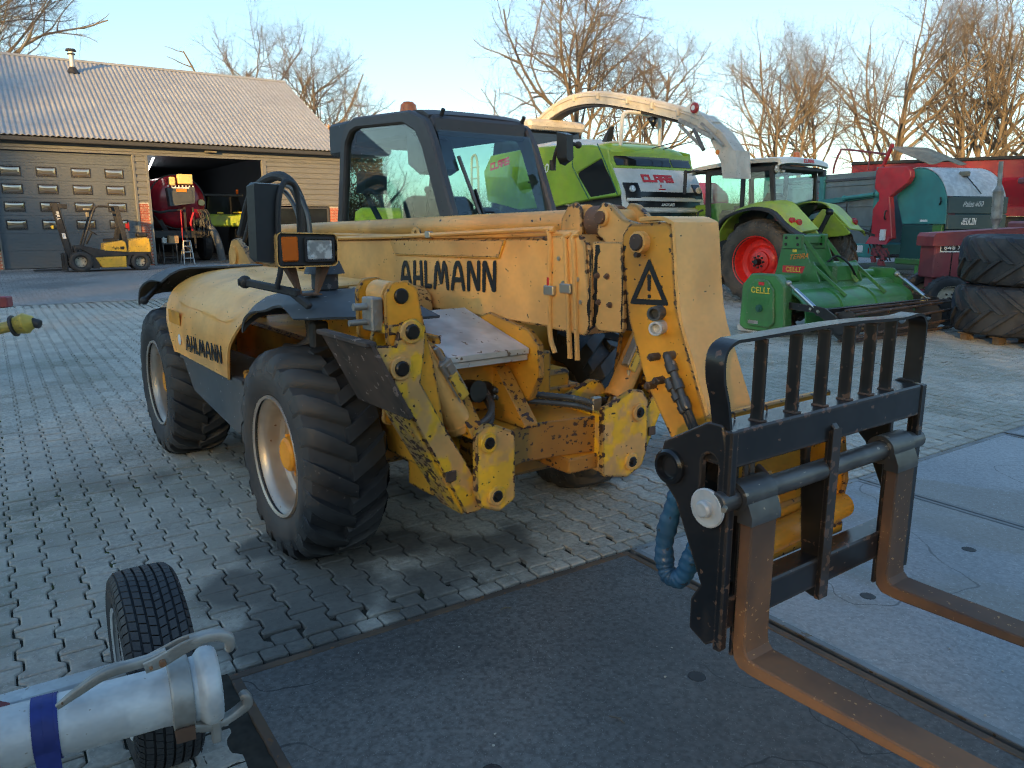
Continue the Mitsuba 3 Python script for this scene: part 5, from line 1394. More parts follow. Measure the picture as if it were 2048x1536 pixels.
H('rear_hood', k, 'lime_green', smooth=50)
rows = []
for x, z in smooth_path([(-1.1, 3.44), (-2.0, 3.56), (-3.0, 3.62), (-4.2, 3.60)], 4):
    rows.append([(x, .0 + (W) * v, z - .17 * abs(2 * v - 1) ** 5) for v in np.linspace(0, 1, 18)])
H('white_hood', K().shell(np.array(rows), -.03), 'white_gloss', smooth=50)
def rear(z): return np.interp(z, [1.5, 1.68, 2.3, 2.85, 3.0], [.03, .02, -.10, -.46, -.56])
# rear face: bulged white panel, dark vents, lamps
def rear_panel(y0, y1, z0, z1, off, n=10, m=8, bulge=.10):
    return np.array([[(rear(z) + off + bulge * (1 - ((y0 + (y1 - y0) * v) / W * 2 - 1) ** 2), y0 + (y1 - y0) * v, z) for v in np.linspace(0, 1, n)] for z in np.linspace(z0, z1, m)])
H('rear_shell', K().shell(rear_panel(0.0, W, 1.2, 2.98, 0, 24, 16), -.05), 'white_gloss', smooth=60)
H('rear_screen', K().shell(rear_panel(.10, 1.66, 2.86, 3.06, .03, 14, 6), -.04), 'dark_glass', smooth=60); H('rear_screen', K().shell(rear_panel(1.70, 2.34, 2.86, 3.04, .03, 8, 6), -.04), 'dark_glass', smooth=60)
H('screen_surround', K().shell(rear_panel(.0, W, 2.80, 3.14, .012, 20, 6), -.04), 'lime_green', smooth=60)
H('rear_vent', K().shell(rear_panel(.22, 2.22, 2.18, 2.29, .02, 16, 3), -.03), 'black_gloss')
H('rear_vent', K().shell(rear_panel(.14, 2.25, 1.96, 2.08, .02, 16, 3), -.03), 'black_gloss'); H('rear_vent', K().shell(rear_panel(.28, 2.24, 1.72, 1.84, .02, 16, 3), -.03), 'black_gloss')
for z in (2.125, 1.90, 1.66): H('rear_bar', K().shell(rear_panel(.08, 2.3, z - .035, z + .025, .06, 16, 4), -.03), 'white_gloss')
for y, s in ((.24, 1), (2.22, -1)):
    lp = H('lamp_pod', K().shell(rear_panel(y - .16 if s > 0 else y - .12, y + (.22 if s > 0 else .14), 2.14, 2.48, .028, 6, 6), -.03), 'black_gloss')
    p = rear_panel(y, y, 2.34, 2.34, .06, 1, 1)[0, 0]
    H('lamp', K().cyl(p - [.03, 0, 0], p + [.02, 0, .01], .075, n=18, b=.01), 'lamp_glass', under=lp)
def face(y, z, off):
    return np.array([rear(z) + off + .10 * (1 - (y / W * 2 - 1) ** 2), y, z])
def rtext(txt, y, z, h, m, sx=1.0, off=.008):
    return H('lettering', K().text(txt, h, tmat(face(y, z, off), [.0, 1, 0], face(y, z + .2, off) - face(y, z, off)), .006, sx=sx), m)
def blockface(txt, w, h):
    """Square block letters, as on the rear panel."""
    G = {'C': [[(1, 1), (0, 1), (0, 0), (1, 0)]], 'L': [[(0, 1), (0, 0), (1, 0)]], 'A': [[(0, 0), (0, 1), (1, 1), (1, 0)], [(0, .42), (1, .42)]], 'S': [[(1, 1), (0, 1), (0, .5), (1, .5), (1, 0), (0, 0)]]}
    s = w / (len(txt) * 1.45); sw = h * .135
    return unary_union([LineString([(i * s * 1.45 + x * s, sw + y * (h - 2 * sw)) for x, y in l]).buffer(sw, cap_style=3, join_style=2) for i, c in enumerate(txt) for l in G[c]])
H('lettering', K().prism(blockface('CLAAS', .90, .20), 'z', 0, .008, M=tmat(face(.66, 2.50, .015), face(1.5, 2.5, .015) - face(.66, 2.5, .015), face(1, 2.72, .01) - face(1, 2.5, .01))), 'sticker_red', label='red block lettering on the white rear panel')
rtext('JAGUAR', .98, 1.985, .062, 'sticker_white', 1.15, .03)
H('dealer_mark', K().box(face(1.05, 2.36, 0)[0], face(1.05, 2.36, 0)[0] + .012, 1.0, 1.20, 2.335, 2.36, .001).hull([(face(1.1, 2.4, 0)[0] + dx, y, z) for dx in (-.02, .006) for y, z in ((1.06, 2.375), (1.12, 2.375), (1.09, 2.45))]), 'sticker_red')
for txt, x, z, h, m in (('960', -3.42, 2.80, .20, 'sticker_white'), ('JAGUAR', -3.75, 2.60, .13, 'black_letter')):
    H('side_lettering', K().text(txt, h, tmat([x, -.036, z], [1, 0, .05], [.18, 0, 1]), .004, sx=1.1), m)
H('side_lettering', K().prism(blockface('CLAAS', 1.0, .20), 'z', 0, .004, M=tmat([-5.60, -.034, 3.0], [1, 0, .12], [0, 0, 1])), 'sticker_red')
k = K().prism(rp([(-.06, 1.3), (-.08, 2.20), (-1.2, 2.13), (-2.6, 1.99), (-4.2, 1.94), (-5.8, 2.18), (-5.9, 1.0), (-.2, .9)], .02), 'y', .10, W - .10); H('chassis', k, 'black_dull')
for x, R in ((-1.1, .75), (-5.0, .95)):
    for y in (.18, W - .18): H('wheel', K().cyl([x, y - .26, R], [x, y + .26, R], R, n=32, b=.08), 'rubber')
k = K().hull([(x, y, z) for x, y, z in ((-6.1, .25, 2.9), (-4.4, .25, 2.9), (-4.4, 2.2, 2.9), (-6.1, 2.2, 2.9), (-6.0, .35, 4.0), (-4.5, .35, 4.0), (-4.5, 2.1, 4.0), (-6.0, 2.1, 4.0))]); cab = H('cab', k, 'dark_glass')
H('cab_roof', K().box(-6.3, -4.2, .3, 2.15, 4.0, 4.26, .08), 'cream_metal', under=cab)
for z in (2.2, 2.5, 2.8, 3.1): H('ladder_rung', K().box(-6.3, -5.9, -.25, -.21, z, z + .03, .002), 'white_gloss')
H('handrail', K().tube(smooth_path([(-5.9, -.24, 1.6), (-5.95, -.24, 3.0), (-6.05, -.24, 3.4), (-6.2, -.24, 3.42), (-6.3, -.24, 3.2), (-6.3, -.24, 1.8)], 5), .03, 8), 'white_gloss')
H('exhaust', K().hull([(x, y, z) for x, y, z in ((-1.30, .35, 3.40), (-1.12, .35, 3.40), (-1.12, .52, 3.40), (-1.30, .52, 3.40), (-1.12, .38, 3.66), (-1.02, .38, 3.74), (-1.02, .50, 3.74), (-1.12, .50, 3.66))]), 'black_dull')
# discharge spout: channel of box section bent over the machine
sy = 1.2
axis = np.array(smooth_path([(-5.45, 3.62), (-5.15, 4.05), (-4.6, 4.38), (-3.6, 4.62), (-2.5, 4.60), (-1.2, 4.34), (-.2, 4.08), (.75, 3.80), (1.35, 3.52)], 6))
tg = np.gradient(axis, axis=0); tg /= np.linalg.norm(tg, axis=1, keepdims=True); nm = np.stack([-tg[:, 1], tg[:, 0]], 1)
nm = np.where((nm[:, 1] < 0)[:, None], -nm, nm)
def channel(w0, w1, d0, d1, off0=0, a=0, b=None):
    k = K(); n = len(axis[a:b]); R = []
    for (q, v), t in zip(zip(axis[a:b], nm[a:b]), np.linspace(0, 1, n)):
        w, d = w0 + (w1 - w0) * t, d0 + (d1 - d0) * t
        o = q + v * off0
        R.append([(o[0] + v[0] * h, sy + y, o[1] + v[1] * h) for y, h in ((-w / 2, -d / 2), (-w / 2, d / 2 - .05), (-w / 2 + .05, d / 2), (w / 2 - .05, d / 2), (w / 2, d / 2 - .05), (w / 2, -d / 2), (-w / 2, -d / 2))])
    k.grid(np.array(R))
    for e in (0, -1):
        k.raw(R[e][:-1], [[0, 1, 2], [0, 2, 3], [0, 3, 4], [0, 4, 5]])
    return k
sp = H('spout', channel(.36, .27, .33, .26), 'cream_metal', smooth=40)
H('spout_edge_rail', channel(.43, .33, .05, .045, .05), 'cream_metal', under=sp, smooth=40)
for i in range(5, len(axis) - 4, 5):
    H('spout_bracket', K().box(axis[i][0] - .02, axis[i][0] + .02, sy - .235, sy - .16, axis[i][1] - .05, axis[i][1] + .10, .004), 'cream_metal', under=sp)
H('spout_lining', channel(.31, .21, .09, .07, -.165, 6, -4), 'black_dull', under=sp)
k = K().hull([(x, sy + y, z) for x, z in ((1.12, 3.80), (1.60, 3.46), (1.50, 3.28), (1.02, 3.56)) for y in (-.19, .19)])
H('spout_joint', k, 'cream_metal', under=sp)
k = K().hull([(x, sy + y, z) for x, z in ((1.30, 3.66), (1.70, 3.40), (2.02, 3.05), (2.10, 2.95), (1.72, 2.82), (1.42, 3.25)) for y in (-.17, .17)])
H('spout_flap', k, 'cream_metal', under=sp)
k = K().hull([(x, sy + y, z) for x, z in ((1.70, 3.02), (2.12, 3.02), (2.20, 2.48), (1.82, 2.50)) for y in (-.20, .20)])
H('end_flap', k, 'cream_metal', under=sp)
k = K().bar((.55, sy - .24, 3.75), (1.55, sy - .24, 3.30), .07, .08, .01).bar((.55, sy - .24, 3.66), (1.30, sy - .24, 3.10), .05, .06, .01).bar((1.2, sy - .25, 3.62), (1.85, sy - .25, 3.12), .05, .05, .01)
H('flap_linkage', k, 'cast_alloy', under=sp)
k = K().cyl([1.02, sy - .26, 3.52], [1.32, sy - .26, 3.08], .04, n=10); H('flap_cylinder', k, 'worn_steel', under=sp)
k = K().hull([(x, sy + y, z) for x, z in ((.55, 3.94), (1.02, 3.80), (1.0, 4.0), (.86, 4.10), (.78, 4.08)) for y in (-.16, -.13)])
H('lamp_bracket', k, 'white_gloss', under=sp)
H('spout_lamp', K().cyl([.93, sy - .22, 3.95], [.93, sy - .15, 3.95], .11, n=20, b=.02), 'red_lens', under=sp); H('reflector', K().cyl([.93, sy - .235, 3.95], [.93, sy - .21, 3.95], .05, n=14), 'sticker_white', under=sp)
H('side_reflector', K().cyl([1.62, sy - .185, 3.02], [1.62, sy - .165, 3.02], .05, n=14), 'sticker_orange', under=sp)
k = K().hull([(x, sy + y, z) for x, y, z in ((-.62, -.1, 3.93), (-.40, -.1, 3.93), (-.45, .1, 3.93), (-.62, .1, 3.72), (-.42, -.08, 3.66))]); H('camera_lamp', k, 'black_gloss', under=sp)
# spout rest and cables
H('spout_rest', K().tube(smooth_path([(-.85, .55, 3.3), (-.85, .58, 3.9), (-.85, .66, 4.02), (-.85, .85, 4.05), (-.85, 1.55, 4.02), (-.85, 1.68, 3.95), (-.85, 1.72, 3.3)], 5), .045, 8), 'white_gloss')
for y in (1.65, 2.0): H('spout_cable', K().tube([(-.75, y - .3, 3.28), (.0, y - .1, 3.40), (1.05, y - .55, 3.6)], .012, 6), 'black_dull')
k = K().sph([-5.0, .55, 3.74], .10, 8).sph([-4.85, .55, 3.74], .10, 8); H('work_lamp', k, 'lamp_glass', kind='stuff')

# ---------------------------------------------------------------- green tractor with red rims
TM = fr(4.864, 15.826, -50)
tt = Thing('green_tractor', 'lime green tractor with red rims and white roof, seen from behind', 'tractor', TM)
Q = tt.part
big = lug_tyre(.86, .62, .50, 19, .042, .075, .42, shoulder=.16)
bigp = mikit.ply(big.mesh(), 'rubber_brown', 40)
k = K().lathe([(.505, -.26), (.525, -.27), (.525, -.25), (.50, -.22), (.47, -.17), (.465, -.08), (.44, -.02), (.40, .0), (.34, .0), (.30, -.04), (.22, -.06), (.21, -.10), (.12, -.12), (.0, -.12)], [0, 0, 0], [0, 1, 0], 48)
bigr = mikit.ply(k.mesh(), 'red_rim', 40)
k = K().lathe([(0, -.24), (.05, -.24), (.065, -.20), (.07, -.12), (0, -.12)], [0, 0, 0], [0, 1, 0], 16)
for i in range(8):
    a = i * .785; k.cyl([.115 * math.cos(a), -.15, .115 * math.sin(a)], [.115 * math.cos(a), -.11, .115 * math.sin(a)], .022, n=6)
bigh = mikit.ply(k.mesh(), 'grease', 30)
def twheel(x, y, side, s=1.0):
    Mx = T().translate([x, y, .845 * s]).scale(s)
    Mx = TM @ (Mx if side > 0 else Mx.rotate([0, 0, 1], 180))
    w = Q('wheel', bigr, None, M=Mx); Q('tyre', bigp, None, under=w, M=Mx); Q('hub', bigh, None, under=w, M=Mx)
twheel(.05, .30, 1); twheel(.05, 2.45, -1); twheel(-2.75, .36, 1, .78); twheel(-2.75, 2.4, -1, .78)
def tfender(flip):
    rows = []
    for x, z in smooth_path([(-.88, 1.25), (-.80, 1.60), (-.52, 1.88), (-.05, 2.02), (.36, 2.0), (.62, 1.80), (.86, 1.58), (1.0, 1.46)], 4):
        rows.append([(x, .02 + .72 * v, z - .10 * max(0, 1 - v / .2) ** 2 + .05 * v) for v in np.linspace(0, 1, 9)])
    k = K().shell(np.array(rows), .03)
    if flip: k = k.mirror_y(1.375)
    f = Q('fender', k, 'lime_dusty', smooth=50)
    rows = []
    for x, z in smooth_path([(-.94, 1.10), (-.90, 1.45), (-.62, 1.76), (-.08, 1.915), (.40, 1.86), (.70, 1.62), (.95, 1.44), (1.14, 1.38)], 4):
        rows.append([(x, -.10 + .18 * v, z + .03 * v) for v in np.linspace(0, 1, 4)])
    k = K().shell(np.array(rows), .05)
    if flip: k = k.mirror_y(1.375)
    Q('fender_edge', k, 'black_dull', under=f, smooth=50)
    k = K().prism(rp([(-.2, 1.25), (.36, 1.92), (.62, 1.80), (.86, 1.58), (1.02, 1.40), (.9, 1.36), (.35, 1.30)], .03), 'y', .70, .76, .01)
    if flip: k = k.mirror_y(1.375)
    Q('fender_side', k, 'lime_dusty', under=f)
    for dx in (0, .11):
        k = K().cyl([.72 + dx * .75, .14 + dx * 1.0, 1.665 - dx * .3], [.80 + dx * .75, .13 + dx, 1.665 - dx * .3], .065, n=14, b=.01)
        if flip: k = k.mirror_y(1.375)
        Q('tail_lamp', k, 'red_lens', under=f)
tfender(False); tfender(True)
k = K().box(-1.5, .45, .85, 1.9, .6, 1.5, .05).box(-4.2, -1.4, .95, 1.8, .7, 1.9, .1).box(.3, .62, 1.1, 1.65, .5, 1.45, .04); Q('chassis', k, 'black_dull')
Q('bonnet', K().hull([(x, y, z) for x, z in ((-1.5, 1.5), (-1.5, 2.05), (-3.6, 1.9), (-3.9, 1.5), (-3.8, 1.1)) for y in (.95, 1.8)]), 'lime_green')
k = K().prism(rp([(-1.55, 1.4), (-1.62, 2.72), (.02, 2.76), (.12, 1.95), (-.3, 1.5)], .05).difference(rp([(-1.42, 1.55), (-1.50, 2.62), (-.72, 2.64), (-.70, 1.62)], .03)).difference(rp([(-.62, 1.80), (-.62, 2.64), (-.06, 2.66), (.02, 2.06)], .03)), 'y', .52, .58, .01)
cbk = Q('cab', k, 'black_dull'); Q('cab_frame', k.mirror_y(1.375), 'black_dull', under=cbk)
k = K().bar((.08, .55, 2.0), (.0, .55, 2.76), .07, .07).bar((.08, 2.2, 2.0), (.0, 2.2, 2.76), .07, .07).box(-.02, .08, .55, 2.2, 2.66, 2.78, .01).box(.02, .12, .6, 2.15, 1.50, 1.56, .01); Q('rear_frame', k, 'black_dull', under=cbk)
def tp(name, pts, m): Q(name, K().raw(pts, [[0, i, i + 1] for i in range(1, len(pts) - 1)]), m, under=cbk, smooth=False)
tp('rear_window', [(.10, .58, 1.55), (.10, 2.17, 1.55), (.02, 2.17, 2.68), (.02, .58, 2.68)], 'green_glass')
for y in (.55, 2.2):
    tp('side_window', [(-1.44, y, 1.53), (-.68, y, 1.60), (-.70, y, 2.66), (-1.52, y, 2.64)], 'green_glass'); tp('side_window', [(-.64, y, 1.78), (.04, y, 2.04), (-.04, y, 2.68), (-.64, y, 2.66)], 'green_glass')
tp('windscreen', [(-1.56, .58, 1.5), (-1.56, 2.17, 1.5), (-1.62, 2.17, 2.7), (-1.62, .58, 2.7)], 'green_glass')
rows = [[(x, .45 + 1.85 * v, z - .05 * abs(2 * v - 1) ** 4) for v in np.linspace(0, 1, 14)] for x, z in smooth_path([(-2.0, 2.70), (-1.96, 2.80), (-1.7, 2.87), (-.8, 2.945), (.05, 2.95), (.22, 2.92), (.26, 2.82)], 4)]
Q('roof', K().shell(np.array(rows), .08), 'white_gloss', under=cbk, smooth=50)
Q('roof_underside', K().box(-1.9, .2, .55, 2.2, 2.68, 2.76, .02), 'black_dull', under=cbk)
Q('roof_lettering', K().prism(blockface('CLAAS', .40, .075), 'z', 0, .004, M=tmat([.262, 1.30, 2.84], [0, 1, 0], [-.2, 0, 1])), 'sticker_red', under=cbk)
Q('number_plate', K().box(.10, .115, 1.05, 1.56, 2.68, 2.79, .003), 'sticker_orange', under=cbk); Q('plate_lettering', K().text('TXN-38-B', .062, tmat([.117, 1.09, 2.705], [0, 1, 0], [0, 0, 1]), .002), 'black_letter', under=cbk)
for y in (.56, .74): Q('work_lamp', K().cyl([.08, y, 2.70], [.15, y, 2.69], .085, n=16, b=.02), 'lamp_glass', under=cbk)
Q('corner_lamp', K().box(.05, .20, 2.22, 2.36, 2.60, 2.74, .02), 'plastic_grey', under=cbk)
Q('beacon', K().lathe([(0, .14), (.06, .12), (.08, 0), (0, 0)], [-.05, 1.5, 2.95], [0, 0, 1], 14), 'amber_lens', under=cbk)
k = K().hull([(x, y, z) for y in (1.1, 1.6) for x, z in ((-.9, 1.5), (-.45, 1.5), (-.3, 2.2), (-.42, 2.25))]).hull([(x, y, z) for y in (1.2, 1.5) for x, z in ((-1.35, 1.5), (-1.1, 1.5), (-1.1, 1.95), (-1.3, 2.0))]); Q('seat', k, 'seat_black', under=cbk)
Q('bottle', K().cyl([-.45, .70, 1.75], [-.45, .70, 1.98], .04, n=10), 'sticker_white', under=cbk)
k = K().tube(smooth_path([(-1.6, .5, 2.70), (-1.7, .32, 2.72), (-1.8, .12, 2.70)], 4), .025, 8).box(-1.86, -1.78, .06, .12, 2.22, 2.74, .02); Q('mirror', k, 'black_dull')
Q('step_rail', K().tube([(-1.5, .35, 1.9), (-1.55, .25, 1.85), (-1.62, .18, 1.2), (-1.62, .2, .7)], .02, 6), 'black_dull')
k = K().bar((.55, 1.05, .9), (1.0, 1.0, .55), .07, .09).bar((.55, 1.7, .9), (1.0, 1.75, .55), .07, .09).bar((.40, 1.3, 1.45), (.62, 1.25, 1.10), .08, .1).bar((.5, 1.5, 1.2), (.66, 1.72, 1.80), .06, .08, up=(1, 0, 0)).sph([.66, 1.74, 1.84], .08, 8).bar((.45, 1.1, 1.25), (.55, 1.2, 1.6), .05, .06)
for i in range(7): k.cyl([.42, 1.06 + .07 * i, 1.30 + .03 * (i % 3)], [.54, 1.06 + .07 * i, 1.32 + .03 * (i % 3)], .03, n=8)
Q('rear_linkage', k, 'grease', kind='stuff')

# ---------------------------------------------------------------- green rotary tiller
IM = fr(3.616, 11.600, -56)
ti = Thing('rotary_tiller', 'green rotary tiller with black rear cage roller standing on the pavers', 'tiller', IM)
I = ti.part
cov = rp([(-.16, .10), (-.14, .72), (.02, .90), (.44, .90), (.62, .74), (.66, .16), (.50, .05), (-.04, .05)], .06)
I('gear_case', K().prism(cov, 'y', -.08, .10, .02), 'celli_green')
g = I('gear_cover', K().prism(rp([(-.02, .16), (-.01, .66), (.12, .82), (.34, .82), (.46, .68), (.50, .20), (.42, .12), (.06, .12)], .05), 'y', -.115, -.078, .015), 'celli_green')
I('cover_lettering', K().text('CELLI', .085, tmat([.06, -.118, .62], [1, 0, 0], [0, 0, 1]), .003), 'sticker_yellow', under=g)
I('embossed_lettering', K().text('DELLI', .085, tmat([.06, -.117, .48], [1, 0, 0], [0, 0, 1]), .003), 'celli_green', under=g)
I('red_badge', K().box(.19, .29, -.118, -.114, .735, .785, .0), 'sticker_red', under=g); I('rivet_plate', K().box(.04, .22, -.119, -.114, .16, .21, .0), 'cast_alloy', under=g)
I('hub_cap', K().cyl([.24, -.15, .40], [.24, -.11, .40], .055, n=8).cyl([.24, -.17, .40], [.24, -.14, .40], .03, n=8), 'deep_green', under=g)
I('end_plate', K().prism(cov, 'y', 2.98, 3.02, .01), 'celli_green')
body = rp([(-.18, .30), (-.20, .62), (-.05, .74), (.40, .74), (.55, .62), (.55, .40), (.35, .30)], .04)
I('beam', K().prism(body, 'y', .10, 2.98, .01), 'celli_green')
k = K()
rows = [[(x, y, z) for y in np.linspace(.10, 2.97, 14)] for x, z in smooth_path([(.50, .66), (.66, .62), (.80, .52), (.87, .38), (.88, .22), (.86, .12)], 4)]
I('rear_hood', K().shell(np.array(rows), .02), 'celli_green', smooth=50)
for y in (1.0, 1.9): I('hood_rib', K().shell(np.array([[(x + .015, y + d, z + .012) for d in (-.02, .02)] for x, z in smooth_path([(.50, .66), (.66, .62), (.80, .52), (.87, .38), (.88, .22), (.86, .12)], 4)]), .03), 'celli_green')
for y0, y1 in ((.12, .9), (2.05, 2.9)): I('cross_tube', K().cyl([.10, y0, .80], [.10, y1, .80], .07, n=16), 'celli_green')
I('gearbox', K().box(-.10, .42, 1.40, 2.05, .70, 1.02, .05), 'celli_green')
pl = rp([(-.42, .72), (-.30, 1.30), (-.18, 1.40), (.0, 1.40), (.10, 1.30), (.36, .72)], .04)
for i, y in enumerate((1.02, 1.62)):
    p = I('tower_plate', K().prism(pl, 'y', y, y + .025, .004), 'celli_green')
    if i == 0:
        I('tower_lettering', K().text('TERRA', .08, tmat([-.16, y - .004, 1.06], [1, 0, .12], [.3, 0, 1]), .003), 'sticker_orange', under=p)
        I('tower_sticker', K().box(-.10, -.02, y - .004, y - .001, 1.18, 1.32, 0), 'sticker_yellow', under=p)
        I('tower_badge', K().box(-.26, .14, y - .004, y - .001, .86, .97, 0), 'sticker_red', under=p); I('badge_lettering', K().text('CELLI', .07, tmat([-.20, y - .006, .88], [1, 0, 0], [0, 0, 1]), .003), 'sticker_yellow', under=p)
I('tower_head', K().box(-.30, .08, 1.0, 1.06, 1.22, 1.46, .02).box(-.30, .08, 1.60, 1.66, 1.22, 1.46, .02).box(-.20, .0, 1.06, 1.6, 1.30, 1.44, .02), 'celli_green')
k = K()
for y in (.995, 1.595):
    for x, z in ((-.22, 1.40), (-.22, 1.30), (-.02, 1.40), (.0, 1.30)): k.cyl([x, y - .006, z], [x, y + .01, z], .022, n=10)
I('pin_hole', k, 'grease', kind='stuff')
for y in (1.1, 1.64): I('tower_strut', K().bar((.06, y, 1.36), (.50, y + .25, .72), .03, .06), 'celli_green')
for y, y2 in ((1.0, 1.15), (2.10, 2.2)):
    I('lug', K().prism(rp([(.05, .70), (.18, 1.02), (.30, 1.05), (.45, .72)], .03), 'y', y, y + .03, .004), 'celli_green'); I('brace', K().bar((.28, y, 1.0), (.80, y2, .56), .035, .05), 'celli_green')
I('gear_hose', K().tube(smooth_path([(.2, 1.5, 1.02), (.3, 1.6, 1.12), (.45, 1.7, 1.0), (.46, 1.9, .8), (.40, 2.05, .74)], 5), .018, 6), 'grease')
for (a, b) in (((.60, .03, .78), (1.12, .05, .42)), ((.52, 2.97, .80), (1.10, 2.95, .43))):
    a, b = np.array(a), np.array(b)
    t = I('turnbuckle', K().cyl(a + (b - a) * .22, a + (b - a) * .85, .030, n=12), 'chrome'); I('rod_end', K().cyl(a, a + (b - a) * .25, .018, n=8).cyl(a + (b - a) * .8, b, .018, n=8).sph(a, .045, 8).sph(b, .04, 8), 'bolt_zinc', under=t)
for y in (.03, 2.95):
    arm = rp([(.50, .52), (1.02, .50), (1.22, .48), (1.40, .38), (1.66, .20), (1.62, .10), (1.40, .12), (1.22, .32), (1.05, .40), (.50, .42)], .03)
    a = I('roller_arm', K().prism(arm, 'y', y - .012, y + .012, .003), 'black_paint')
    I('arm_bolt', K().cyl([1.0, y - .03, .45], [1.0, y, .45], .02, n=8).cyl([1.12, y - .03, .43], [1.12, y, .43], .02, n=8), 'bolt_zinc', under=a)
    I('bearing', K().cyl([1.50, y - .06, .24], [1.50, y + .02, .24], .10, n=18, b=.01), 'black_dull', under=a)
I('cross_bar', K().box(1.06, 1.14, .04, 2.94, .36, .45, .006), 'black_paint')
I('bar_lettering', K().text('CELLI', .06, tmat([1.143, 2.60, .375], [0, 1, 0], [0, 0, 1]), .003), 'gold_panel'); I('hood_badge', K().box(.885, .893, 1.95, 2.25, .20, .29, .0), 'sticker_red'); I('badge_lettering', K().text('CELLI', .06, tmat([.894, 1.98, .215], [0, 1, 0], [0, 0, 1]), .002), 'sticker_yellow')
for i in range(9):
    a = i * 2 * math.pi / 9 + .2
    I('roller_bar', K().tube([(1.50 + .22 * math.cos(a + v * .35), .08 + 2.84 * v, .25 + .22 * math.sin(a + v * .35)) for v in np.linspace(0, 1, 12)], .019, 8), 'brown_scuffed')
for y in (.12, .85, 1.5, 2.2, 2.88): I('roller_disc', K().prism(disc(1.50, .25, .215).difference(disc(1.50, .25, .06)), 'y', y - .006, y + .006), 'black_dull')
k = K()
TR_ = random.Random(2)
for i in range(26):
    y = .2 + 2.6 * i / 26; a = TR_.uniform(0, 6.28)
    k.bar((.25, y, .26), (.25 + .24 * math.cos(a), y, .26 + .24 * math.sin(a)), .02, .07, up=(0, 1, 0))
k.cyl([.25, .1, .26], [.25, 2.95, .26], .06, n=12)
I('tine_rotor', k, 'brown_scuffed', kind='stuff'); I('skid', K().prism(rp([(-.2, .02), (.62, .02), (.70, .12), (-.22, .12)], .02), 'y', -.05, .0, .004), 'plate_alu')

# ---------------------------------------------------------------- stacked tractor tyres on a pallet
wide = lug_tyre(.93, .67, .60, 18, .045, .085, .50, shoulder=.18)
widep = mikit.ply(wide.mesh(), 'rubber', 40)
for i, (x, y, z, a, lb) in enumerate(((7.20, 10.74, .455, 10, 'lower of the two wide tractor tyres stacked flat on a pallet'), (7.25, 10.78, 1.125, 31, 'upper of the two wide tractor tyres stacked flat on a pallet'))):
    nm_ = put('tractor_tyre'); scene[nm_] = {**widep, 'to_world': T().translate([x, y, z]).rotate([0, 0, 1], a).rotate([1, 0, 0], 90 + (1.2 if i else -.8))}
    labels[nm_] = {'label': lb, 'category': 'tyre', 'group': 'wide tractor tyres stacked on a pallet'}
pt = Thing('pallet', 'dark wooden pallet under the stacked tractor tyres', 'pallet', fr(7.15, 10.62, 20))
for y in (-.5, 0, .5):
    for x in (-.5, 0, .5): pt.part('block', K().box(x - .07, x + .07, y - .05, y + .05, .0, .09, .003), 'wood')
    pt.part('runner', K().box(-.62, .62, y - .06, y + .06, .09, .112, .003), 'wood')

# ---------------------------------------------------------------- old red tractor
OM = fr(7.35, 13.2, -4)       # x towards its rear
ot = Thing('old_red_tractor', 'faded dark red tractor with cream front wheel behind the stacked tyres', 'tractor', OM)
O_ = ot.part
hd = O_('bonnet', K().hull([(x, y, z) for x, z, in ((-.24, 1.24), (-.24, 1.40), (-.20, 1.46), (1.5, 1.565), (1.5, 1.30)) for y in (-.02, .62)]), 'red_dusty')
O_('side_panel', K().box(-.18, 1.4, .03, .58, .70, 1.28, .02), 'red_dusty'); O_('panel_seam', K().box(.10, .115, .022, .03, .72, 1.24, 0), 'grease')
d = O_('model_plate', K().box(-.10, .50, .016, .026, 1.14, 1.30, .002), 'sticker_white'); O_('plate_ground', K().box(-.085, .49, .010, .016, 1.165, 1.275, 0), 'black_letter', under=d)
O_('plate_lettering', K().text('845 XL', .062, tmat([-.05, .009, 1.19], [1, 0, 0], [0, 0, 1]), .003, sx=1.2), 'sticker_white', under=d)
ft = road_tyre(.375, .24, .21, 48, 4)
for i in range(30):
    a = i * 2 * math.pi / 30
    for s in (-1, 1): ft.obox([.372 * math.sin(a), s * .075, .372 * math.cos(a)], (.03, .06, .02), rot('y', math.degrees(a)), .003)
for y, r in ((-.16, 0), (.80, 180)):
    Mx = OM @ T().translate([.02, y, .37]).rotate([0, 0, 1], r)
    w = O_('wheel', K().lathe([(.215, -.10), (.225, -.11), (.215, -.08), (.19, -.05), (.17, -.02), (.12, -.04), (.08, -.06), (0, -.06)], [0, 0, 0], [0, 1, 0], 30), 'cream_rim', M=Mx); O_('tyre', ft, 'rubber', under=w, M=Mx)
    k = K().cyl([0, -.10, 0], [0, -.05, 0], .035, n=10)
    for i in range(6): k.cyl([.09 * math.cos(i * 1.047), -.075, .09 * math.sin(i * 1.047)], [.09 * math.cos(i * 1.047), -.05, .09 * math.sin(i * 1.047)], .016, n=8)
    O_('hub', k, 'grease', under=w, M=Mx)
O_('axle', K().box(-.1, .1, -.1, .75, .30, .46, .02).box(-.1, 1.6, .1, .5, .5, .8, .03), 'red_dusty')
ex = O_('exhaust', K().cyl([.90, .30, 1.50], [.90, .30, 1.62], .045, n=14).cyl([.90, .30, 1.60], [.90, .30, 1.70], .05, .085, 16).cyl([.90, .30, 1.70], [.88, .30, 2.15], .085, n=18).cyl([.88, .30, 2.15], [.88, .30, 2.24], .085, .04, 16).cyl([.88, .30, 2.22], [.86, .30, 2.64], .035, n=12), 'cast_alloy')
O_('cab', K().box(1.40, 2.8, -.25, .9, 1.0, 1.66, .04).box(1.46, 1.52, -.2, -.12, 1.6, 2.3, .01).box(1.46, 2.8, -.2, .85, 2.3, 2.4, .02), 'red_dusty')
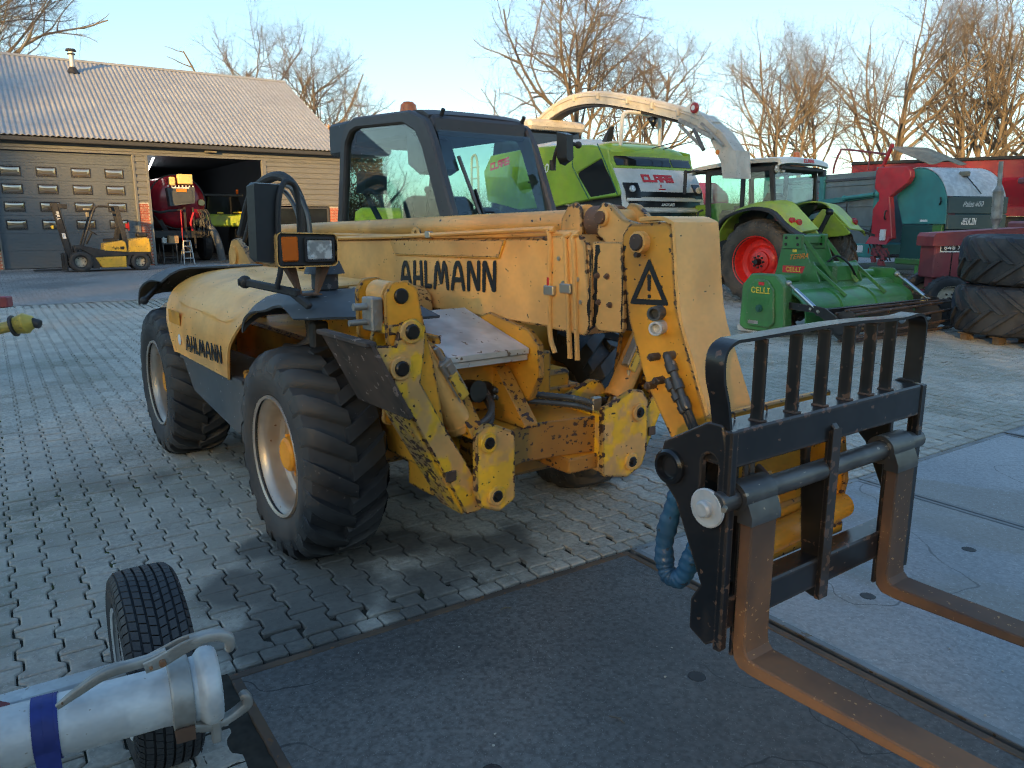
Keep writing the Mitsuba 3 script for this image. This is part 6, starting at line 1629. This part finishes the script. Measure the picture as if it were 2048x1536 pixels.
for y in (-.25, .9): O_('rear_wheel', K().cyl([2.4, y - .2, .8], [2.4, y + .2, .8], .8, n=30, b=.08), 'rubber')

# ---------------------------------------------------------------- teal straw blower wagon
WM = fr(11.974, 21.5, -73)
wg = Thing('straw_blower_wagon', 'teal and red straw blower wagon with rounded front behind the green tractor', 'wagon', WM)
G = wg.part
sd = G('side_wall', K().box(-8.5, -2.72, -.02, .04, .95, 3.16, .004), 'grey_teal'); G('side_wall', K().box(-8.5, -2.72, 1.96, 2.02, .95, 3.16, .004), 'grey_teal')
for z in (2.78, 2.12, 1.52): G('side_rib', K().box(-8.5, -2.76, -.055, -.02, z - .02, z + .02, .008), 'grey_teal', under=sd)
G('top_rail', K().box(-8.5, -2.72, -.06, .06, 2.92, 3.0, .01), 'plastic_grey', under=sd)
G('lower_sill', K().box(-8.5, -2.6, -.05, 2.0, .55, .97, .02), 'teal_paint'); G('floor', K().box(-8.5, -.2, 0, 2, .60, .66, .01), 'black_dull')
for x in (-5.28, -2.72, -8.4): G('post', K().box(x - .12, x + .12, -.09, -.02, .6, 3.26, .01), 'teal_paint')
G('diagonal_rail', K().bar((-5.2, -.07, 2.28), (-2.6, -.07, 2.46), .05, .16), 'teal_paint')
G('gate_cylinder', K().cyl([-4.0, -.16, 2.38], [-2.75, -.16, 2.46], .06, n=14).sph([-4.05, -.16, 2.38], .09, 8).sph([-2.55, -.16, 2.46], .13, 8), 'teal_paint')
G('gate_hose', K().tube(smooth_path([(-3.9, -.17, 2.25), (-3.85, -.18, 1.9), (-3.5, -.18, 1.55), (-2.9, -.16, 1.38), (-2.6, -.14, 1.30)], 6), .022, 6), 'black_dull')
red = rp([(-2.62, 3.12), (-2.55, 3.24), (-1.45, 3.20), (-1.28, 3.06), (-1.25, 2.90), (-1.36, 2.72), (-1.98, 2.36), (-1.72, 1.14), (-2.58, 1.14), (-2.62, 2.02), (-2.40, 2.28), (-2.42, 2.48), (-2.62, 2.62)], .04)
r_ = G('red_cover', K().prism(red, 'y', -.30, -.12, .02), 'red_paint'); G('cover_lip', K().hull([(x, y, z) for x, z, y in ((-2.72, .98, -.36), (-1.86, .98, -.36), (-1.80, 1.20, -.30), (-2.62, 1.20, -.30), (-2.7, 1.0, -.14), (-1.8, 1.2, -.14))]), 'red_paint', under=r_)
G('cover_handle', K().tube(smooth_path([(-2.0, -.31, 1.96), (-2.02, -.36, 1.94), (-2.02, -.36, 1.74), (-2.0, -.31, 1.72)], 4), .02, 6), 'grease', under=r_); G('notice', K().box(-2.14, -1.96, -.38, -.31, 1.10, 1.42, .004), 'sticker_white', under=r_)
arc = [(-1.40, 3.12)] + [(-1.25 + 1.12 * math.sin(t), 1.95 + 1.18 * math.cos(t)) for t in np.linspace(.1, 1.5, 10)] + [(-.10, 1.58), (-1.66, 1.58), (-1.98, 2.36)]
hs = G('blower_side', K().prism(Polygon(arc), 'y', -.04, .02, .01), 'teal_paint'); G('blower_side', K().prism(Polygon(arc), 'y', 2.0, 2.04, .01), 'teal_paint')
rows = [[(-1.25 + 1.14 * math.sin(t), y, 1.95 + 1.20 * math.cos(t)) for y in np.linspace(-.03, 2.03, 10)] for t in np.linspace(-.2, 1.25, 14)]
G('curved_hood', K().shell(np.array(rows), -.02), 'galvanised', smooth=50)
for z0, z1 in ((1.86, 2.32), (1.44, 1.84), (1.10, 1.42)): 
    fp = G('front_panel', K().box(-.14, -.05, -.03, 2.03, z0, z1, .015), 'slate_teal')
G('lettering', K().text('Palas 400', .15, tmat([-.045, .42, 2.04], [0, 1, .03], [0, .3, 1]), .004, bold=False, sx=.72), 'sticker_white'); G('lettering', K().text('JEULIN', .17, tmat([-.045, .42, 1.57], [0, 1, 0], [0, .12, 1]), .004, sx=.62), 'sticker_white')
G('small_plate', K().box(-1.0, -.74, -.052, -.04, 1.64, 1.70, 0), 'sticker_white')
G('guard_curtain', K().box(-1.66, -.55, -.03, .02, .52, 1.56, .006), 'teal_dark'); G('green_post', K().box(-.55, -.2, -.05, .05, .50, 1.57, .02), 'celli_green')
G('drawbar_tube', K().box(-1.75, -.18, -.12, .0, .42, .60, .03), 'celli_green'); G('parking_leg', K().cyl([-.9, -.1, .42], [-.9, -.1, .05], .05, n=10).box(-1.0, -.8, -.2, .0, .0, .04, .004), 'celli_green')
k = K()
VR = random.Random(6)
for i in range(16): k.obox([-2.2 + VR.uniform(-.3, .3), -.22, .62 + VR.uniform(-.25, .3)], (VR.uniform(.06, .2), .1, VR.uniform(.06, .2)), None, .01)
G('valve_group', k, 'red_dusty', kind='stuff')
for i in range(4): G('hydraulic_hose', K().tube(smooth_path([(-2.6 + .05 * i, -.16, 2.0), (-2.75 + .1 * i, -.2, 1.2), (-2.5 + .2 * i, -.26, .75), (-2.1 + .1 * i, -.2, .5)], 5), .02, 6), 'black_dull')
G('side_lamp', K().box(-2.9, -2.78, -.075, -.05, .68, .84, .004), 'red_lens'); G('warning_notice', K().box(-3.55, -3.15, -.062, -.05, .70, .92, 0), 'sticker_white'); G('warning_notice', K().box(-4.1, -3.85, -.062, -.05, .62, .80, 0), 'sticker_white')
for a in range(4):
    an = a * math.pi / 2 + .78
    G('clover_emblem', K().prism(disc(-5.62 + .12 * math.cos(an), 2.42 + .12 * math.sin(an), .10).difference(disc(-5.62 + .12 * math.cos(an), 2.42 + .12 * math.sin(an), .078)), 'y', -.026, -.021), 'sticker_red')
G('hood_clip', K().tube([(-.35, -.06, 2.3), (-.30, -.08, 2.2), (-.36, -.06, 2.1)], .02, 6), 'grease'); G('hood_lamp', K().box(-.62, -.40, .75, .95, 2.88, 3.02, .02), 'canvas'); G('lamp_cable', K().tube(smooth_path([(-.45, .85, 2.9), (-.2, .95, 2.6), (-.12, 1.1, 2.4)], 4), .015, 5), 'grease')
G('wheel', K().cyl([-5.9, -.1, .5], [-5.9, .4, .5], .5, n=28, b=.05), 'rubber')
rl = G('handrail', K().tube(smooth_path([(-5.0, .1, 3.2), (-4.95, .1, 3.5), (-4.75, .1, 3.86), (-4.5, .1, 3.92), (-2.6, .1, 3.62)], 5), .03, 8), 'red_dusty'); G('handrail_post', K().tube([(-3.4, .1, 3.2), (-3.4, .1, 3.72)], .025, 6), 'red_dusty'); G('handrail_post', K().tube([(-5.6, .1, 3.2), (-5.55, .1, 3.45)], .025, 6), 'red_dusty')
rows = [[(-2.55 + 1.5 * u, -.05 + 1.5 * v, 3.85 - .55 * u - .03 * math.sin(v * 9) * (u * 2)) for v in np.linspace(0, 1, 12)] for u in np.linspace(0, 1, 8)]
G('canvas_cover', K().shell(np.array(rows), .02), 'canvas', smooth=50); G('canvas_arm', K().bar((-2.75, -.02, 3.1), (-2.35, -.02, 3.9), .07, .09), 'red_paint')
# ---------------------------------------------------------------- long red trailer
DM = fr(11.771, 27.0, -123)
rd = Thing('red_tipping_trailer', 'long bright red tipping trailer standing behind the teal wagon', 'trailer', DM)
R_ = rd.part
k = K().prism(Polygon([(-.05, 3.58), (.14, 3.58), (.14, 2.98), (.26, 2.92), (.02, 2.40), (-.20, 2.02), (-.20, 1.98), (-.6, 1.98), (-.6, 3.58)][::-1]).buffer(0), 'y', .2, 15)
k = K()
prof = [(.10, 3.52), (.10, 2.98), (.22, 2.90), (.10, 2.45), (.00, 2.12), (.14, 2.08), (.14, 1.82), (-.1, 1.82)]
rows = [[(x, y, z) for y in np.linspace(-.2, 16, 6)] for x, z in prof]
R_('hopper_side', K().shell(np.array(rows), .04), 'red_paint', smooth=20); R_('hopper_end', K().prism(Polygon([(x, z) for x, z in prof] + [(-2.3, 1.82), (-2.5, 3.52)]), 'y', -.24, -.2), 'red_paint')
R_('top_rail', K().box(-.05, .16, -.25, 16, 3.52, 3.62, .01), 'black_dull'); R_('chassis', K().box(-2.3, .0, .5, 16, 1.1, 1.80, .02), 'black_dull')
for y in (5.0, 6.6): R_('wheel', K().cyl([.1, y, .7], [-.4, y, .7], .7, n=28, b=.06), 'rubber')
R_('sticker', K().box(.145, .15, 3.0, 3.25, 2.16, 2.28, 0), 'sticker_yellow')
# ---------------------------------------------------------------- machines glimpsed in between
bl = Thing('red_baler', 'red round baler partly visible between harvester and green tractor', 'baler', fr(6.4, 28.0, -60))
bl.part('chamber', K().prism(rp([(-1.0, 1.2), (-1.0, 2.6), (-.6, 3.0), (.1, 3.0), (.7, 2.6), (.9, 1.9), (.4, 1.2)], .15), 'y', -.6, 1.0, .04), 'red_paint'); bl.part('axle', K().box(-.4, .4, -.5, .9, .6, 1.3, .02), 'black_dull')
for y in (-.7, 1.1): bl.part('wheel', K().cyl([0, y - .15, .55], [0, y + .15, .55], .55, n=24, b=.05), 'rubber')
vt = Thing('pale_blue_trailer', 'pale blue trailer low behind the harvester', 'trailer', fr(5.6, 22.5, 8))
vt.part('body', K().box(.0, 1.5, -.4, .4, 1.62, 1.98, .03), 'galvanised'); vt.part('lettering', K().text('AP', .20, tmat([.62, -.405, 1.70], [1, 0, 0], [.2, 0, 1]), .004), 'black_letter')
vt.part('frame', K().box(-.1, 1.6, -.42, .42, 1.2, 1.6, .02), 'black_dull')
for x in (.3, 1.2): vt.part('wheel', K().cyl([x, -.45, .6], [x, -.2, .6], .6, n=24, b=.04), 'rubber')
yv = Thing('yellow_green_tank_wagon', 'pale yellow tank wagon seen through the cab glass', 'wagon', fr(-4.25, 25.5, 15))
yv.part('tank', K().lathe([(0, -.85), (.5, -.80), (.64, -.6), (.64, .6), (.5, .80), (0, .85)], [0, 0, 1.45], [1, 0, 0], 28), 'lime_dusty'); yv.part('chassis', K().box(-.8, .8, -.5, .5, .5, .8, .02), 'black_dull')
for x in (-.5, .5): yv.part('wheel', K().cyl([x, -.6, .45], [x, -.35, .45], .45, n=20, b=.03), 'rubber')
# ---------------------------------------------------------------- bare winter trees
def tubes(Pt, R, sides):
    """Many polylines (N, k, 3) with radii (N, k) as one mesh of tubes."""
    N, k, _ = Pt.shape
    t = np.gradient(Pt, axis=1); t /= np.linalg.norm(t, axis=2, keepdims=True) + 1e-9
    ref = np.where(np.abs(t[..., 2:]) < .9, [0, 0, 1.0], [1.0, 0, 0])
    a = np.cross(t, ref); a /= np.linalg.norm(a, axis=2, keepdims=True) + 1e-9
    b = np.cross(t, a)
    an = np.arange(sides) * 2 * np.pi / sides
    V = Pt[:, :, None] + R[:, :, None, None] * (np.cos(an)[:, None] * a[:, :, None] + np.sin(an)[:, None] * b[:, :, None])
    i, j, s = np.meshgrid(np.arange(N), np.arange(k - 1), np.arange(sides), indexing='ij')
    o = (i * k + j) * sides
    s2 = (s + 1) % sides
    q = np.stack([o + s, o + s2, o + sides + s2, o + sides + s], -1).reshape(-1, 4)
    return V.reshape(-1, 3), q
def grow(rng, base, dirs, length, rad, k, wob, lift, taper=.45):
    N = len(base)
    P_ = np.zeros((N, k, 3)); P_[:, 0] = base
    d = dirs.copy()
    for q in range(1, k):
        d = d + rng.normal(0, wob, (N, 3)) + np.array([0, 0, lift])
        d /= np.linalg.norm(d, axis=1, keepdims=True)
        P_[:, q] = P_[:, q - 1] + d * (length / (k - 1))[:, None]
    return P_, rad[:, None] * np.linspace(1, taper, k)[None]
def bare_tree(seed, H, fork, spread, trunk_r, nmain=7, crown=None, lean=(0, 0), upright=.25, stems=1, nlev=(9, 7, 6, 6)):
    """Trunk, then four orders of branches kept inside an egg-shaped crown."""
    rng = np.random.default_rng(seed)
    cz = fork + (H - fork) * .52; cr = np.array([spread, spread, (H - fork) * .56]) if crown is None else np.array(crown)
    ang = rng.uniform(0, 6.28, stems)
    d0 = np.stack([lean[0] + (.16 * np.cos(ang) if stems > 1 else np.zeros(1)), lean[1] + (.16 * np.sin(ang) if stems > 1 else np.zeros(1)), np.ones(stems)], 1); d0 /= np.linalg.norm(d0, axis=1, keepdims=True)
    b0 = np.stack([.25 * np.cos(ang) * (stems > 1), .25 * np.sin(ang) * (stems > 1), np.full(stems, -.3)], 1)
    P0, R0 = grow(rng, b0, d0, np.full(stems, H * .80), np.full(stems, trunk_r), 12, .055, .03, .18)
    out = [(P0, R0, 8)]
    P_, R, L = P0, R0, np.full(stems, H * .80)
    lo = fork / (H * .8)
    for lev, n in enumerate(nlev):
        N, k = P_.shape[:2]
        n = n if lev else nmain * 2
        par = np.repeat(np.arange(N), n)
        f = rng.uniform(lo if lev == 0 else .22, .99, N * n)
        if lev == 0: f = np.concatenate([np.linspace(lo, .97, n) + rng.normal(0, .02, n) for _ in range(N)]).clip(lo, .98)
        x = f * (k - 1); i = np.minimum(x.astype(int), k - 2); u = (x - i)[:, None]
        base = P_[par, i] * (1 - u) + P_[par, i + 1] * u
        t = P_[par, i + 1] - P_[par, i]; t /= np.linalg.norm(t, axis=1, keepdims=True) + 1e-9
        r0 = R[par, i] * (1 - u[:, 0]) + R[par, i + 1] * u[:, 0]
        side = rng.normal(0, 1, (N * n, 3)); side -= t * (side * t).sum(1, keepdims=True); side /= np.linalg.norm(side, axis=1, keepdims=True) + 1e-9
        an = np.radians(rng.uniform(30, 66, N * n) if lev == 0 else rng.uniform(26, 72, N * n))[:, None]
        d = t * np.cos(an) + side * np.sin(an); d[:, 2] += upright * (.45 if lev else .5); d /= np.linalg.norm(d, axis=1, keepdims=True)
        ln = L[par] * (rng.uniform(.46, .78, N * n) * (1.10 - .50 * f) if lev else rng.uniform(.55, .85, N * n) * (1.15 - .75 * (f - lo) / (1 - lo + 1e-9)))
        rad = np.minimum(r0 * .72, np.maximum(ln * (.0135 if lev < 2 else .008), .0055))
        for _ in range(3):
            tip = base + d * ln[:, None]
            e = (((tip - [lean[0] * H * .5, lean[1] * H * .5, cz]) / cr) ** 2).sum(1)
            ln = np.where(e > 1, ln * .80, ln)
        ok = ln > (.28 if lev else .6)
        base, d, ln, rad = base[ok], d[ok], ln[ok], rad[ok]
        kk = (8, 6, 5, 4)[lev]
        P_, R = grow(rng, base, d, ln, rad, kk, (.13, .17, .2, .22)[lev], (.045, .03, .02, .02)[lev], (.35, .35, .4, .5)[lev])
        L = ln
        out.append((P_, R, (6, 4, 3, 3)[lev]))
    tr, br, tw = out[0], out[1:3], out[3:]
    def join(parts):
        vs, fs, n = [], [], 0
        for p in parts:
            v, f = tubes(*p); vs.append(v); fs.append(f + n); n += len(v)
        v, f = np.vstack(vs), np.vstack(fs)
        return trimesh.Trimesh(v, np.vstack([f[:, [0, 1, 2]], f[:, [0, 2, 3]]]), process=False)
    return join([tr]), join(br), join(tw)
def plant(label, x, y, **kw):
    t = Thing('bare_tree', label, 'tree', T().translate([x, y, 0]), 'bare winter trees along the back of the yard')
    a, b, c = bare_tree(**kw)
    t.part('trunk', a, 'bark', smooth=True); cr = t.part('crown', b, 'bark', smooth=True); t.part('twigs', c, 'twig', smooth=False, under=cr, kind='stuff')
def px(u, Y): return (u - 1024) / 1575 * Y
plant('large broad bare tree rising behind the cab and the harvester spout', 4.6, 50, seed=11, H=16.4, fork=3.4, spread=6.6, trunk_r=.33, nmain=11, upright=.12, lean=(-.2, 0))
plant('broad bare tree behind the arch of the harvester spout', 8.9, 52, seed=23, H=14.0, fork=3.6, spread=4.6, trunk_r=.25, nmain=9, upright=.12)
plant('bare tree with forked upright trunk just right of the spout end', 16.0, 52, seed=31, H=14.2, fork=4.2, spread=4.0, trunk_r=.20, nmain=7, upright=.26, stems=2)
plant('slender bare tree directly above the beacon of the green tractor', 18.4, 51, seed=47, H=14.0, fork=4.0, spread=3.0, trunk_r=.15, nmain=8, upright=.26)
plant('slim bare tree forking above the handrail of the teal wagon', 20.2, 52, seed=53, H=14.6, fork=4.8, spread=3.5, trunk_r=.19, nmain=8, upright=.24)
plant('stout bare tree with wide low limbs behind the canvas cover', 23.6, 50, seed=61, H=15.6, fork=3.4, spread=6.0, trunk_r=.34, nmain=9, upright=.30)
plant('thin crooked bare tree between the slim tree and the stout tree', 21.7, 49.5, seed=67, H=11.0, fork=3.6, spread=2.4, trunk_r=.16, nmain=6, upright=.3)
plant('many stemmed bare tree above the long red trailer', 29.2, 50, seed=71, H=16.0, fork=3.4, spread=4.6, trunk_r=.20, nmain=7, upright=.3, stems=4, nlev=(9, 5, 6, 5))
plant('tall bare tree at the right edge above the red trailer', 32.6, 51, seed=83, H=17.0, fork=3.8, spread=4.8, trunk_r=.28, nmain=9, upright=.26, stems=2, nlev=(9, 5, 6, 5))
plant('tall bare tree behind the left end of the barn roof', -36.5, 58, seed=97, H=21.0, fork=9.0, spread=6.5, trunk_r=.36, nmain=9, upright=.3, stems=2, nlev=(9, 8, 7, 6))
plant('bare tree with spreading crown over the middle of the barn ridge', -17.0, 55, seed=101, H=15.6, fork=5.4, spread=5.2, trunk_r=.30, nmain=9, upright=.25)
plant('smaller bare tree beside the gable end of the barn', -13.4, 54, seed=113, H=14.0, fork=4.2, spread=4.4, trunk_r=.26, nmain=9, upright=.22)
plant('short bare tree seen through the side window of the cab', -8.2, 53, seed=127, H=11.5, fork=2.6, spread=3.0, trunk_r=.2, nmain=9, upright=.2)
# beech hedge keeping its brown leaves, and low scrub along the field edge
def leaf_mass(x0, x1, y0, y1, z0, z1, n, seed, size):
    rng = np.random.default_rng(seed)
    c = np.stack([rng.uniform(x0, x1, n), rng.uniform(y0, y1, n), z0 + (z1 - z0) * rng.beta(1.3, 1.5, n)], 1)
    keep = meshkit.noise(c * .9, seed) > .34; c = c[keep]; n = len(c)
    a = rng.normal(0, 1, (n, 3)); a /= np.linalg.norm(a, axis=1, keepdims=True); b = np.cross(a, rng.normal(0, 1, (n, 3))); b /= np.linalg.norm(b, axis=1, keepdims=True)
    s = rng.uniform(.6, 1.3, (n, 1)) * size
    V = np.stack([c - a * s, c + b * s * .6, c + a * s, c - b * s * .6], 1).reshape(-1, 3)
    o = np.arange(n)[:, None] * 4
    return trimesh.Trimesh(V, np.vstack([o + [0, 1, 2], o + [0, 2, 3]]), process=False)
def scrub(x0, x1, y0, y1, h, n, seed):
    rng = np.random.default_rng(seed)
    b = np.stack([rng.uniform(x0, x1, n), rng.uniform(y0, y1, n), np.zeros(n)], 1)
    d = rng.normal(0, .35, (n, 3)); d[:, 2] = 1; d /= np.linalg.norm(d, axis=1, keepdims=True)
    P_, R = grow(rng, b, d, rng.uniform(.5, 1, n) * h, np.full(n, .018), 5, .2, .02, .4)
    v, f = tubes(P_, R, 3)
    return trimesh.Trimesh(v, np.vstack([f[:, [0, 1, 2]], f[:, [0, 2, 3]]]), process=False)
hg = Thing('beech_hedge', 'orange brown beech hedge behind the gable end of the barn', 'hedge')
hg.part('leaves', leaf_mass(-13.6, -8.2, 49, 51, .2, 7.6, 14000, 5, .09), 'beech_leaf', smooth=False, kind='stuff'); hg.part('stems', scrub(-13.6, -8.2, 49, 51, 7, 260, 6), 'bark', smooth=False, kind='stuff')
scene['field_scrub'] = mikit.ply(scrub(-60, 75, 62, 78, 4.6, 9000, 9), 'twig'); labels['field_scrub'] = {'kind': 'stuff', 'label': 'low winter scrub along the far edge of the yard', 'category': 'scrub'}
scene['far_treeline'] = mikit.ply(scrub(-160, 190, 150, 190, 11, 16000, 19), 'twig'); labels['far_treeline'] = {'kind': 'stuff', 'label': 'faint bare treeline on the horizon', 'category': 'treeline'}
single('leaf_litter_bank', leaf_mass(2, 12, 58, 60, .1, 1.8, 5000, 15, .10), 'beech_leaf', 'brown leafy bank seen low between harvester and tractor', 'bank', None, False, kind='stuff')
# ---------------------------------------------------------------- foreground: galvanised pipe with lever coupling, trailer wheel, drive shaft
PM = fr(-.7875, 1.8016, 29.0)           # x along the pipe to its open end, z up; axis at z = .47
pp = Thing('galvanised_pipe', 'galvanised pipe with lever coupling lying across the trailer in the lower left foreground', 'pipe', PM)
pa = (0, 0, .47)
k = K().lathe([(.066, -1.6), (.073, -1.6), (.073, -.115), (.0745, -.105), (.0745, -.07), (.066, -.07)], pa, [1, 0, 0], 56)
pb = pp.part('tube', k, 'galvanised', smooth=50)
k = K().lathe([(.073, -.098), (.088, -.096), (.091, -.090), (.091, -.052), (.088, -.047), (.078, -.045), (.074, -.046)], pa, [1, 0, 0], 56)
pp.part('coupling_band', k, 'cast_alloy', smooth=40)
k = K().lathe([(.072, -.05), (.079, -.046), (.081, -.040), (.081, -.034), (.090, -.026), (.096, -.020), (.099, -.012), (.0985, .004), (.094, .014), (.090, .020), (.084, .022), (.079, .020), (.077, .010), (.074, -.03)], pa, [1, 0, 0], 56)
pp.part('coupling_flange', k, 'galvanised', smooth=40)
def sweep_bar(pts, w, h, m, name, label=None, under=None):
    """Cast lever: rounded bar of varying width (along y) and height."""
    P_ = smooth_path(pts, 5); n = len(P_)
    W_, H_ = np.interp(np.linspace(0, 1, n), np.linspace(0, 1, len(w)), w), np.interp(np.linspace(0, 1, n), np.linspace(0, 1, len(h)), h)
    t = np.gradient(P_, axis=0); t /= np.linalg.norm(t, axis=1, keepdims=True); u = np.array([0, 1.0, 0]); v = np.cross(t, u); v /= np.linalg.norm(v, axis=1, keepdims=True)
    an = np.linspace(0, 2 * np.pi, 12, endpoint=False)
    ce, se = np.sign(np.cos(an)) * np.abs(np.cos(an)) ** .6, np.sign(np.sin(an)) * np.abs(np.sin(an)) ** .6
    R = P_[:, None] + (W_ / 2)[:, None, None] * ce[None, :, None] * u + (H_ / 2)[:, None, None] * se[None, :, None] * v[:, None]
    k = K().grid(np.concatenate([R, R[:, :1]], 1))
    for e in (0, -1): k.raw(np.vstack([R[e], R[e].mean(0)]), [[i, (i + 1) % 12, 12] for i in range(12)])
    return pp.part(name, k, m, smooth=50, label=label, under=under)
lv = sweep_bar([(-.335, -.062, .553), (-.29, -.060, .578), (-.23, -.056, .604), (-.165, -.05, .606), (-.125, -.048, .608), (-.095, -.048, .617)], (.012, .020, .026, .024, .020, .018), (.014, .022, .026, .026, .026, .024), 'cast_alloy', 'lever', 'curved cast lever arm lying over the pipe')
for s in (-1, 1):
    sweep_bar([(-.148, -.048 + s * .016, .596), (-.11, -.048 + s * .016, .604), (-.06, -.047 + s * .014, .622), (-.02, -.046 + s * .010, .630)], (.008, .008, .008, .008), (.030, .036, .034, .030), 'cast_alloy', 'hook_cheek')
sweep_bar([(-.04, -.047, .627), (-.01, -.046, .631), (.025, -.045, .628), (.048, -.044, .612), (.050, -.044, .586), (.041, -.044, .578)], (.032, .032, .034, .032, .024, .016), (.030, .028, .028, .030, .024, .014), 'cast_alloy', 'hook')
pp.part('pivot', K().cyl([-.108, -.080, .603], [-.108, -.015, .603], .008, n=14).cyl([-.134, -.075, .596], [-.134, -.02, .596], .004, n=8), 'rust_steel', under=lv)
sweep_bar([(-.06, -.05, .40), (-.02, -.046, .385), (.02, -.04, .382), (.06, -.036, .395), (.082, -.034, .410), (.078, -.034, .432), (.066, -.034, .430)], (.034, .034, .032, .032, .034, .032, .022), (.026, .026, .024, .026, .030, .026, .016), 'cast_alloy', 'lower_hook')
pp.part('lug', K().hull([(x, y, z) for x in (-.095, -.05) for y, z in ((-.085, .42), (-.03, .395), (-.02, .375), (-.07, .372))]), 'rust_steel'); pp.part('tab', K().box(-.012, .012, -.062, -.040, .335, .395, .004), 'cast_alloy')
st = Thing('blue_strap', 'dark blue webbing strap tied round the galvanised pipe', 'strap', PM)
k = K().lathe([(.0735, -.392), (.0765, -.392), (.0765, -.3705), (.0755, -.369), (.0765, -.3675), (.0765, -.3475), (.0755, -.346), (.0765, -.3445), (.0765, -.338), (.0735, -.338)], pa, [1, 0, 0], 48)
st.part('webbing', k, 'blue_strap', smooth=40); st.part('tail', K().box(-.39, -.34, -.074, -.070, .12, .46, .001), 'blue_strap')
# trailer under the pipe
LM = fr(-1.115, 2.16, -56)              # x towards the camera's right, y to the right; wheel plane along x
tl = Thing('pipe_trailer', 'low trailer with narrow road wheel carrying the galvanised pipe at the left edge', 'trailer', LM)
def block_tyre(R, W, rim, rows, n):
    k = road_tyre(R - .007, W, rim, 80, 0)
    h = W / 2
    edges = np.linspace(-.80 * h, .80 * h, rows + 1)
    for r in range(rows):
        a, b = edges[r] + .0035, edges[r + 1] - .0035
        for i in range(n):
            skew = .05 * (1 if r < rows / 2 else -1)
            V = []
            for w, sk in ((a, 0), (b, skew * (b - a) / .05)):
                rr = R - .010 * (abs(w) / h) ** 3
                for t, q in ((-.43, 0), (.43, 0), (.43, 1), (-.43, 1)):
                    th = (i + t + (.5 if r % 2 else 0)) * 2 * math.pi / n + sk
                    rad = rr - (.014 if q == 0 else 0)
                    V.append((rad * math.sin(th), w, rad * math.cos(th)))
            k.raw(V, [[0, 1, 2, 3][::-1], [4, 5, 6, 7], [0, 1, 5, 4], [1, 2, 6, 5], [2, 3, 7, 6], [3, 0, 4, 7]])
    for s in (-1, 1):                     # shoulder ribs
        for i in range(n):
            th0, th1 = (i - .42) * 2 * math.pi / n, (i + .42) * 2 * math.pi / n
            V = []
            for r, w in ((R - .009, s * h * .81), (R - .022, s * h * .93), (R - .05, s * h * .99)):
                for th in (th0, th1):
                    V.append((r * math.sin(th), w, r * math.cos(th)))
            k.raw(V, [[0, 1, 3, 2], [2, 3, 5, 4]])
    return k
Mx = LM @ T().translate([0, 0, .305])
wl = tl.part('wheel', K().lathe([(.185, -.085), (.198, -.09), (.19, -.07), (.165, -.05), (.155, .02), (.10, .03), (0, .03)], [0, 0, 0], [0, 1, 0], 40), 'galvanised', M=Mx)
tl.part('tyre', block_tyre(.305, .19, .19, 6, 66), 'rubber', under=wl, M=Mx, smooth=25)
tl.part('axle', K().box(-.04, .04, -1.5, -.05, .25, .33, .01), 'galvanised')
tl.part('frame', K().box(-1.4, 1.0, -1.18, -1.10, .30, .375, .006), 'galvanised'); tl.part('frame', K().box(-1.4, 1.0, -1.5, -1.42, .30, .375, .006), 'galvanised')
tl.part('mudguard', K().hull([(x, y, z) for x, y, z in ((.02, -.45, .20), (.02, -.45, .56), (.28, -.45, .56), (.28, -.45, .20), (.02, -.42, .20), (.02, -.42, .56), (.28, -.42, .56), (.28, -.42, .20))]), 'galvanised')
tl.part('side_lamp', K().hull([(x, y, z) for x in (.12, .18) for y, z in ((-.43, .36), (-.37, .36), (-.37, .38), (-.40, .40), (-.43, .40))]), 'red_dusty')
# yellow drive shaft of an implement standing left of the frame
SM = fr(-4.36, 7.0, 14)
sf = Thing('drive_shaft', 'yellow guarded drive shaft with ribbed cone reaching in from the left edge', 'shaft', SM)
ax = np.array([1, 0, .20])
sf.part('guard_tube', K().cyl([-1.6, 0, .40], [-.14, 0, .735], .05, n=24), 'yellow_plastic')
pr = [(.05, -.16)]
for i in range(6): pr += [(.062 + .006 * i, -.15 + .017 * i), (.078 + .004 * i, -.142 + .017 * i)]
pr += [(.085, -.045), (.060, .0), (.05, .01), (0, .01)]
sf.part('bellows_cone', K().lathe(pr, [-.02, 0, .755], [1, 0, .22], 30), 'yellow_plastic'); sf.part('guard_ring', K().lathe([(.06, -.175), (.095, -.172), (.098, -.15), (.06, -.145)], [-.02, 0, .755], [1, 0, .22], 30), 'black_dull')
sf.part('yoke', K().cyl([-.03, 0, .752], [.045, -.01, .728], .042, n=18, b=.006), 'black_dull')
im = Thing('red_implement', 'dark red implement standing just left of the picture', 'implement', SM)
im.part('drawbar', K().box(-2.4, -.30, .28, .42, .86, .96, .01), 'red_dusty'); im.part('frame', K().box(-2.6, -1.6, -.4, .9, .3, 1.0, .03), 'red_dusty')
for y in (-.6, 1.0): im.part('wheel', K().cyl([-2.2, y - .1, .35], [-2.2, y + .1, .35], .35, n=24, b=.03), 'rubber')
